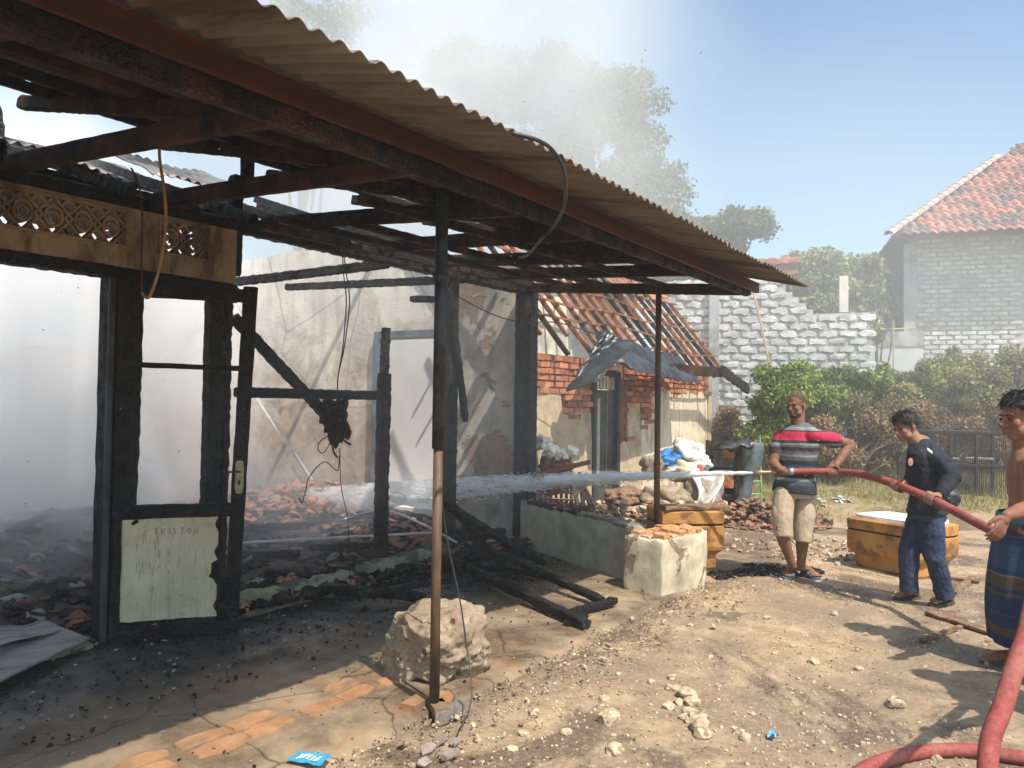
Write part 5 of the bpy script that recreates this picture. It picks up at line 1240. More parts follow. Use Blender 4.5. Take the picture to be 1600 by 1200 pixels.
blob(ata(1046, 722, 9.6), (.17, .15, .12), 31, 'blue_cloth', 'tarp_bundle', 'crumpled blue tarp bundle on the junk pile by the outbuilding', 'tarp', .6)
blob(ata(1072, 706, 9.7), (.20, .18, .13), 33, 'sack', 'plastic_bag', 'white plastic bag on top of the junk pile', 'bag', .6)
blob(ata(1090, 722, 9.6), (.13, .13, .10), 34, 'teal', 'plastic_bag', 'pale teal plastic bag beside the white one on the junk pile', 'bag', .6)
blob(ata(1066, 735, 9.5), (.26, .2, .11), 35, 'beige', 'cloth_heap', 'beige cloth heap under the bags of the junk pile', 'cloth', .5)
blob(ata(1092, 732, 9.4), (.05, .05, .05), 36, 'redc', 'red_rag', 'small red rag on the beige cloth heap', 'rag', .4, 3)
blob(ata(1018, 727, 9.3), (.12, .12, .13), 37, 'shard', 'rubbish_sack', 'grey rubbish sack left of the blue tarp bundle', 'sack', .5)
def drape(u, v):
    p_ = ata(1075, 738, 9.1).lerp(ata(1118, 742, 9.0), u); q_ = ata(1068, 800, 9.0).lerp(ata(1128, 792, 8.8), u); z_ = p_.lerp(q_, v)
    return z_ - FW * (.16 * math.sin(v * 2.6) + .05 * math.sin(u * 9 + v * 3)) + RT * (.10 * math.sin(v * 3 + u * 2))
o = MB().grid(drape, 26, 26).thing('white_sack', MT['sack'], 'big white sack slumped over rubble behind the far fish box', 'sack', smooth=True); solidify(o, .01)
blob(ata(1095, 775, 9.15), (.25, .22, .26), 39, 'shard', 'rubble_lump', 'grey lump of rubble under the slumped white sack', 'rubble', .3)
blob(ata(1040, 782, 8.9), (.30, .25, .16), 40, 'lime', 'broken_wall_chunk', 'broken wall chunk behind the far roof pipe', 'chunk', .4)
blob(ata(980, 775, 8.9), (.30, .2, .10), 41, 'chip', 'earth_heap', 'low brown earth heap in front of the outbuilding door', 'heap', .4)
fill = MB().box(ata(985, 822, 9.0), (2.6, 1.1, .5), axes(RT, FW, UP)); 
shards('junk_rubble', 420, (lambda r: ata(r.uniform(840, 1130), r.uniform(785, 815), r.uniform(8.2, 9.3)) if True else None), .07, [MT['chip'], MT['terra'], MT['grav'], MT['lime'], MT['ochre_plaster']], 18, .4)
shards('junk_rubble', 110, (lambda r: ata(850 + 40 * r.random(), 745 - 35 * r.random(), 8.6)), .08, [MT['terra'], MT['terra'], MT['chip'], MT['tile_dirty']], 19, .3)
for (px_, py_, s_) in ((848, 692, .10), (860, 706, .09), (878, 710, .08), (893, 705, .07)):
    rock(ata(px_, py_, 8.55), (s_, s_ * .8, s_ * .8), px_, 3, .5).thing('plaster_lump', MT['white_plaster'], 'white plaster lump on the tile heap by the corner column', 'plaster lump', 'white plaster lumps on the tile heap')['label'] = {848: 'largest white plaster lump, leftmost on the tile heap', 860: 'second white plaster lump from the left on the tile heap', 878: 'third white plaster lump from the left on the tile heap', 893: 'smallest white plaster lump, rightmost on the tile heap'}[px_]
rs = random.Random(9)
blob(ata(868, 742, 8.75), (.22, .15, .22), 45, 'chip', 'tile_heap', 'heap of broken red tiles behind the low wall by the corner column', 'heap', .3)
MB().beam(ata(836, 742, 8.5), ata(922, 722, 8.4), .06, .05, 8, .004, UP, rs, .2).thing('red_beam', MT['batten'], 'red brown beam lying on the tile heap', 'beam')
cr = empty('slatted_crate', ata(870, 775, 8.3), 'reddish slatted crate lying behind the low wall', 'crate')
for i in range(8):
    for j in range(3):
        MB().box(ata(845 + i * 8, 762 + j * 11 + i * .4, 8.35 + .02 * j), (.032, .02, .055), axes(RT, FW, UP)).build('slat', MT['batten'], cr)
for j in range(4): MB().beam(ata(840, 757 + j * 11, 8.36), ata(905, 760 + j * 11, 8.36), .02, .016, 2, 0, UP).build('rail', MT['terra'], cr)
for i, (a, b_) in enumerate((((893, 738), (903, 792)), ((905, 735), (912, 792)), ((925, 752), (890, 778)), ((912, 760), (930, 792)), ((883, 770), (930, 752)), ((899, 750), (925, 792)))):
    MB().beam(ata(a[0], a[1], 8.35), ata(b_[0], b_[1], 8.2), .045, .025, 5, .003, UP, rs, .2).thing('splintered_slat', MT['chip'] if i % 2 else simple('pale_split_wood', (.36, .26, .17), (.52, .40, .28), 9), 'splintered slat leaning in the bundle behind the low wall', 'slat', 'splintered slats behind the low wall')['label'] = ['tall slat standing at the left side of the bundle behind the low wall', 'tall upright slat in the middle of the bundle behind the low wall', 'slat crossing the bundle from upper right down to lower left', 'short slat leaning right at the right foot of the bundle', 'slat lying across the bundle and rising to the right', 'slat slanting from upper left to lower right over the bundle'][i]
# wrecked cupboard
cup = empty('wrecked_cupboard', ata(1150, 788, 11.0), 'charred wrecked cupboard with two orange drawer fronts beside the bright bush', 'cupboard')
cu = lambda px_, py_, t=11.0: ata(px_, py_, t)
for (a, b_) in (((1108, 690), (1112, 785)), ((1152, 688), (1150, 788)), ((1106, 700), (1160, 690)), ((1108, 735), (1155, 735)), ((1110, 775), (1160, 780))):
    MB().beam(cu(*a), cu(*b_), .09, .09, 6, .012, FW, rs, .2).build('frame', MT['char_brown'], cup)
MB().box(cu(1141, 705), (.20, .06, .19), axes(RT, FW, UP)).build('drawer', MT['wood_orange'], cup)
MB().box(cu(1138, 753), (.17, .06, .17), axes(RT, FW, UP)).build('drawer', MT['wood_orange'], cup)
MB().box(cu(1130, 760, 11.3), (.5, .3, .55), axes(RT, FW, UP)).build('carcass', MT['char'], cup)
def bs(u, v): return cu(1150, 686).lerp(cu(1186, 692), u).lerp(cu(1150, 788).lerp(cu(1180, 786), u), v) - FW * (.07 * math.sin(u * 3.14)) + RT * (.07 * math.sin(v * 4 + u) + .05 * noise.noise(V((u * 3, v * 4, 1))))
MT['steel_sheet'] = simple('blue_grey_sheet_metal', (.05, .065, .08), (.13, .155, .18), 3, .55, .4, .01, .4, stain=(.03, .028, .026), stain_scale=4)
o = MB().grid(bs, 14, 16).build('side_panel', MT['steel_sheet'], cup, True); solidify(o, .008)
def bs2(u, v): return cu(1120, 700, 10.9).lerp(cu(1168, 682, 10.9), u) + (cu(1140, 740, 10.6) - cu(1120, 700, 10.9)) * v * .35 * (.3 + u) + UP * .06 * noise.noise(V((u * 4, v * 3, 5))) - FW * .1 * math.sin(v * 3)
o = MB().grid(bs2, 12, 8).build('loose_sheet', MT['black_sheet'], cup, True); solidify(o, .006)
MT['green'] = simple('pale_green_paint', (.16, .30, .14), (.26, .42, .22), 8, .6, .1)
gp = empty('green_ladder', cu(1188, 790), 'thin pale green metal ladder frame leaning beside the wrecked cupboard', 'ladder frame')
MB().tube([cu(1187, 680), cu(1190, 786)], .014, 6).build('upright', MT['green'], gp)
for yy in (697, 722, 752, 772): MB().tube([cu(1174, yy), cu(1190, yy)], .011, 6).build('rung', MT['green'], gp)

# ================================================================== WIRES
MT['wire_y'] = simple('brown_yellow_cable', (.26, .15, .07), (.42, .27, .14), 9, .5, .1); MT['wire_r'] = simple('dark_red_wire', (.06, .02, .018), (.10, .035, .03), 9, .5, .1)
MT['wire_k'] = simple('black_cable', (.010, .010, .011), (.03, .03, .032), 9, .45, .1, .002, .5)
def wire(pts, r_, mat, label, n=8): return MB().tube(catmull(pts, n), r_, 6).thing('wire', MT[mat], label, 'wire', smooth=True)
wire([ony(253, 178, 4.1), ony(249, 240, 4.1), ony(257, 300, 4.1), ony(259, 350, 4.1), ony(252, 405, 4.1), ony(243, 440, 4.12), ony(232, 465, 4.15), ony(222, 458, 4.2)], .0085, 'wire_y', 'yellow brown cable hanging in front of the vent wall')
wire([ony(205, 262, 4.6), ony(217, 290, 4.6), ony(222, 330, 4.6), ony(221, 400, 4.6), ony(222, 460, 4.6)], .006, 'wire_r', 'thin dark red wire hanging over the pale strip between the vents')
wire([ony(800, 208, 1.72), ony(842, 220, 1.66), ony(866, 238, 1.66), ony(882, 272, 1.70), ony(882, 320, 1.9), ony(866, 352, 2.15), ony(846, 374, 2.3), ony(826, 397, 2.6), ony(812, 402, 2.8)], .0085, 'wire_k', 'black cable looping over the corrugated roof edge and back under it')
for k_, (dx, lb) in enumerate(((0, 'left'), (4, 'right'))):
    wire([ony(536, 378, 4.5), ony(536 + dx, 420, 4.5), ony(541 + 1.6 * dx * (1 - k_ * .2), 470, 4.5), ony(536 + dx * .6, 540, 4.5), ony(528, 590, 4.5), ony(528, 625, 4.5)], .005, 'wire_k', 'burnt lamp wire above the hanging clump, ' + ('the straighter strand' if k_ == 0 else 'the more bowed strand'))
cl = ony(523, 655, 4.5)
mb = rock(cl, (.085, .08, .15), 51, 4, .9); mb.thing('burnt_clump', MT['char'], 'burnt clump of melted fittings hanging from the lamp wires', 'clump')
rs = random.Random(66)
for pts in ([(515, 680), (500, 690), (497, 702), (505, 708), (514, 695), (518, 680)], [(520, 690), (521, 705), (527, 715)], [(530, 680), (540, 690), (548, 695)]):
    wire([ony(a, b_, 4.5) for a, b_ in pts], .009 if len(pts) == 3 else .004, 'wire_k', {6: 'small wire loop dangling under the burnt clump', 3: 'charred strip dangling under the clump'}[len(pts)] + (' on its right' if pts[0][0] == 530 else ''))
wire([ony(530, 712, 4.5), ony(527, 735, 4.5), ony(510, 722, 4.5), ony(497, 728, 4.5), ony(482, 748, 4.5), ony(478, 765, 4.5), ony(472, 785, 4.5), ony(468, 778, 4.5)], .0042, 'wire_k', 'thin looping wire end below the clump')
wire([ony(531, 700, 4.5), ony(533, 760, 4.5), ony(543, 810, 4.5), ony(546, 880, 4.5), ony(549, 918, 4.5)], .0035, 'wire_k', 'straight fine wire falling from the clump to the rubble')
wire([at(684, 690, 3.95), at(688, 760, 3.95), at(700, 850, 3.95), at(719, 940, 3.9), at(729, 1010, 3.85), at(737, 1070, 3.75), at(733, 1110, 3.68), at(718, 1140, 3.62), onz(707, 1168, .02)], .0042, 'wire_k', 'black wire hanging beside the boulder down to the dirt')
wire([at(703, 456, 7.6), at(760, 487, 7.8), at(812, 503, 7.9), at(870, 504, 8.2), at(925, 520, 8.6), at(968, 532, 8.9), at(1010, 528, 9.3), at(1048, 512, 10)], .006, 'wire_k', 'sagging wire strung from the window post towards the outbuilding roof')
# clothes line shaped thin wires at the roof edge
# ================================================================== FIRE HOSE
m, nt, b = newmat('red_fire_hose'); p = pos(nt)
c = ramp(nt, noi(nt, p, 60, 4, .7), [(.35, (.20, .035, .033)), (.65, (.31, .068, .060))]); c = mix(nt, ramp(nt, noi(nt, p, 7, 8, .75), [(.48, 0.0), (.70, .65)]), c, (.33, .20, .155))
c = mix(nt, ramp(nt, noi(nt, p, 22, 6, .7), [(.60, 0.0), (.68, .5)]), c, (.12, .05, .04))
nt.links.new(c, b.inputs['Base Color']); b.inputs['Roughness'].default_value = .8; bump(nt, b, noi(nt, p, 170, 3, .7), .5, .003)
MT['hose'] = m
HOSE = [(1236, 736.5, 6.86), (1275, 736.5, 6.84), (1310, 737, 6.80), (1350, 742, 6.50), (1400, 757, 6.12), (1430, 769, 5.93), (1456, 780, 5.80), (1500, 803, 5.56), (1550, 829, 5.12), (1580, 842, 4.95), (1640, 860, 4.6), (1720, 880, 4.2), (1760, 985, 3.8)]
fh = empty('fire_hose', at(1275, 737, 6.84), 'red fire hose held by the men, with a long brass branch pipe at its end', 'hose')
HP = catmull([at(*q) for q in HOSE], 8)
MB().tube(HP, [.026 + .006 * min(1, i / 30) for i in range(len(HP))], 14).build('hose_line', MT['hose'], fh, True)
MT['brass'] = simple('dull_brass_pipe', (.34, .24, .13), (.50, .38, .22), 20, .4, .1, .002, .5, metal=.6)
tip, bk = at(1178, 738.5, 6.96), at(1238, 736.5, 6.86)
MB().tube([tip, tip.lerp(bk, .08), tip.lerp(bk, .12), tip.lerp(bk, .2), tip.lerp(bk, .25), tip.lerp(bk, .85), bk], [.013, .016, .022, .022, .015, .017, .026], 12).build('branch_pipe', MT['brass'], fh, True)
MB().tube([tip.lerp(bk, .90), tip.lerp(bk, 1.04)], .031, 14).build('coupling', MT['strip'], fh, True)
h2 = catmull([cw(2.85, 3.5, 1.18), at(1650, 880, 2.70), at(1600, 1003, 2.42), at(1568, 1100, 2.28), at(1543, 1200, 2.16), cw(1.15, 1.85, .22), cw(1.05, 1.5, .06), cw(1.3, 1.0, .035), cw(2.2, .7, .035), cw(3.5, 1.2, .035)], 8)
MB().tube(h2, .0265, 16).thing('fire_hose', MT['hose'], 'red fire hose rising steeply out of the bottom right corner', 'hose', smooth=True)
lp = catmull([onz(1300, 1262, .033), onz(1345, 1206, .033), onz(1395, 1184, .033), onz(1450, 1174, .033), onz(1510, 1172, .033), onz(1570, 1180, .033), onz(1640, 1195, .033), onz(1740, 1235, .033)], 8)
MB().tube(lp, .029, 16).thing('fire_hose', MT['hose'], 'curved length of red hose lying on the dirt at the bottom edge', 'hose', smooth=True)
# ================================================================== PEOPLE
def skinmat(name, c1, c2):
    m, nt, b = newmat(name); p = pos(nt)
    c = ramp(nt, noi(nt, p, 14, 5, .6), [(.35, c1), (.65, c2)]); nt.links.new(c, b.inputs['Base Color'])
    b.inputs['Roughness'].default_value = .62; b.inputs['Specular IOR Level'].default_value = .25
    b.inputs['Subsurface Weight'].default_value = .08; b.inputs['Subsurface Scale'].default_value = .01
    bump(nt, b, noi(nt, p, 120, 4, .6), .15, .002); return m
MT['skin_a'] = skinmat('tanned_skin', (.165, .080, .048), (.235, .118, .075))
MT['skin_b'] = skinmat('brown_skin', (.23, .12, .075), (.31, .165, .11))
MT['skin_c'] = skinmat('reddish_tanned_skin', (.22, .10, .065), (.29, .14, .095))
MT['hair'] = simple('black_hair', (.008, .007, .007), (.022, .019, .017), 60, .5, .6, .006, .4)
MT['hair_short'] = simple('cropped_hair', (.050, .028, .020), (.085, .048, .034), 80, .7, .5, .002, .2)
MT['eye'] = simple('dark_eye', (.02, .015, .012), (.04, .03, .025), 30, .2, 0)
def organic(mb, name, mat, parent, voxel=.006, smooth=2, wrinkle=0.0, wsize=.08):
    o = mb.build(name, mat, parent, True)
    r_ = o.modifiers.new('remesh', 'REMESH'); r_.mode = 'VOXEL'; r_.voxel_size = voxel; r_.use_smooth_shade = True
    s_ = o.modifiers.new('smooth', 'SMOOTH'); s_.factor = .5; s_.iterations = smooth
    if wrinkle:
        tx = bpy.data.textures.new(name + '_folds', 'CLOUDS'); tx.noise_scale = wsize; tx.noise_depth = 2
        d_ = o.modifiers.new('folds', 'DISPLACE'); d_.texture = tx; d_.texture_coords = 'GLOBAL'; d_.strength = wrinkle; d_.mid_level = .5
    return o
def limb(mb, P, rad, n=12, caps=(1, 1)):
    P = catmull(P, 5); m_ = len(P); k = len(rad) - 1; rr = []
    for i in range(m_):
        f = i / (m_ - 1) * k; j = min(int(f), k - 1); rr.append(rad[j] + (rad[j + 1] - rad[j]) * (f - j))
    mb.tube(P, rr, n)
    for q, r_ in [z for z, k_ in zip(((P[0], rr[0]), (P[-1], rr[-1])), caps) if k_]: mb.ell(q, (r_, 0, 0), (0, r_, 0), (0, 0, r_), 10, 8)
def torso(mb, P, C, Nk, lp, ls, prof, grow=0.0, belly=0.0):
    """rings along the spine; prof = (share of the way, half width, half depth)"""
    sp = catmull([P, P.lerp(C, .5), C, Nk], 6); rings = []
    for s_, w_, d_ in prof:
        f = s_ * (len(sp) - 1); i = min(int(f), len(sp) - 2); c = sp[i].lerp(sp[i + 1], f - i)
        up_ = (sp[min(i + 2, len(sp) - 1)] - sp[max(i - 1, 0)]).normalized()
        l = lp.lerp(ls, min(1, s_ * 1.2)).normalized(); fr = l.cross(up_).normalized() ; l = up_.cross(fr).normalized()
        ring = []
        for k in range(24):
            a = 2 * math.pi * k / 24; ca, sa = math.cos(a), math.sin(a); q = 1 / (abs(ca) ** 2.4 + abs(sa) ** 2.4) ** (1 / 2.4)
            ring.append(c + l * ca * q * (w_ + grow) + fr * sa * q * (d_ + grow + (belly * math.exp(-((s_ - .3) / .2) ** 2) if sa < 0 else 0)))
        rings.append(ring)
    mb.loft(rings)
PROF = [(0, .150, .105), (.12, .165, .112), (.28, .150, .102), (.45, .148, .102), (.62, .165, .112), (.76, .178, .112), (.86, .172, .098), (.93, .125, .080), (1.0, .062, .060)]
def head(mb, Hc, hf, hu=UP, k=1.0):
    hf = hf.normalized(); hs = hf.cross(hu).normalized(); hu = hs.cross(hf).normalized()
    def E(s_, f_, u_, a, b_, c): mb.ell(Hc + (hs * s_ + hf * f_ + hu * u_) * k, hs * a * k, hf * b_ * k, hu * c * k, 14, 10)
    E(0, -.012, .035, .073, .096, .082); E(0, .022, -.030, .060, .064, .080); E(0, .048, -.088, .030, .030, .024); E(0, .018, -.080, .050, .050, .030)
    E(0, .078, .018, .046, .014, .012); E(0, .088, -.058, .024, .014, .007); E(0, .086, -.070, .021, .013, .007)
    E(0, .100, -.036, .018, .014, .010)
    for s_ in (-1, 1): E(s_ * .043, .060, -.022, .017, .022, .022); E(s_ * .074, -.010, -.005, .009, .019, .031); E(s_ * .045, .030, -.060, .020, .034, .030)
    mb.tube([Hc + (hf * .082 + hu * .010) * k, Hc + (hf * .096 - hu * .015) * k, Hc + (hf * .113 - hu * .034) * k], [.009 * k, .011 * k, .013 * k], 8)
    return hs, hf, hu
def neck(mb, Hc, hf, hu, Nk, k=1.0):
    limb(mb, [Hc - hf * .022 * k - hu * .05 * k, (Hc - hu * .10 * k).lerp(Nk, .5), Nk - UP * .02], [.055 * k, .060 * k, .074 * k])
def eyes(Hc, hs, hf, hu, parent, k=1.0):
    for s_ in (-1, 1):
        MB().ell(Hc + (hs * s_ * .031 + hf * .083 - hu * .002) * k, hs * .012 * k, hf * .006 * k, hu * .006 * k).build('eye', MT['eye'], parent, True)
        MB().tube([Hc + (hs * s_ * .014 + hf * .093 + hu * .016) * k, Hc + (hs * s_ * .032 + hf * .090 + hu * .022) * k, Hc + (hs * s_ * .050 + hf * .078 + hu * .017) * k], .0035 * k, 5).build('eyebrow', MT['hair'], parent, True)
def hairmesh(Hc, hs, hf, hu, k, mat, parent, thick=.014, fringe=0.0, low=-.03, seed=0, rough=.012):
    mb = MB(); n_, m_ = 40, 22; vs = {}
    c = Hc + (hf * -.012 + hu * .035) * k
    pts = []
    for j in range(m_ + 1):
        row = []
        for i in range(n_):
            a = 2 * math.pi * i / n_; front = math.cos(a)            # angle from the face direction
            lo = (-.10 + .42 * max(0, front) ** 1.5 * 1.0 - .55 * max(0, -front) - (.20 if abs(math.sin(a)) > .9 else 0)) - fringe * max(0, front)
            th_ = lo + (math.pi / 2 - lo) * (j / m_)
            t_ = thick * (1 if j > 1 else (.3 if thick > 0 else 3)) + rough * noise.noise(V((math.cos(a) * 3, math.sin(a) * 3, th_ * 3 + seed))) + rough * .6 * noise.noise(V((math.cos(a) * 9, math.sin(a) * 9, th_ * 9 + seed)))
            row.append(c + (hf * math.cos(a) * math.cos(th_) * (.096 + t_) + hs * math.sin(a) * math.cos(th_) * (.074 + t_) + hu * math.sin(th_) * (.082 + t_)) * k)
        pts.append(row)
    mb.loft(pts)
    if thick > 0:
        r_ = random.Random(seed + 5)
        for _ in range(1500):
            j = r_.randint(0, m_ - 1); i = r_.randrange(n_); a, b_ = pts[j][i], pts[min(j + 1, m_)][i]
            dn_ = (a - b_).normalized() if (a - b_).length > 1e-6 else hf; sd_ = (pts[j][(i + 1) % n_] - a); sd_ = sd_.normalized() if sd_.length > 1e-6 else hs; out_ = (a - c).normalized()
            d_ = (dn_ + sd_ * r_.uniform(-.7, .7) + out_ * r_.uniform(.0, .55)).normalized(); L_ = r_.uniform(.018, .042) * k
            if j < 2: L_ *= .5
            p0_ = a - out_ * .003; p1_ = p0_ + d_ * L_ * .6; p2_ = p0_ + (d_ + dn_ * .4 - out_ * .25).normalized() * L_; w_ = sd_ * .0022 * k
            mb.add([p0_ - w_, p0_ + w_, p1_ + w_, p1_ - w_, p2_], [(0, 1, 2, 3), (3, 2, 4)])
    return mb.build('hair', mat, parent, True)
def arm(mb, S_, E_, W_, s=1.0): limb(mb, [S_, S_.lerp(E_, .5), E_], [.054 * s, .050 * s, .042 * s]); limb(mb, [E_, E_.lerp(W_, .35), W_], [.042 * s, .044 * s, .028 * s])
def grip(mb, G, A, r_, W_, side=1, k=1.0, thumb=1):
    """a fist closed round a hose: palm on the wrist's side, four fingers curling round, thumb the other way"""
    A = A.normalized(); q = (W_ - G); q = (q - A * q.dot(A)).normalized(); b_ = A.cross(q) * side
    pc_ = G + q * (r_ + .017 * k)
    mb.ell(pc_, A * .044 * k, q * .016 * k, b_ * .036 * k, 12, 8); limb(mb, [W_, W_.lerp(pc_, .6), pc_], [.027 * k, .027 * k, .022 * k])
    for i, ln in enumerate((175, 205, 200, 165)):
        o_ = A * (-.034 + .0225 * i) * k; P_ = []
        for t in range(7):
            th_ = R(35 + ln * t / 6); P_.append(G + o_ + (q * math.cos(th_) + b_ * math.sin(th_)) * (r_ + .011 * k + (.006 * k if t == 2 else 0)))
        mb.tube(P_, [.0105 * k] * 3 + [.0098 * k] * 2 + [.009 * k, .0075 * k], 8); mb.ell(P_[-1], (.008 * k, 0, 0), (0, .008 * k, 0), (0, 0, .008 * k), 8, 6); mb.ell(P_[0], (.011 * k, 0, 0), (0, .011 * k, 0), (0, 0, .011 * k), 8, 6)
    P_ = []
    for t in range(5):
        th_ = R(-15 - 95 * t / 4); P_.append(G + A * thumb * (.018 + .010 * t) * k + (q * math.cos(th_) + b_ * math.sin(th_)) * (r_ + .012 * k))
    mb.tube(P_, [.016 * k, .014 * k, .012 * k, .011 * k, .009 * k], 8); mb.ell(P_[-1], (.009 * k, 0, 0), (0, .009 * k, 0), (0, 0, .009 * k), 8, 6)
def openhand(mb, W_, d, n_, k=1.0, curl=22):
    d = d.normalized(); n_ = (n_ - d * n_.dot(d)).normalized(); s_ = d.cross(n_)
    limb(mb, [W_, W_ + d * .03 * k], [.028 * k, .026 * k]); mb.ell(W_ + d * .055 * k, s_ * .042 * k, n_ * .015 * k, d * .05 * k, 12, 8)
    for i, (ln, off) in enumerate(((.072, -.033), (.082, -.011), (.078, .011), (.062, .033))):
        p_ = W_ + (d * .092 + s_ * off) * k; P_ = [p_ - d * .02 * k, p_]; dd = (d + s_ * off * 2).normalized()
        for j in range(3):
            a = R(curl * (j + .6 + i * .1)); p_ = p_ + (dd * math.cos(a) + n_ * math.sin(a)) * ln * k * (.42, .32, .26)[j]; P_.append(p_)
        mb.tube(P_, [.0105 * k, .0105 * k, .0098 * k, .009 * k, .0075 * k], 8); mb.ell(P_[-1], (.008 * k, 0, 0), (0, .008 * k, 0), (0, 0, .008 * k), 8, 6)
    p_ = W_ + (d * .025 - s_ * .03) * k
    mb.tube([p_, p_ + (d * .03 - s_ * .022 + n_ * .01) * k, p_ + (d * .06 - s_ * .030 + n_ * .018) * k, p_ + (d * .078 - s_ * .028 + n_ * .024) * k], [.016 * k, .013 * k, .011 * k, .008 * k], 8)
def footmesh(mb, heel, toe, ank, k=1.0):
    f = (toe - heel); f.z = 0; L = f.length; f.normalize(); s_ = f.cross(UP)
    limb(mb, [ank, ank.lerp(heel + f * .05 + UP * .05, .6), heel + f * .045 + UP * .04], [.038 * k, .040 * k, .036 * k])
    mb.ell(heel + f * .035 + UP * .032, s_ * .032 * k, f * .038 * k, UP * .032, 12, 8)
    limb(mb, [heel + f * .05 + UP * .045, heel + f * L * .5 + UP * .038, heel + f * L * .74 + UP * .024], [.036 * k, .032 * k, .022 * k])
    mb.ell(heel + f * L * .72 + UP * .022, s_ * .046 * k, f * .05 * k, UP * .021, 12, 8)
    for i in range(5):
        o_ = s_ * (-.036 + .018 * i) * k; ln = (1.0, .99, .96, .92, .86)[i]
        mb.ell(heel + f * L * (ln - .10) + o_ + UP * .014, s_ * .0105 * k, f * .028 * k, UP * .012, 8, 6)
def sole(heel, toe, parent, mat, strap=None, th_=.02, slip=False):
    f = (toe - heel); f.z = 0; L = f.length + .02; f.normalize(); s_ = f.cross(UP); rings = []
    for z_ in (-.002, th_):
        ring = []
        for k in range(24):
            a = 2 * math.pi * k / 24; x_ = math.cos(a); ring.append(heel + f * (L / 2 - .01 + x_ * L / 2) + s_ * math.sin(a) * (.042 + .012 * x_) * 1.05 + UP * z_)
        rings.append(ring)
    o = MB().loft(rings).build('sandal', mat, parent)
    if strap:
        if slip: o2 = MB().grid(lambda u, v: heel + f * L * (.50 + .26 * u) + s_ * (-.052 + .104 * v) + UP * (.018 + .050 * math.sin(v * 3.14) ** .6 * (1 - .35 * u)), 8, 14).build('strap', strap, o, True); solidify(o2, .004)
        else:
            for sg in (-1, 1): MB().tube(catmull([heel + f * L * .45 + s_ * sg * .045 + UP * .02, heel + f * L * .62 + s_ * sg * .03 + UP * .055, heel + f * L * .80 + UP * .03 - s_ * .008], 5), .005, 6).build('strap', strap, o, True)
    return o
def zstripes(name, stops, rough=.85, obj=False, wob=.01, fine=None):
    m, nt, b = newmat(name); p = pos(nt); sx = N(nt, 'ShaderNodeSeparateXYZ'); nt.links.new(p, sx.inputs[0])
    z_ = math_(nt, 'ADD', sx.outputs[2], math_(nt, 'MULTIPLY', math_(nt, 'SUBTRACT', noi(nt, p, 4, 3, .5), .5), wob * 2))
    lo, hi = stops[0][0], stops[-1][0]; mr = N(nt, 'ShaderNodeMapRange'); mr.inputs[1].default_value = lo; mr.inputs[2].default_value = hi; nt.links.new(z_, mr.inputs[0])
    c = ramp(nt, mr.outputs[0], [((s_[0] - lo) / (hi - lo), s_[1]) for s_ in stops], True)
    c = mix(nt, 1.0, c, ramp(nt, noi(nt, p, 9, 5, .6), [(.3, .8), (.7, 1.15)]), 'MULTIPLY')
    nt.links.new(c, b.inputs['Base Color']); b.inputs['Roughness'].default_value = rough; b.inputs['Specular IOR Level'].default_value = .2
    bump(nt, b, noi(nt, p, 14, 5, .55), .5, .02); return m
def gzp(p_, h=0.0): return V((p_.x, p_.y, gz(p_.x, p_.y) + h))

# ---------------------------------------------------------------- the man with the branch pipe
p1 = empty('person', onz(1240, 900), 'man in grey striped polo shirt with red band and khaki shorts aiming the branch pipe', 'person')
T1 = 6.98
a1 = lambda px, py, dt=0.0: at(px, py, T1 + dt)
sk = MB(); Hc = a1(1245, 634, .02); hf = (-RT * .80 - FW * .58 - UP * .04)
hs, hf, hu = head(sk, Hc, hf, UP, .98); Nk = a1(1247, 664, .04)
neck(sk, Hc, hf, hu, Nk); Pv, Cv = a1(1241, 768, .02), a1(1245, 705, .03)
lat = (RT * .86 - FW * .50).normalized(); torso(sk, Pv, Cv, Nk + UP * .0, lat, lat, PROF)
SL, SR = a1(1217, 675, -.02), a1(1281, 675, .02)
SL = a1(1220, 684, .10); SR = a1(1272, 681, -.08)
EL, ER = a1(1208, 724, .02), a1(1329, 694, .05)
WL, WR_ = a1(1219, 737 - 3, -.16), a1(1306, 727, -.10)
arm(sk, SL, EL, WL); arm(sk, SR, ER, WR_)
hdir = (at(1275, 736.5, 6.84) - at(1236, 736.5, 6.86)).normalized()
grip(sk, tip.lerp(bk, .72), (bk - tip), .017, a1(1216, 729, -.05), 1); grip(sk, at(1299, 736.8, 6.81), hdir, .029, a1(1303, 724, -.05), -1)
limb(sk, [WL, a1(1216, 729, -.05)], [.028, .028])
# legs
hipL, hipR = a1(1226, 772, .0), a1(1258, 772, .05)
knL, knR = a1(1220, 828, -.08), a1(1256, 832, -.02)
anL, anR = a1(1238, 884, .0), a1(1251, 886, .06)
heL, toL = gzp(onz(1241, 898), .018), gzp(onz(1219, 909), .018)
heR, toR = gzp(onz(1251, 897), .018), gzp(onz(1285, 908), .018)
d_ = (toL - heL).normalized(); toL = heL + d_ * .255; d_ = (toR - heR).normalized(); toR = heR + d_ * .255
for (h_, k_, a_, he, to) in ((hipL, knL, anL, heL, toL), (hipR, knR, anR, heR, toR)):
    limb(sk, [h_, h_.lerp(k_, .5), k_], [.085, .078, .055]); limb(sk, [k_, k_.lerp(a_, .33) + FW * .015, k_.lerp(a_, .7), a_], [.052, .056, .042, .036]); footmesh(sk, he, to, a_)
organic(sk, 'body', MT['skin_a'], p1, .0058, 2)
eyes(Hc, hs, hf, hu, p1); 
hairmesh(Hc, hs, hf, hu, .98, MT['hair_short'], p1, -.001, -.30, rough=.001)
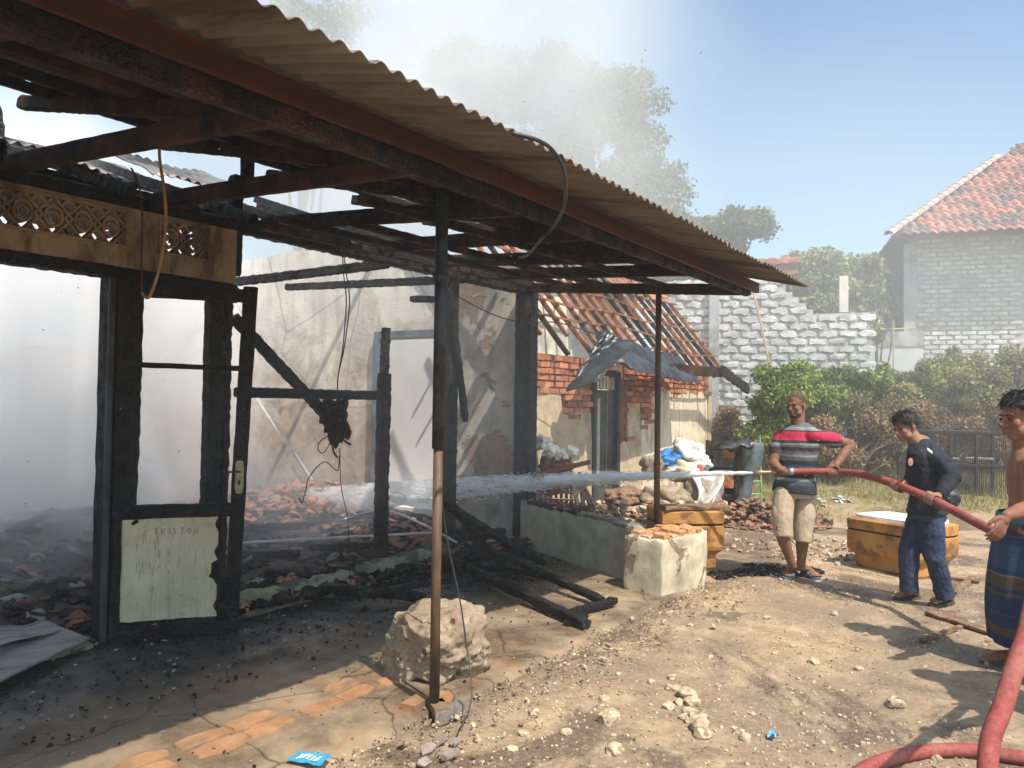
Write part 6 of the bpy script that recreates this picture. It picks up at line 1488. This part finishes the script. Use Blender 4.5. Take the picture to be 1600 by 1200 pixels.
mb = MB(); mb.ell(Hc + hf * .052 - hu * .085, hs * .040, hf * .040, hu * .028, 14, 8); mb.ell(Hc + hf * .096 - hu * .050, hs * .026, hf * .010, hu * .005, 10, 6)
mb.build('beard', MT['hair_short'], p1, True)
z_ = lambda y_: at(1245, y_, 7.0).z
slate, slate2, red_, lt, dk = (.060, .075, .095), (.115, .135, .15), (.46, .032, .070), (.23, .25, .255), (.032, .040, .050)
MT['polo'] = zstripes('striped_polo', [(z_(800), dk), (z_(757), slate), (z_(750), lt), (z_(746), dk), (z_(738), slate), (z_(727), dk), (z_(719), slate2), (z_(713), lt), (z_(710), slate2), (z_(707), slate), (z_(705.5), (.30, .06, .08)), (z_(704.5), dk), (z_(698), slate2), (z_(695), lt), (z_(692), dk), (z_(688), red_), (z_(674), dk), (z_(672), lt), (z_(667), slate2), (z_(660), slate), (z_(640), slate)], wob=.006)
sh = MB(); torso(sh, Pv - UP * .012, Cv, Nk, lat, lat, [(-.0, .172, .135), (.10, .170, .130)] + PROF[2:-3] + [(.80, .166, .102), (.88, .135, .090), (.94, .100, .080), (.985, .072, .070)], .016, .022)
for s_ in (SL, SR): limb(sh, [Nk - UP * .015, Nk.lerp(s_, .55) + UP * .004, s_ + UP * .01], [.066, .062, .056], 14)
for (s_, e_, f_) in ((SL, EL, .50), (SR, ER, .56)):
    limb(sh, [s_ - (e_ - s_) * .05, s_.lerp(e_, f_ * .5), s_.lerp(e_, f_)], [.064, .068, .070], 14)
organic(sh, 'shirt', MT['polo'], p1, .008, 3, .012, .10)
MB().loft([[Nk + UP * (-.030 + dz_) + (RT * math.cos(a) * r_ + (-FW) * math.sin(a) * r_ * .95) - UP * .02 * max(0, math.sin(a)) for a in [2 * math.pi * k / 20 for k in range(20)]] for dz_, r_ in ((0, .088), (.02, .078), (.045, .066), (.040, .078), (.0, .100))], False).build('collar', simple('slate_collar', (.09, .11, .135), (.12, .145, .17), 20), p1, True)
MT['khaki'] = simple('khaki_cotton', (.36, .28, .20), (.50, .41, .31), 5, .9, .5, .02, .15)
sh = MB(); torso(sh, Pv - UP * .05, Pv + UP * .04, Pv + UP * .10, lat, lat, [(0, .158, .112), (.5, .158, .112), (1, .145, .100)], .008)
limb(sh, [hipL, hipL.lerp(knL, .5), knL.lerp(anL, .18)], [.100, .092, .080], 14, (1, 0)); limb(sh, [hipR, hipR.lerp(knR, .5), knR.lerp(anR, .26)], [.100, .093, .083], 14, (1, 0))
for (h_, k_, sg) in ((hipL, knL, -1), (hipR, knR, 1)): sh.ell(h_.lerp(k_, .55) + RT * sg * .070, RT * .030, FW * .055, UP * .075, 10, 8)
organic(sh, 'shorts', MT['khaki'], p1, .008, 2, .014, .11)
MT['slip'] = simple('blue_grey_sandal', (.08, .12, .16), (.16, .21, .26), 30, .6, .2)
for (he, to) in ((heL, toL), (heR, toR)): sole(he - UP * .018, to, p1, MT['slip'], MT['slip'], .02, True)

# ---------------------------------------------------------------- the man in black behind him
p2 = empty('person', onz(1440, 940), 'young man in black jacket and dark jeans leaning forward to carry the hose', 'person')
T2 = 6.12
a2 = lambda px, py, dt=0.0: at(px, py, T2 + dt)
sk = MB(); Hc = a2(1415, 667, .03); hf = (-RT * .93 - FW * .30 - UP * .22)
hs, hf, hu = head(sk, Hc, hf, UP * .95 - RT * .15, .96); Nk = a2(1440, 690, .03); neck(sk, Hc, hf, hu, Nk)
Pv, Cv = a2(1449, 800, .0), a2(1449, 738, .0); lat = (FW * .80 + RT * .60).normalized()
SN, SF = a2(1460, 712, -.14), a2(1434, 706, .16)
EN, EF = a2(1489, 744, -.24), a2(1426, 746, .04)
ax2 = (at(1500, 803, 5.56) - at(1400, 757, 6.12)).normalized()
GN, GF = at(1456, 780, 5.80), at(1404, 758.6, 6.10)
WN, WF_ = GN + (a2(1478, 766, -.26) - GN).normalized() * .085, GF + (a2(1424, 748, .03) - GF).normalized() * .085
torso(sk, Pv, Cv, Nk, lat, lat, PROF, -.01)
arm(sk, SN, EN, WN, .95); arm(sk, SF, EF, WF_, .95)
grip(sk, GN, ax2, .031, WN, 1); grip(sk, GF, ax2, .031, WF_, -1)
hF, hB = a2(1440, 806, .06), a2(1454, 806, -.06); kF, kB = a2(1420, 862, .02), a2(1459, 868, -.10); aF, aB = a2(1420, 922, .02), a2(1477, 930, -.06)
heF, toF = gzp(onz(1437, 935), .018), gzp(onz(1388, 938), .018); heB, toB = gzp(onz(1490, 944), .018), gzp(onz(1436, 950), .018)
toF = heF + (toF - heF).normalized() * .25; toB = heB + (toB - heB).normalized() * .25
for (h_, k_, a_, he, to) in ((hF, kF, aF, heF, toF), (hB, kB, aB, heB, toB)):
    limb(sk, [h_, k_], [.08, .053]); limb(sk, [k_, k_.lerp(a_, .33), a_], [.050, .052, .034]); footmesh(sk, he, to, a_, .95)
organic(sk, 'body', MT['skin_b'], p2, .0058, 2); eyes(Hc, hs, hf, hu, p2, .96); hairmesh(Hc, hs, hf, hu, .97, MT['hair'], p2, .012, .10, seed=3, rough=.010)
MT['jacket'] = simple('black_cotton_jacket', (.012, .015, .022), (.032, .037, .047), 6, .85, .6, .02, .25)
sh = MB(); torso(sh, Pv - UP * .01, Cv, Nk, lat, lat, [(0, .165, .125)] + PROF[1:-1] + [(.985, .075, .072)], .020)
limb(sh, [Nk - UP * .02, SN], [.070, .062], 14); limb(sh, [Nk - UP * .02, SF], [.070, .062], 14)
limb(sh, [SN, SN.lerp(EN, .5), EN], [.074, .070, .064], 14); limb(sh, [EN, EN.lerp(WN, .5), EN.lerp(WN, .86)], [.064, .058, .044], 14)
limb(sh, [SF, SF.lerp(EF, .5), EF], [.074, .068, .058], 14); limb(sh, [EF, EF.lerp(WF_, .8)], [.058, .040], 14)
organic(sh, 'jacket', MT['jacket'], p2, .008, 2, .022, .07)
MB().loft([[Nk + UP * (-.012 + dz_) - hf * .01 + (RT * math.cos(a) * r_ + FW * math.sin(a) * r_) for a in [2 * math.pi * k / 20 for k in range(20)]] for dz_, r_ in ((0, .086), (.03, .070), (.028, .076), (-.004, .094))], False).build('collar', MT['jacket'], p2, True)
bg_ = MB(); bg_.ell(a2(1481, 778, -.02), RT * .085 - UP * .03, FW * .09, UP * .085 + RT * .03, 14, 10); organic(bg_, 'waist_bag', MT['black_sheet'] if False else simple('black_nylon_bag', (.015, .017, .022), (.04, .045, .055), 9, .45, .4, .01, .4), p2, .008, 2, .02, .05)
c_ = a2(1423, 722, -.15)
MB().ell(c_, FW * .020 + RT * .03, (RT * .3 - FW * .9) * .004, UP * .032, 14, 8).build('round_badge', simple('faded_red_badge', (.35, .10, .10), (.50, .22, .20), 60, .7), p2, True)
MB().grid(lambda u, v: a2(1449 + 8 * u, 699 + 6 * u, -.215) - UP * .02 * v, 3, 2).build('shoulder_tab', MT['foam'], p2)
MT['jeans'] = simple('dark_blue_denim', (.018, .028, .062), (.050, .070, .125), 7, .85, .6, .02, .2)
sh = MB(); torso(sh, Pv - UP * .06, Pv, Pv + UP * .06, lat, lat, [(0, .150, .115), (.5, .155, .118), (1, .150, .112)], .012)
for (h_, k_, a_) in ((hF, kF, aF), (hB, kB, aB)):
    limb(sh, [h_, h_.lerp(k_, .5), k_], [.098, .092, .076], 14); limb(sh, [k_, k_.lerp(a_, .5), a_ - UP * .015], [.076, .070, .068], 14, (1, 0))
organic(sh, 'jeans', MT['jeans'], p2, .008, 1, .024, .07)
MT['flip'] = simple('brown_flip_flop', (.05, .035, .03), (.10, .07, .055), 20, .7, .2)
for (he, to) in ((heF, toF), (heB, toB)): sole(he - UP * .018, to, p2, MT['flip'], MT['flip'])

# ---------------------------------------------------------------- the shirtless man at the right edge
p3 = empty('person', onz(1590, 1040), 'shirtless man in a dark blue striped sarong at the right edge of the picture', 'person')
T3 = 4.62
a3 = lambda px, py, dt=0.0: at(px, py, T3 + dt)
sk = MB(); Hc = a3(1595, 652, .0); hf = (-RT * .97 - FW * .10 - UP * .10)
hs, hf, hu = head(sk, Hc, hf, UP, 1.18); Nk = a3(1606, 700, .03); neck(sk, Hc, hf, hu, Nk, 1.15)
Pv, Cv = a3(1610, 822, .0), a3(1612, 760, .0); lat = (FW * .90 + RT * .43).normalized()
torso(sk, Pv, Cv, Nk, lat, lat, PROF, .01)
SN, SF = a3(1616, 728, -.17), a3(1602, 724, .18); EN = a3(1606, 795, -.20); WN = a3(1573, 806, -.28)
EF, WF_ = a3(1600, 790, .25), at(1578, 835, 4.98)
limb(sk, [Cv + lat * .13 + UP * .08, SF], [.08, .07]); limb(sk, [Cv - lat * .13 + UP * .08, SN], [.08, .07])
arm(sk, SN, EN, WN, 1.05); openhand(sk, WN, (a3(1556, 840, -.30) - WN), (-RT * .3 + FW * .8 - UP * .1), 1.0, 18)
arm(sk, SF, EF, a3(1590, 826, .30), 1.0); ax3 = (at(1640, 860, 4.6) - at(1550, 829, 5.2)).normalized(); grip(sk, at(1580, 842, 4.95), ax3, .031, a3(1588, 828, .30), 1)
hN, hF = a3(1608, 830, -.08), a3(1606, 830, .10); kN, kF = a3(1600, 925, -.08), a3(1590, 920, .12); aN, aF = a3(1592, 1012, -.02), a3(1640, 1000, .25)
heN, toN = gzp(onz(1600, 1038), .0), gzp(onz(1536, 1034), .0); toN = heN + (toN - heN).normalized() * .262
heF, toF = gzp(onz(1655, 1012), .0), gzp(onz(1600, 1006), .0); toF = heF + (toF - heF).normalized() * .26
for (h_, k_, a_, he, to) in ((hN, kN, aN, heN, toN), (hF, kF, aF, heF, toF)):
    limb(sk, [h_, k_], [.085, .058]); limb(sk, [k_, k_.lerp(a_, .33), a_], [.054, .056, .037]); footmesh(sk, he, to, a_, 1.0)
organic(sk, 'body', MT['skin_c'], p3, .0056, 2); eyes(Hc, hs, hf, hu, p3, 1.18); hairmesh(Hc, hs, hf, hu, 1.18, MT['hair'], p3, .011, -.10, seed=8, rough=.010)
zz3 = lambda y_: at(1580, y_, 4.6).z
nb, nb2, br, gd = (.018, .040, .095), (.030, .065, .135), (.085, .060, .045), (.16, .12, .07)
MT['sarong'] = zstripes('blue_striped_sarong', [(zz3(1030), nb), (zz3(992), br), (zz3(978), nb), (zz3(960), nb2), (zz3(957), nb), (zz3(930), br), (zz3(924), nb), (zz3(918), br), (zz3(899), gd), (zz3(896), nb), (zz3(889), nb2), (zz3(850), nb), (zz3(838), br), (zz3(834), nb), (zz3(826), br), (zz3(815), gd), (zz3(812), nb), (zz3(780), nb)], wob=.012)
Lx = lambda t_: None
rings = []
for (y_, xl, xr, w_) in ((806, 1571, 1650, 1.0), (815, 1570, 1652, 1.0), (835, 1566, 1655, 1.05), (870, 1561, 1660, 1.1), (910, 1556, 1664, 1.15), (950, 1554, 1668, 1.2), (985, 1557, 1668, 1.2), (1008, 1560, 1666, 1.2)):
    c = a3((xl + xr) / 2, y_); hw = (xr - xl) / 2 * T3 / FOC; ring = []
    for k in range(64):
        a = 2 * math.pi * k / 64; f_ = 1 + (.045 * math.sin(a * 7 + y_ * .004) + .03 * math.sin(a * 13 + 1 + y_ * .006)) * min(1, max(0, (y_ - 806) / 80))
        ring.append(c + RT * math.cos(a) * hw * f_ + FW * math.sin(a) * .205 * w_ * f_)
    rings.append(ring)
so_ = MB().loft(rings, False).build('sarong', MT['sarong'], p3, True); solidify(so_, .006); ss_ = so_.modifiers.new('sub', 'SUBSURF'); ss_.levels = ss_.render_levels = 1
MB().loft([[a3(1611, y_) + RT * math.cos(a) * .152 * q_ + FW * math.sin(a) * .205 * q_ for a in [2 * math.pi * k / 32 for k in range(32)]] for y_, q_ in ((802, 1.0), (805, 1.06), (814, 1.07), (817, 1.02))], False).build('waist_roll', simple('blue_waist_roll', (.03, .12, .24), (.06, .20, .36), 10, .8, .4), p3, True)

# ---------------------------------------------------------------- the man who holds the rising hose, just outside the frame; his shadow lies in the yard
p4 = empty('person', cw(3.02, 3.70), 'man in plain grey shirt and trousers standing with the rising hose in his hands', 'person')
sk = MB(); B4 = cw(3.0, 3.62); Hc = B4 + UP * 1.58; hf = (-RT * .8 + FW * .5)
hs, hf, hu = head(sk, Hc, hf); Nk = B4 + UP * 1.44; neck(sk, Hc, hf, hu, Nk); Pv, Cv = B4 + UP * .93, B4 + UP * 1.22; lat = (FW * .8 + RT * .5).normalized(); torso(sk, Pv, Cv, Nk, lat, lat, PROF)
S1, S2 = Cv + lat * .19 + UP * .14, Cv - lat * .19 + UP * .14; E1, E2 = S1 + V((0, 0, -.26)) + lat * .16, S2 - UP * .22 - lat * .22
G1 = h2[1]; G2 = h2[4]; A4 = (h2[4] - h2[0]).normalized(); W1_, W2_ = G1 + (E1 - G1).normalized() * .09, G2 + (E2 - G2).normalized() * .09
arm(sk, S1, E1, W1_); arm(sk, S2, E2, W2_); grip(sk, G1, A4, .032, W1_, 1); grip(sk, G2, A4, .032, W2_, -1)
trs = MB()
for sg in (-1, 1):
    h_, k_, a_ = Pv + lat * sg * .09, Pv + lat * sg * .13 - UP * .44 + hf * .03, Pv + lat * sg * .16 - UP * .84
    he = V((a_.x, a_.y, 0)) - hf * .05; he.z = gz(he.x, he.y); hf0 = V((hf.x, hf.y, 0)).normalized(); footmesh(sk, he, he + hf0 * .26, a_)
    limb(sk, [h_, k_], [.08, .055]); limb(sk, [k_, a_], [.052, .036]); limb(trs, [h_, k_, a_], [.10, .078, .066], 14)
organic(sk, 'body', MT['skin_b'], p4, .0075, 2); eyes(Hc, hs, hf, hu, p4); hairmesh(Hc, hs, hf, hu, 1, MT['hair'], p4, .018)
torso(trs, Pv - UP * .06, Pv, Pv + UP * .06, lat, lat, [(0, .150, .115), (1, .150, .112)], .012); organic(trs, 'trousers', MT['jeans'], p4, .01, 1, .03, .06)
sh = MB(); torso(sh, Pv, Cv, Nk, lat, lat, PROF[:-1] + [(.985, .075, .072)], .018); limb(sh, [S1, S1.lerp(E1, .6)], [.074, .066]); limb(sh, [S2, S2.lerp(E2, .6)], [.074, .066])
organic(sh, 'shirt', simple('plain_grey_shirt', (.20, .20, .20), (.28, .28, .28), 9, .9, .4), p4, .01, 2, .02, .06)
# ================================================================== WATER, SMOKE, HAZE
def volmat(name, density, color=(.8, .82, .85), aniso=.2, scale=.5, thr=.45, soft=.25, detail=5, falloff=None, absorb=None):
    m = bpy.data.materials.new(name); m.use_nodes = True; nt = m.node_tree; nt.nodes.clear()
    out = N(nt, 'ShaderNodeOutputMaterial'); v = N(nt, 'ShaderNodeVolumePrincipled'); nt.links.new(v.outputs[0], out.inputs['Volume'])
    v.inputs['Color'].default_value = (*color, 1); v.inputs['Anisotropy'].default_value = aniso
    if scale:
        p = pos(nt); n_ = noi(nt, p, scale, detail, .6, .6)
        mr = N(nt, 'ShaderNodeMapRange'); mr.inputs[1].default_value = thr; mr.inputs[2].default_value = thr + soft; mr.inputs[3].default_value = 0; mr.inputs[4].default_value = density; nt.links.new(n_, mr.inputs[0])
        d = mr.outputs[0]
        tc = N(nt, 'ShaderNodeTexCoord'); s_ = N(nt, 'ShaderNodeVectorMath', operation='LENGTH'); nt.links.new(tc.outputs['Object'], s_.inputs[0])
        f = N(nt, 'ShaderNodeMapRange', interpolation_type='SMOOTHSTEP'); f.inputs[1].default_value = 1.0; f.inputs[2].default_value = falloff[0] if falloff else .35; f.inputs[3].default_value = 0; f.inputs[4].default_value = 1; nt.links.new(s_.outputs['Value'], f.inputs[0])
        d = math_(nt, 'MULTIPLY', d, f.outputs[0]); nt.links.new(d, v.inputs['Density'])
    else: v.inputs['Density'].default_value = density
    return m
def puff(name, c, r3, mat, rot=0):
    bm = bmesh.new(); bmesh.ops.create_icosphere(bm, subdivisions=3, radius=1); me = bpy.data.meshes.new(name); bm.to_mesh(me); bm.free(); me.materials.append(mat)
    o = bpy.data.objects.new(name, me); COL.objects.link(o); o.location = c; o.scale = r3; o.rotation_euler.z = rot; return tag(o, kind='stuff')
VM1 = volmat('room_smoke', 1.5, (.982, .985, .998), .0, .95, .40, .16, 8, (.62,))
VM2 = volmat('rising_smoke', .50, (.96, .97, .985), .2, .28, .36, .32)
VM3 = volmat('thin_smoke', .9, (.965, .97, .99), .2, 1.3, .42, .26, 6)
puff('smoke', (3.3, 9.1, 1.7), (3.0, 3.3, 3.3), VM1)
puff('smoke', (4.4, 6.8, .45), (2.8, 2.1, .85), VM3)
puff('smoke', (2.2, 6.9, .9), (1.9, 1.8, 1.6), VM3)
VM5 = volmat('porch_haze', .085, (.88, .92, .99), .2, .7, .30, .40)
puff('smoke', (5.0, 4.5, 1.5), (3.4, 2.4, 1.7), VM5)
puff('smoke', cw(-2.0, 14.5, 7.0), (7.0, 5, 5.8), VM2, TH - math.pi / 2)
VM4 = volmat('drifting_smoke', .050, (.93, .955, .99), .2, .12, .25, .4, 3)
puff('smoke', cw(4.5, 14.8, 3.5), (10, 6.5, 6), VM4, TH - math.pi / 2)
# haze over the whole yard
HZ = bpy.data.materials.new('thin_haze'); HZ.use_nodes = True; nt = HZ.node_tree; nt.nodes.clear(); out = N(nt, 'ShaderNodeOutputMaterial'); v = N(nt, 'ShaderNodeVolumePrincipled'); nt.links.new(v.outputs[0], out.inputs['Volume'])
v.inputs['Color'].default_value = (.93, .96, 1.0, 1); v.inputs['Density'].default_value = .0035; v.inputs['Anisotropy'].default_value = .3
tag(MB().box((30, 0, 6.1), (110, 110, 15.4)).build('haze', HZ), kind='stuff')
# water jet
m, nt, b = newmat('white_water'); p = pos(nt)
b.inputs['Base Color'].default_value = (.86, .89, .92, 1); b.inputs['Roughness'].default_value = .25; b.inputs['Transmission Weight'].default_value = .08; b.inputs['IOR'].default_value = 1.2
MT['water'] = m
J0, J1 = at(1177, 738.6, 6.96), at(395, 800, 9.4)
def jet(t): 
    p_ = J0.lerp(J1, t); p_.z += .17 * 4 * t * (1 - t) * .5; return p_
jr = empty('water_jet', J0, 'white water jet shooting from the branch pipe into the burnt rooms', 'water jet')
P_ = [jet(i / 60) for i in range(0, 22)]
mb = MB(); rr = [.011 + .0022 * i + (.005 * noise.noise(V((i * .9, 0, 0))) if i > 3 else 0) for i in range(22)]
o = mb.tube(P_, rr, 14).build('stream', MT['water'], jr, True)
dp = o.modifiers.new('sub', 'SUBSURF'); dp.levels = dp.render_levels = 2
tx = bpy.data.textures.new('spray', 'CLOUDS'); tx.noise_scale = .035; d_ = o.modifiers.new('d', 'DISPLACE'); d_.texture = tx; d_.strength = .022; d_.texture_coords = 'GLOBAL'
r = np.random.RandomState(3); mb = MB(); jd = (J1 - J0).normalized(); js = jd.cross(UP).normalized()
n = 4200
for k in range(n):
    t = .10 + .86 * r.uniform() ** .8; c = jet(t); sp = .010 + .115 * t
    c = c + js * r.normal() * sp + UP * (r.normal() * sp * .8 - .05 * t * abs(r.normal()))
    s = r.uniform(.0025, .007) * (1 if t < .6 else .8); L = r.uniform(1.2, 4.0)
    a, b_, c_ = jd * s * L, js * s, UP * s
    mb.add([c - a, c + b_, c + c_, c - b_, c - c_, c + a], [(0, 1, 2), (0, 2, 3), (0, 3, 4), (0, 4, 1), (5, 2, 1), (5, 3, 2), (5, 4, 3), (5, 1, 4)])
tag(mb.build('droplets', MT['water'], jr), kind='stuff')
JV = bpy.data.materials.new('spray_mist'); JV.use_nodes = True; nt = JV.node_tree; nt.nodes.clear(); out = N(nt, 'ShaderNodeOutputMaterial'); v = N(nt, 'ShaderNodeVolumePrincipled'); nt.links.new(v.outputs[0], out.inputs['Volume'])
v.inputs['Color'].default_value = (.92, .94, .97, 1); pv_ = pos(nt, (2.0, 2.0, 7)); q_ = noi(nt, pv_, 3.2, 6, .7, .8)
mr = N(nt, 'ShaderNodeMapRange'); mr.inputs[1].default_value = .44; mr.inputs[2].default_value = .60; mr.inputs[3].default_value = .25; mr.inputs[4].default_value = 17.0; nt.links.new(q_, mr.inputs[0]); nt.links.new(mr.outputs[0], v.inputs['Density'])
JN = JV.copy(); JN.name = 'dense_spray'
for n_ in JN.node_tree.nodes:
    if n_.type == 'MAP_RANGE': n_.inputs[3].default_value = 3; n_.inputs[4].default_value = 45
def cone(a, b_, r0_, r1_, mat, K=26):
    MB().tube([jet(a + (b_ - a) * i / K) for i in range(K + 1)], [r0_ + (r1_ - r0_) * (i / K) + .25 * r0_ * noise.noise(V((i * .7, 3, 0))) for i in range(K + 1)], 16).build('mist', mat, jr, True)
cone(.01, .20, .018, .040, JN); cone(.03, .98, .028, .20, JV)
# flakes of ash adrift in the air
r = random.Random(15); mb = MB()
for k in range(420):
    t = r.uniform(2.6, 6.5); x_ = (r.uniform(-.62, .3)) * t; c = cw(x_, t, r.uniform(.4, 3.0)); s = r.uniform(.0015, .0055)
    mb.box(c, (s, s * .7, s * .3), Matrix.Rotation(r.uniform(0, 3), 3, 'X') @ rotz(r.uniform(0, 3)))
tag(mb.build('ash_flakes', MT['char']), kind='stuff')
mb = MB()
for k in range(130):
    t = r.uniform(3.5, 9); x_ = (r.uniform(-.5, .6)) * t; c = cw(x_, t, r.uniform(.2, 4.5)); s = r.uniform(.003, .007)
    mb.box(c, (s, s * .7, s * .3), Matrix.Rotation(r.uniform(0, 3), 3, 'X') @ rotz(r.uniform(0, 3)))
tag(mb.build('ash_flakes', MT['foam']), kind='stuff')
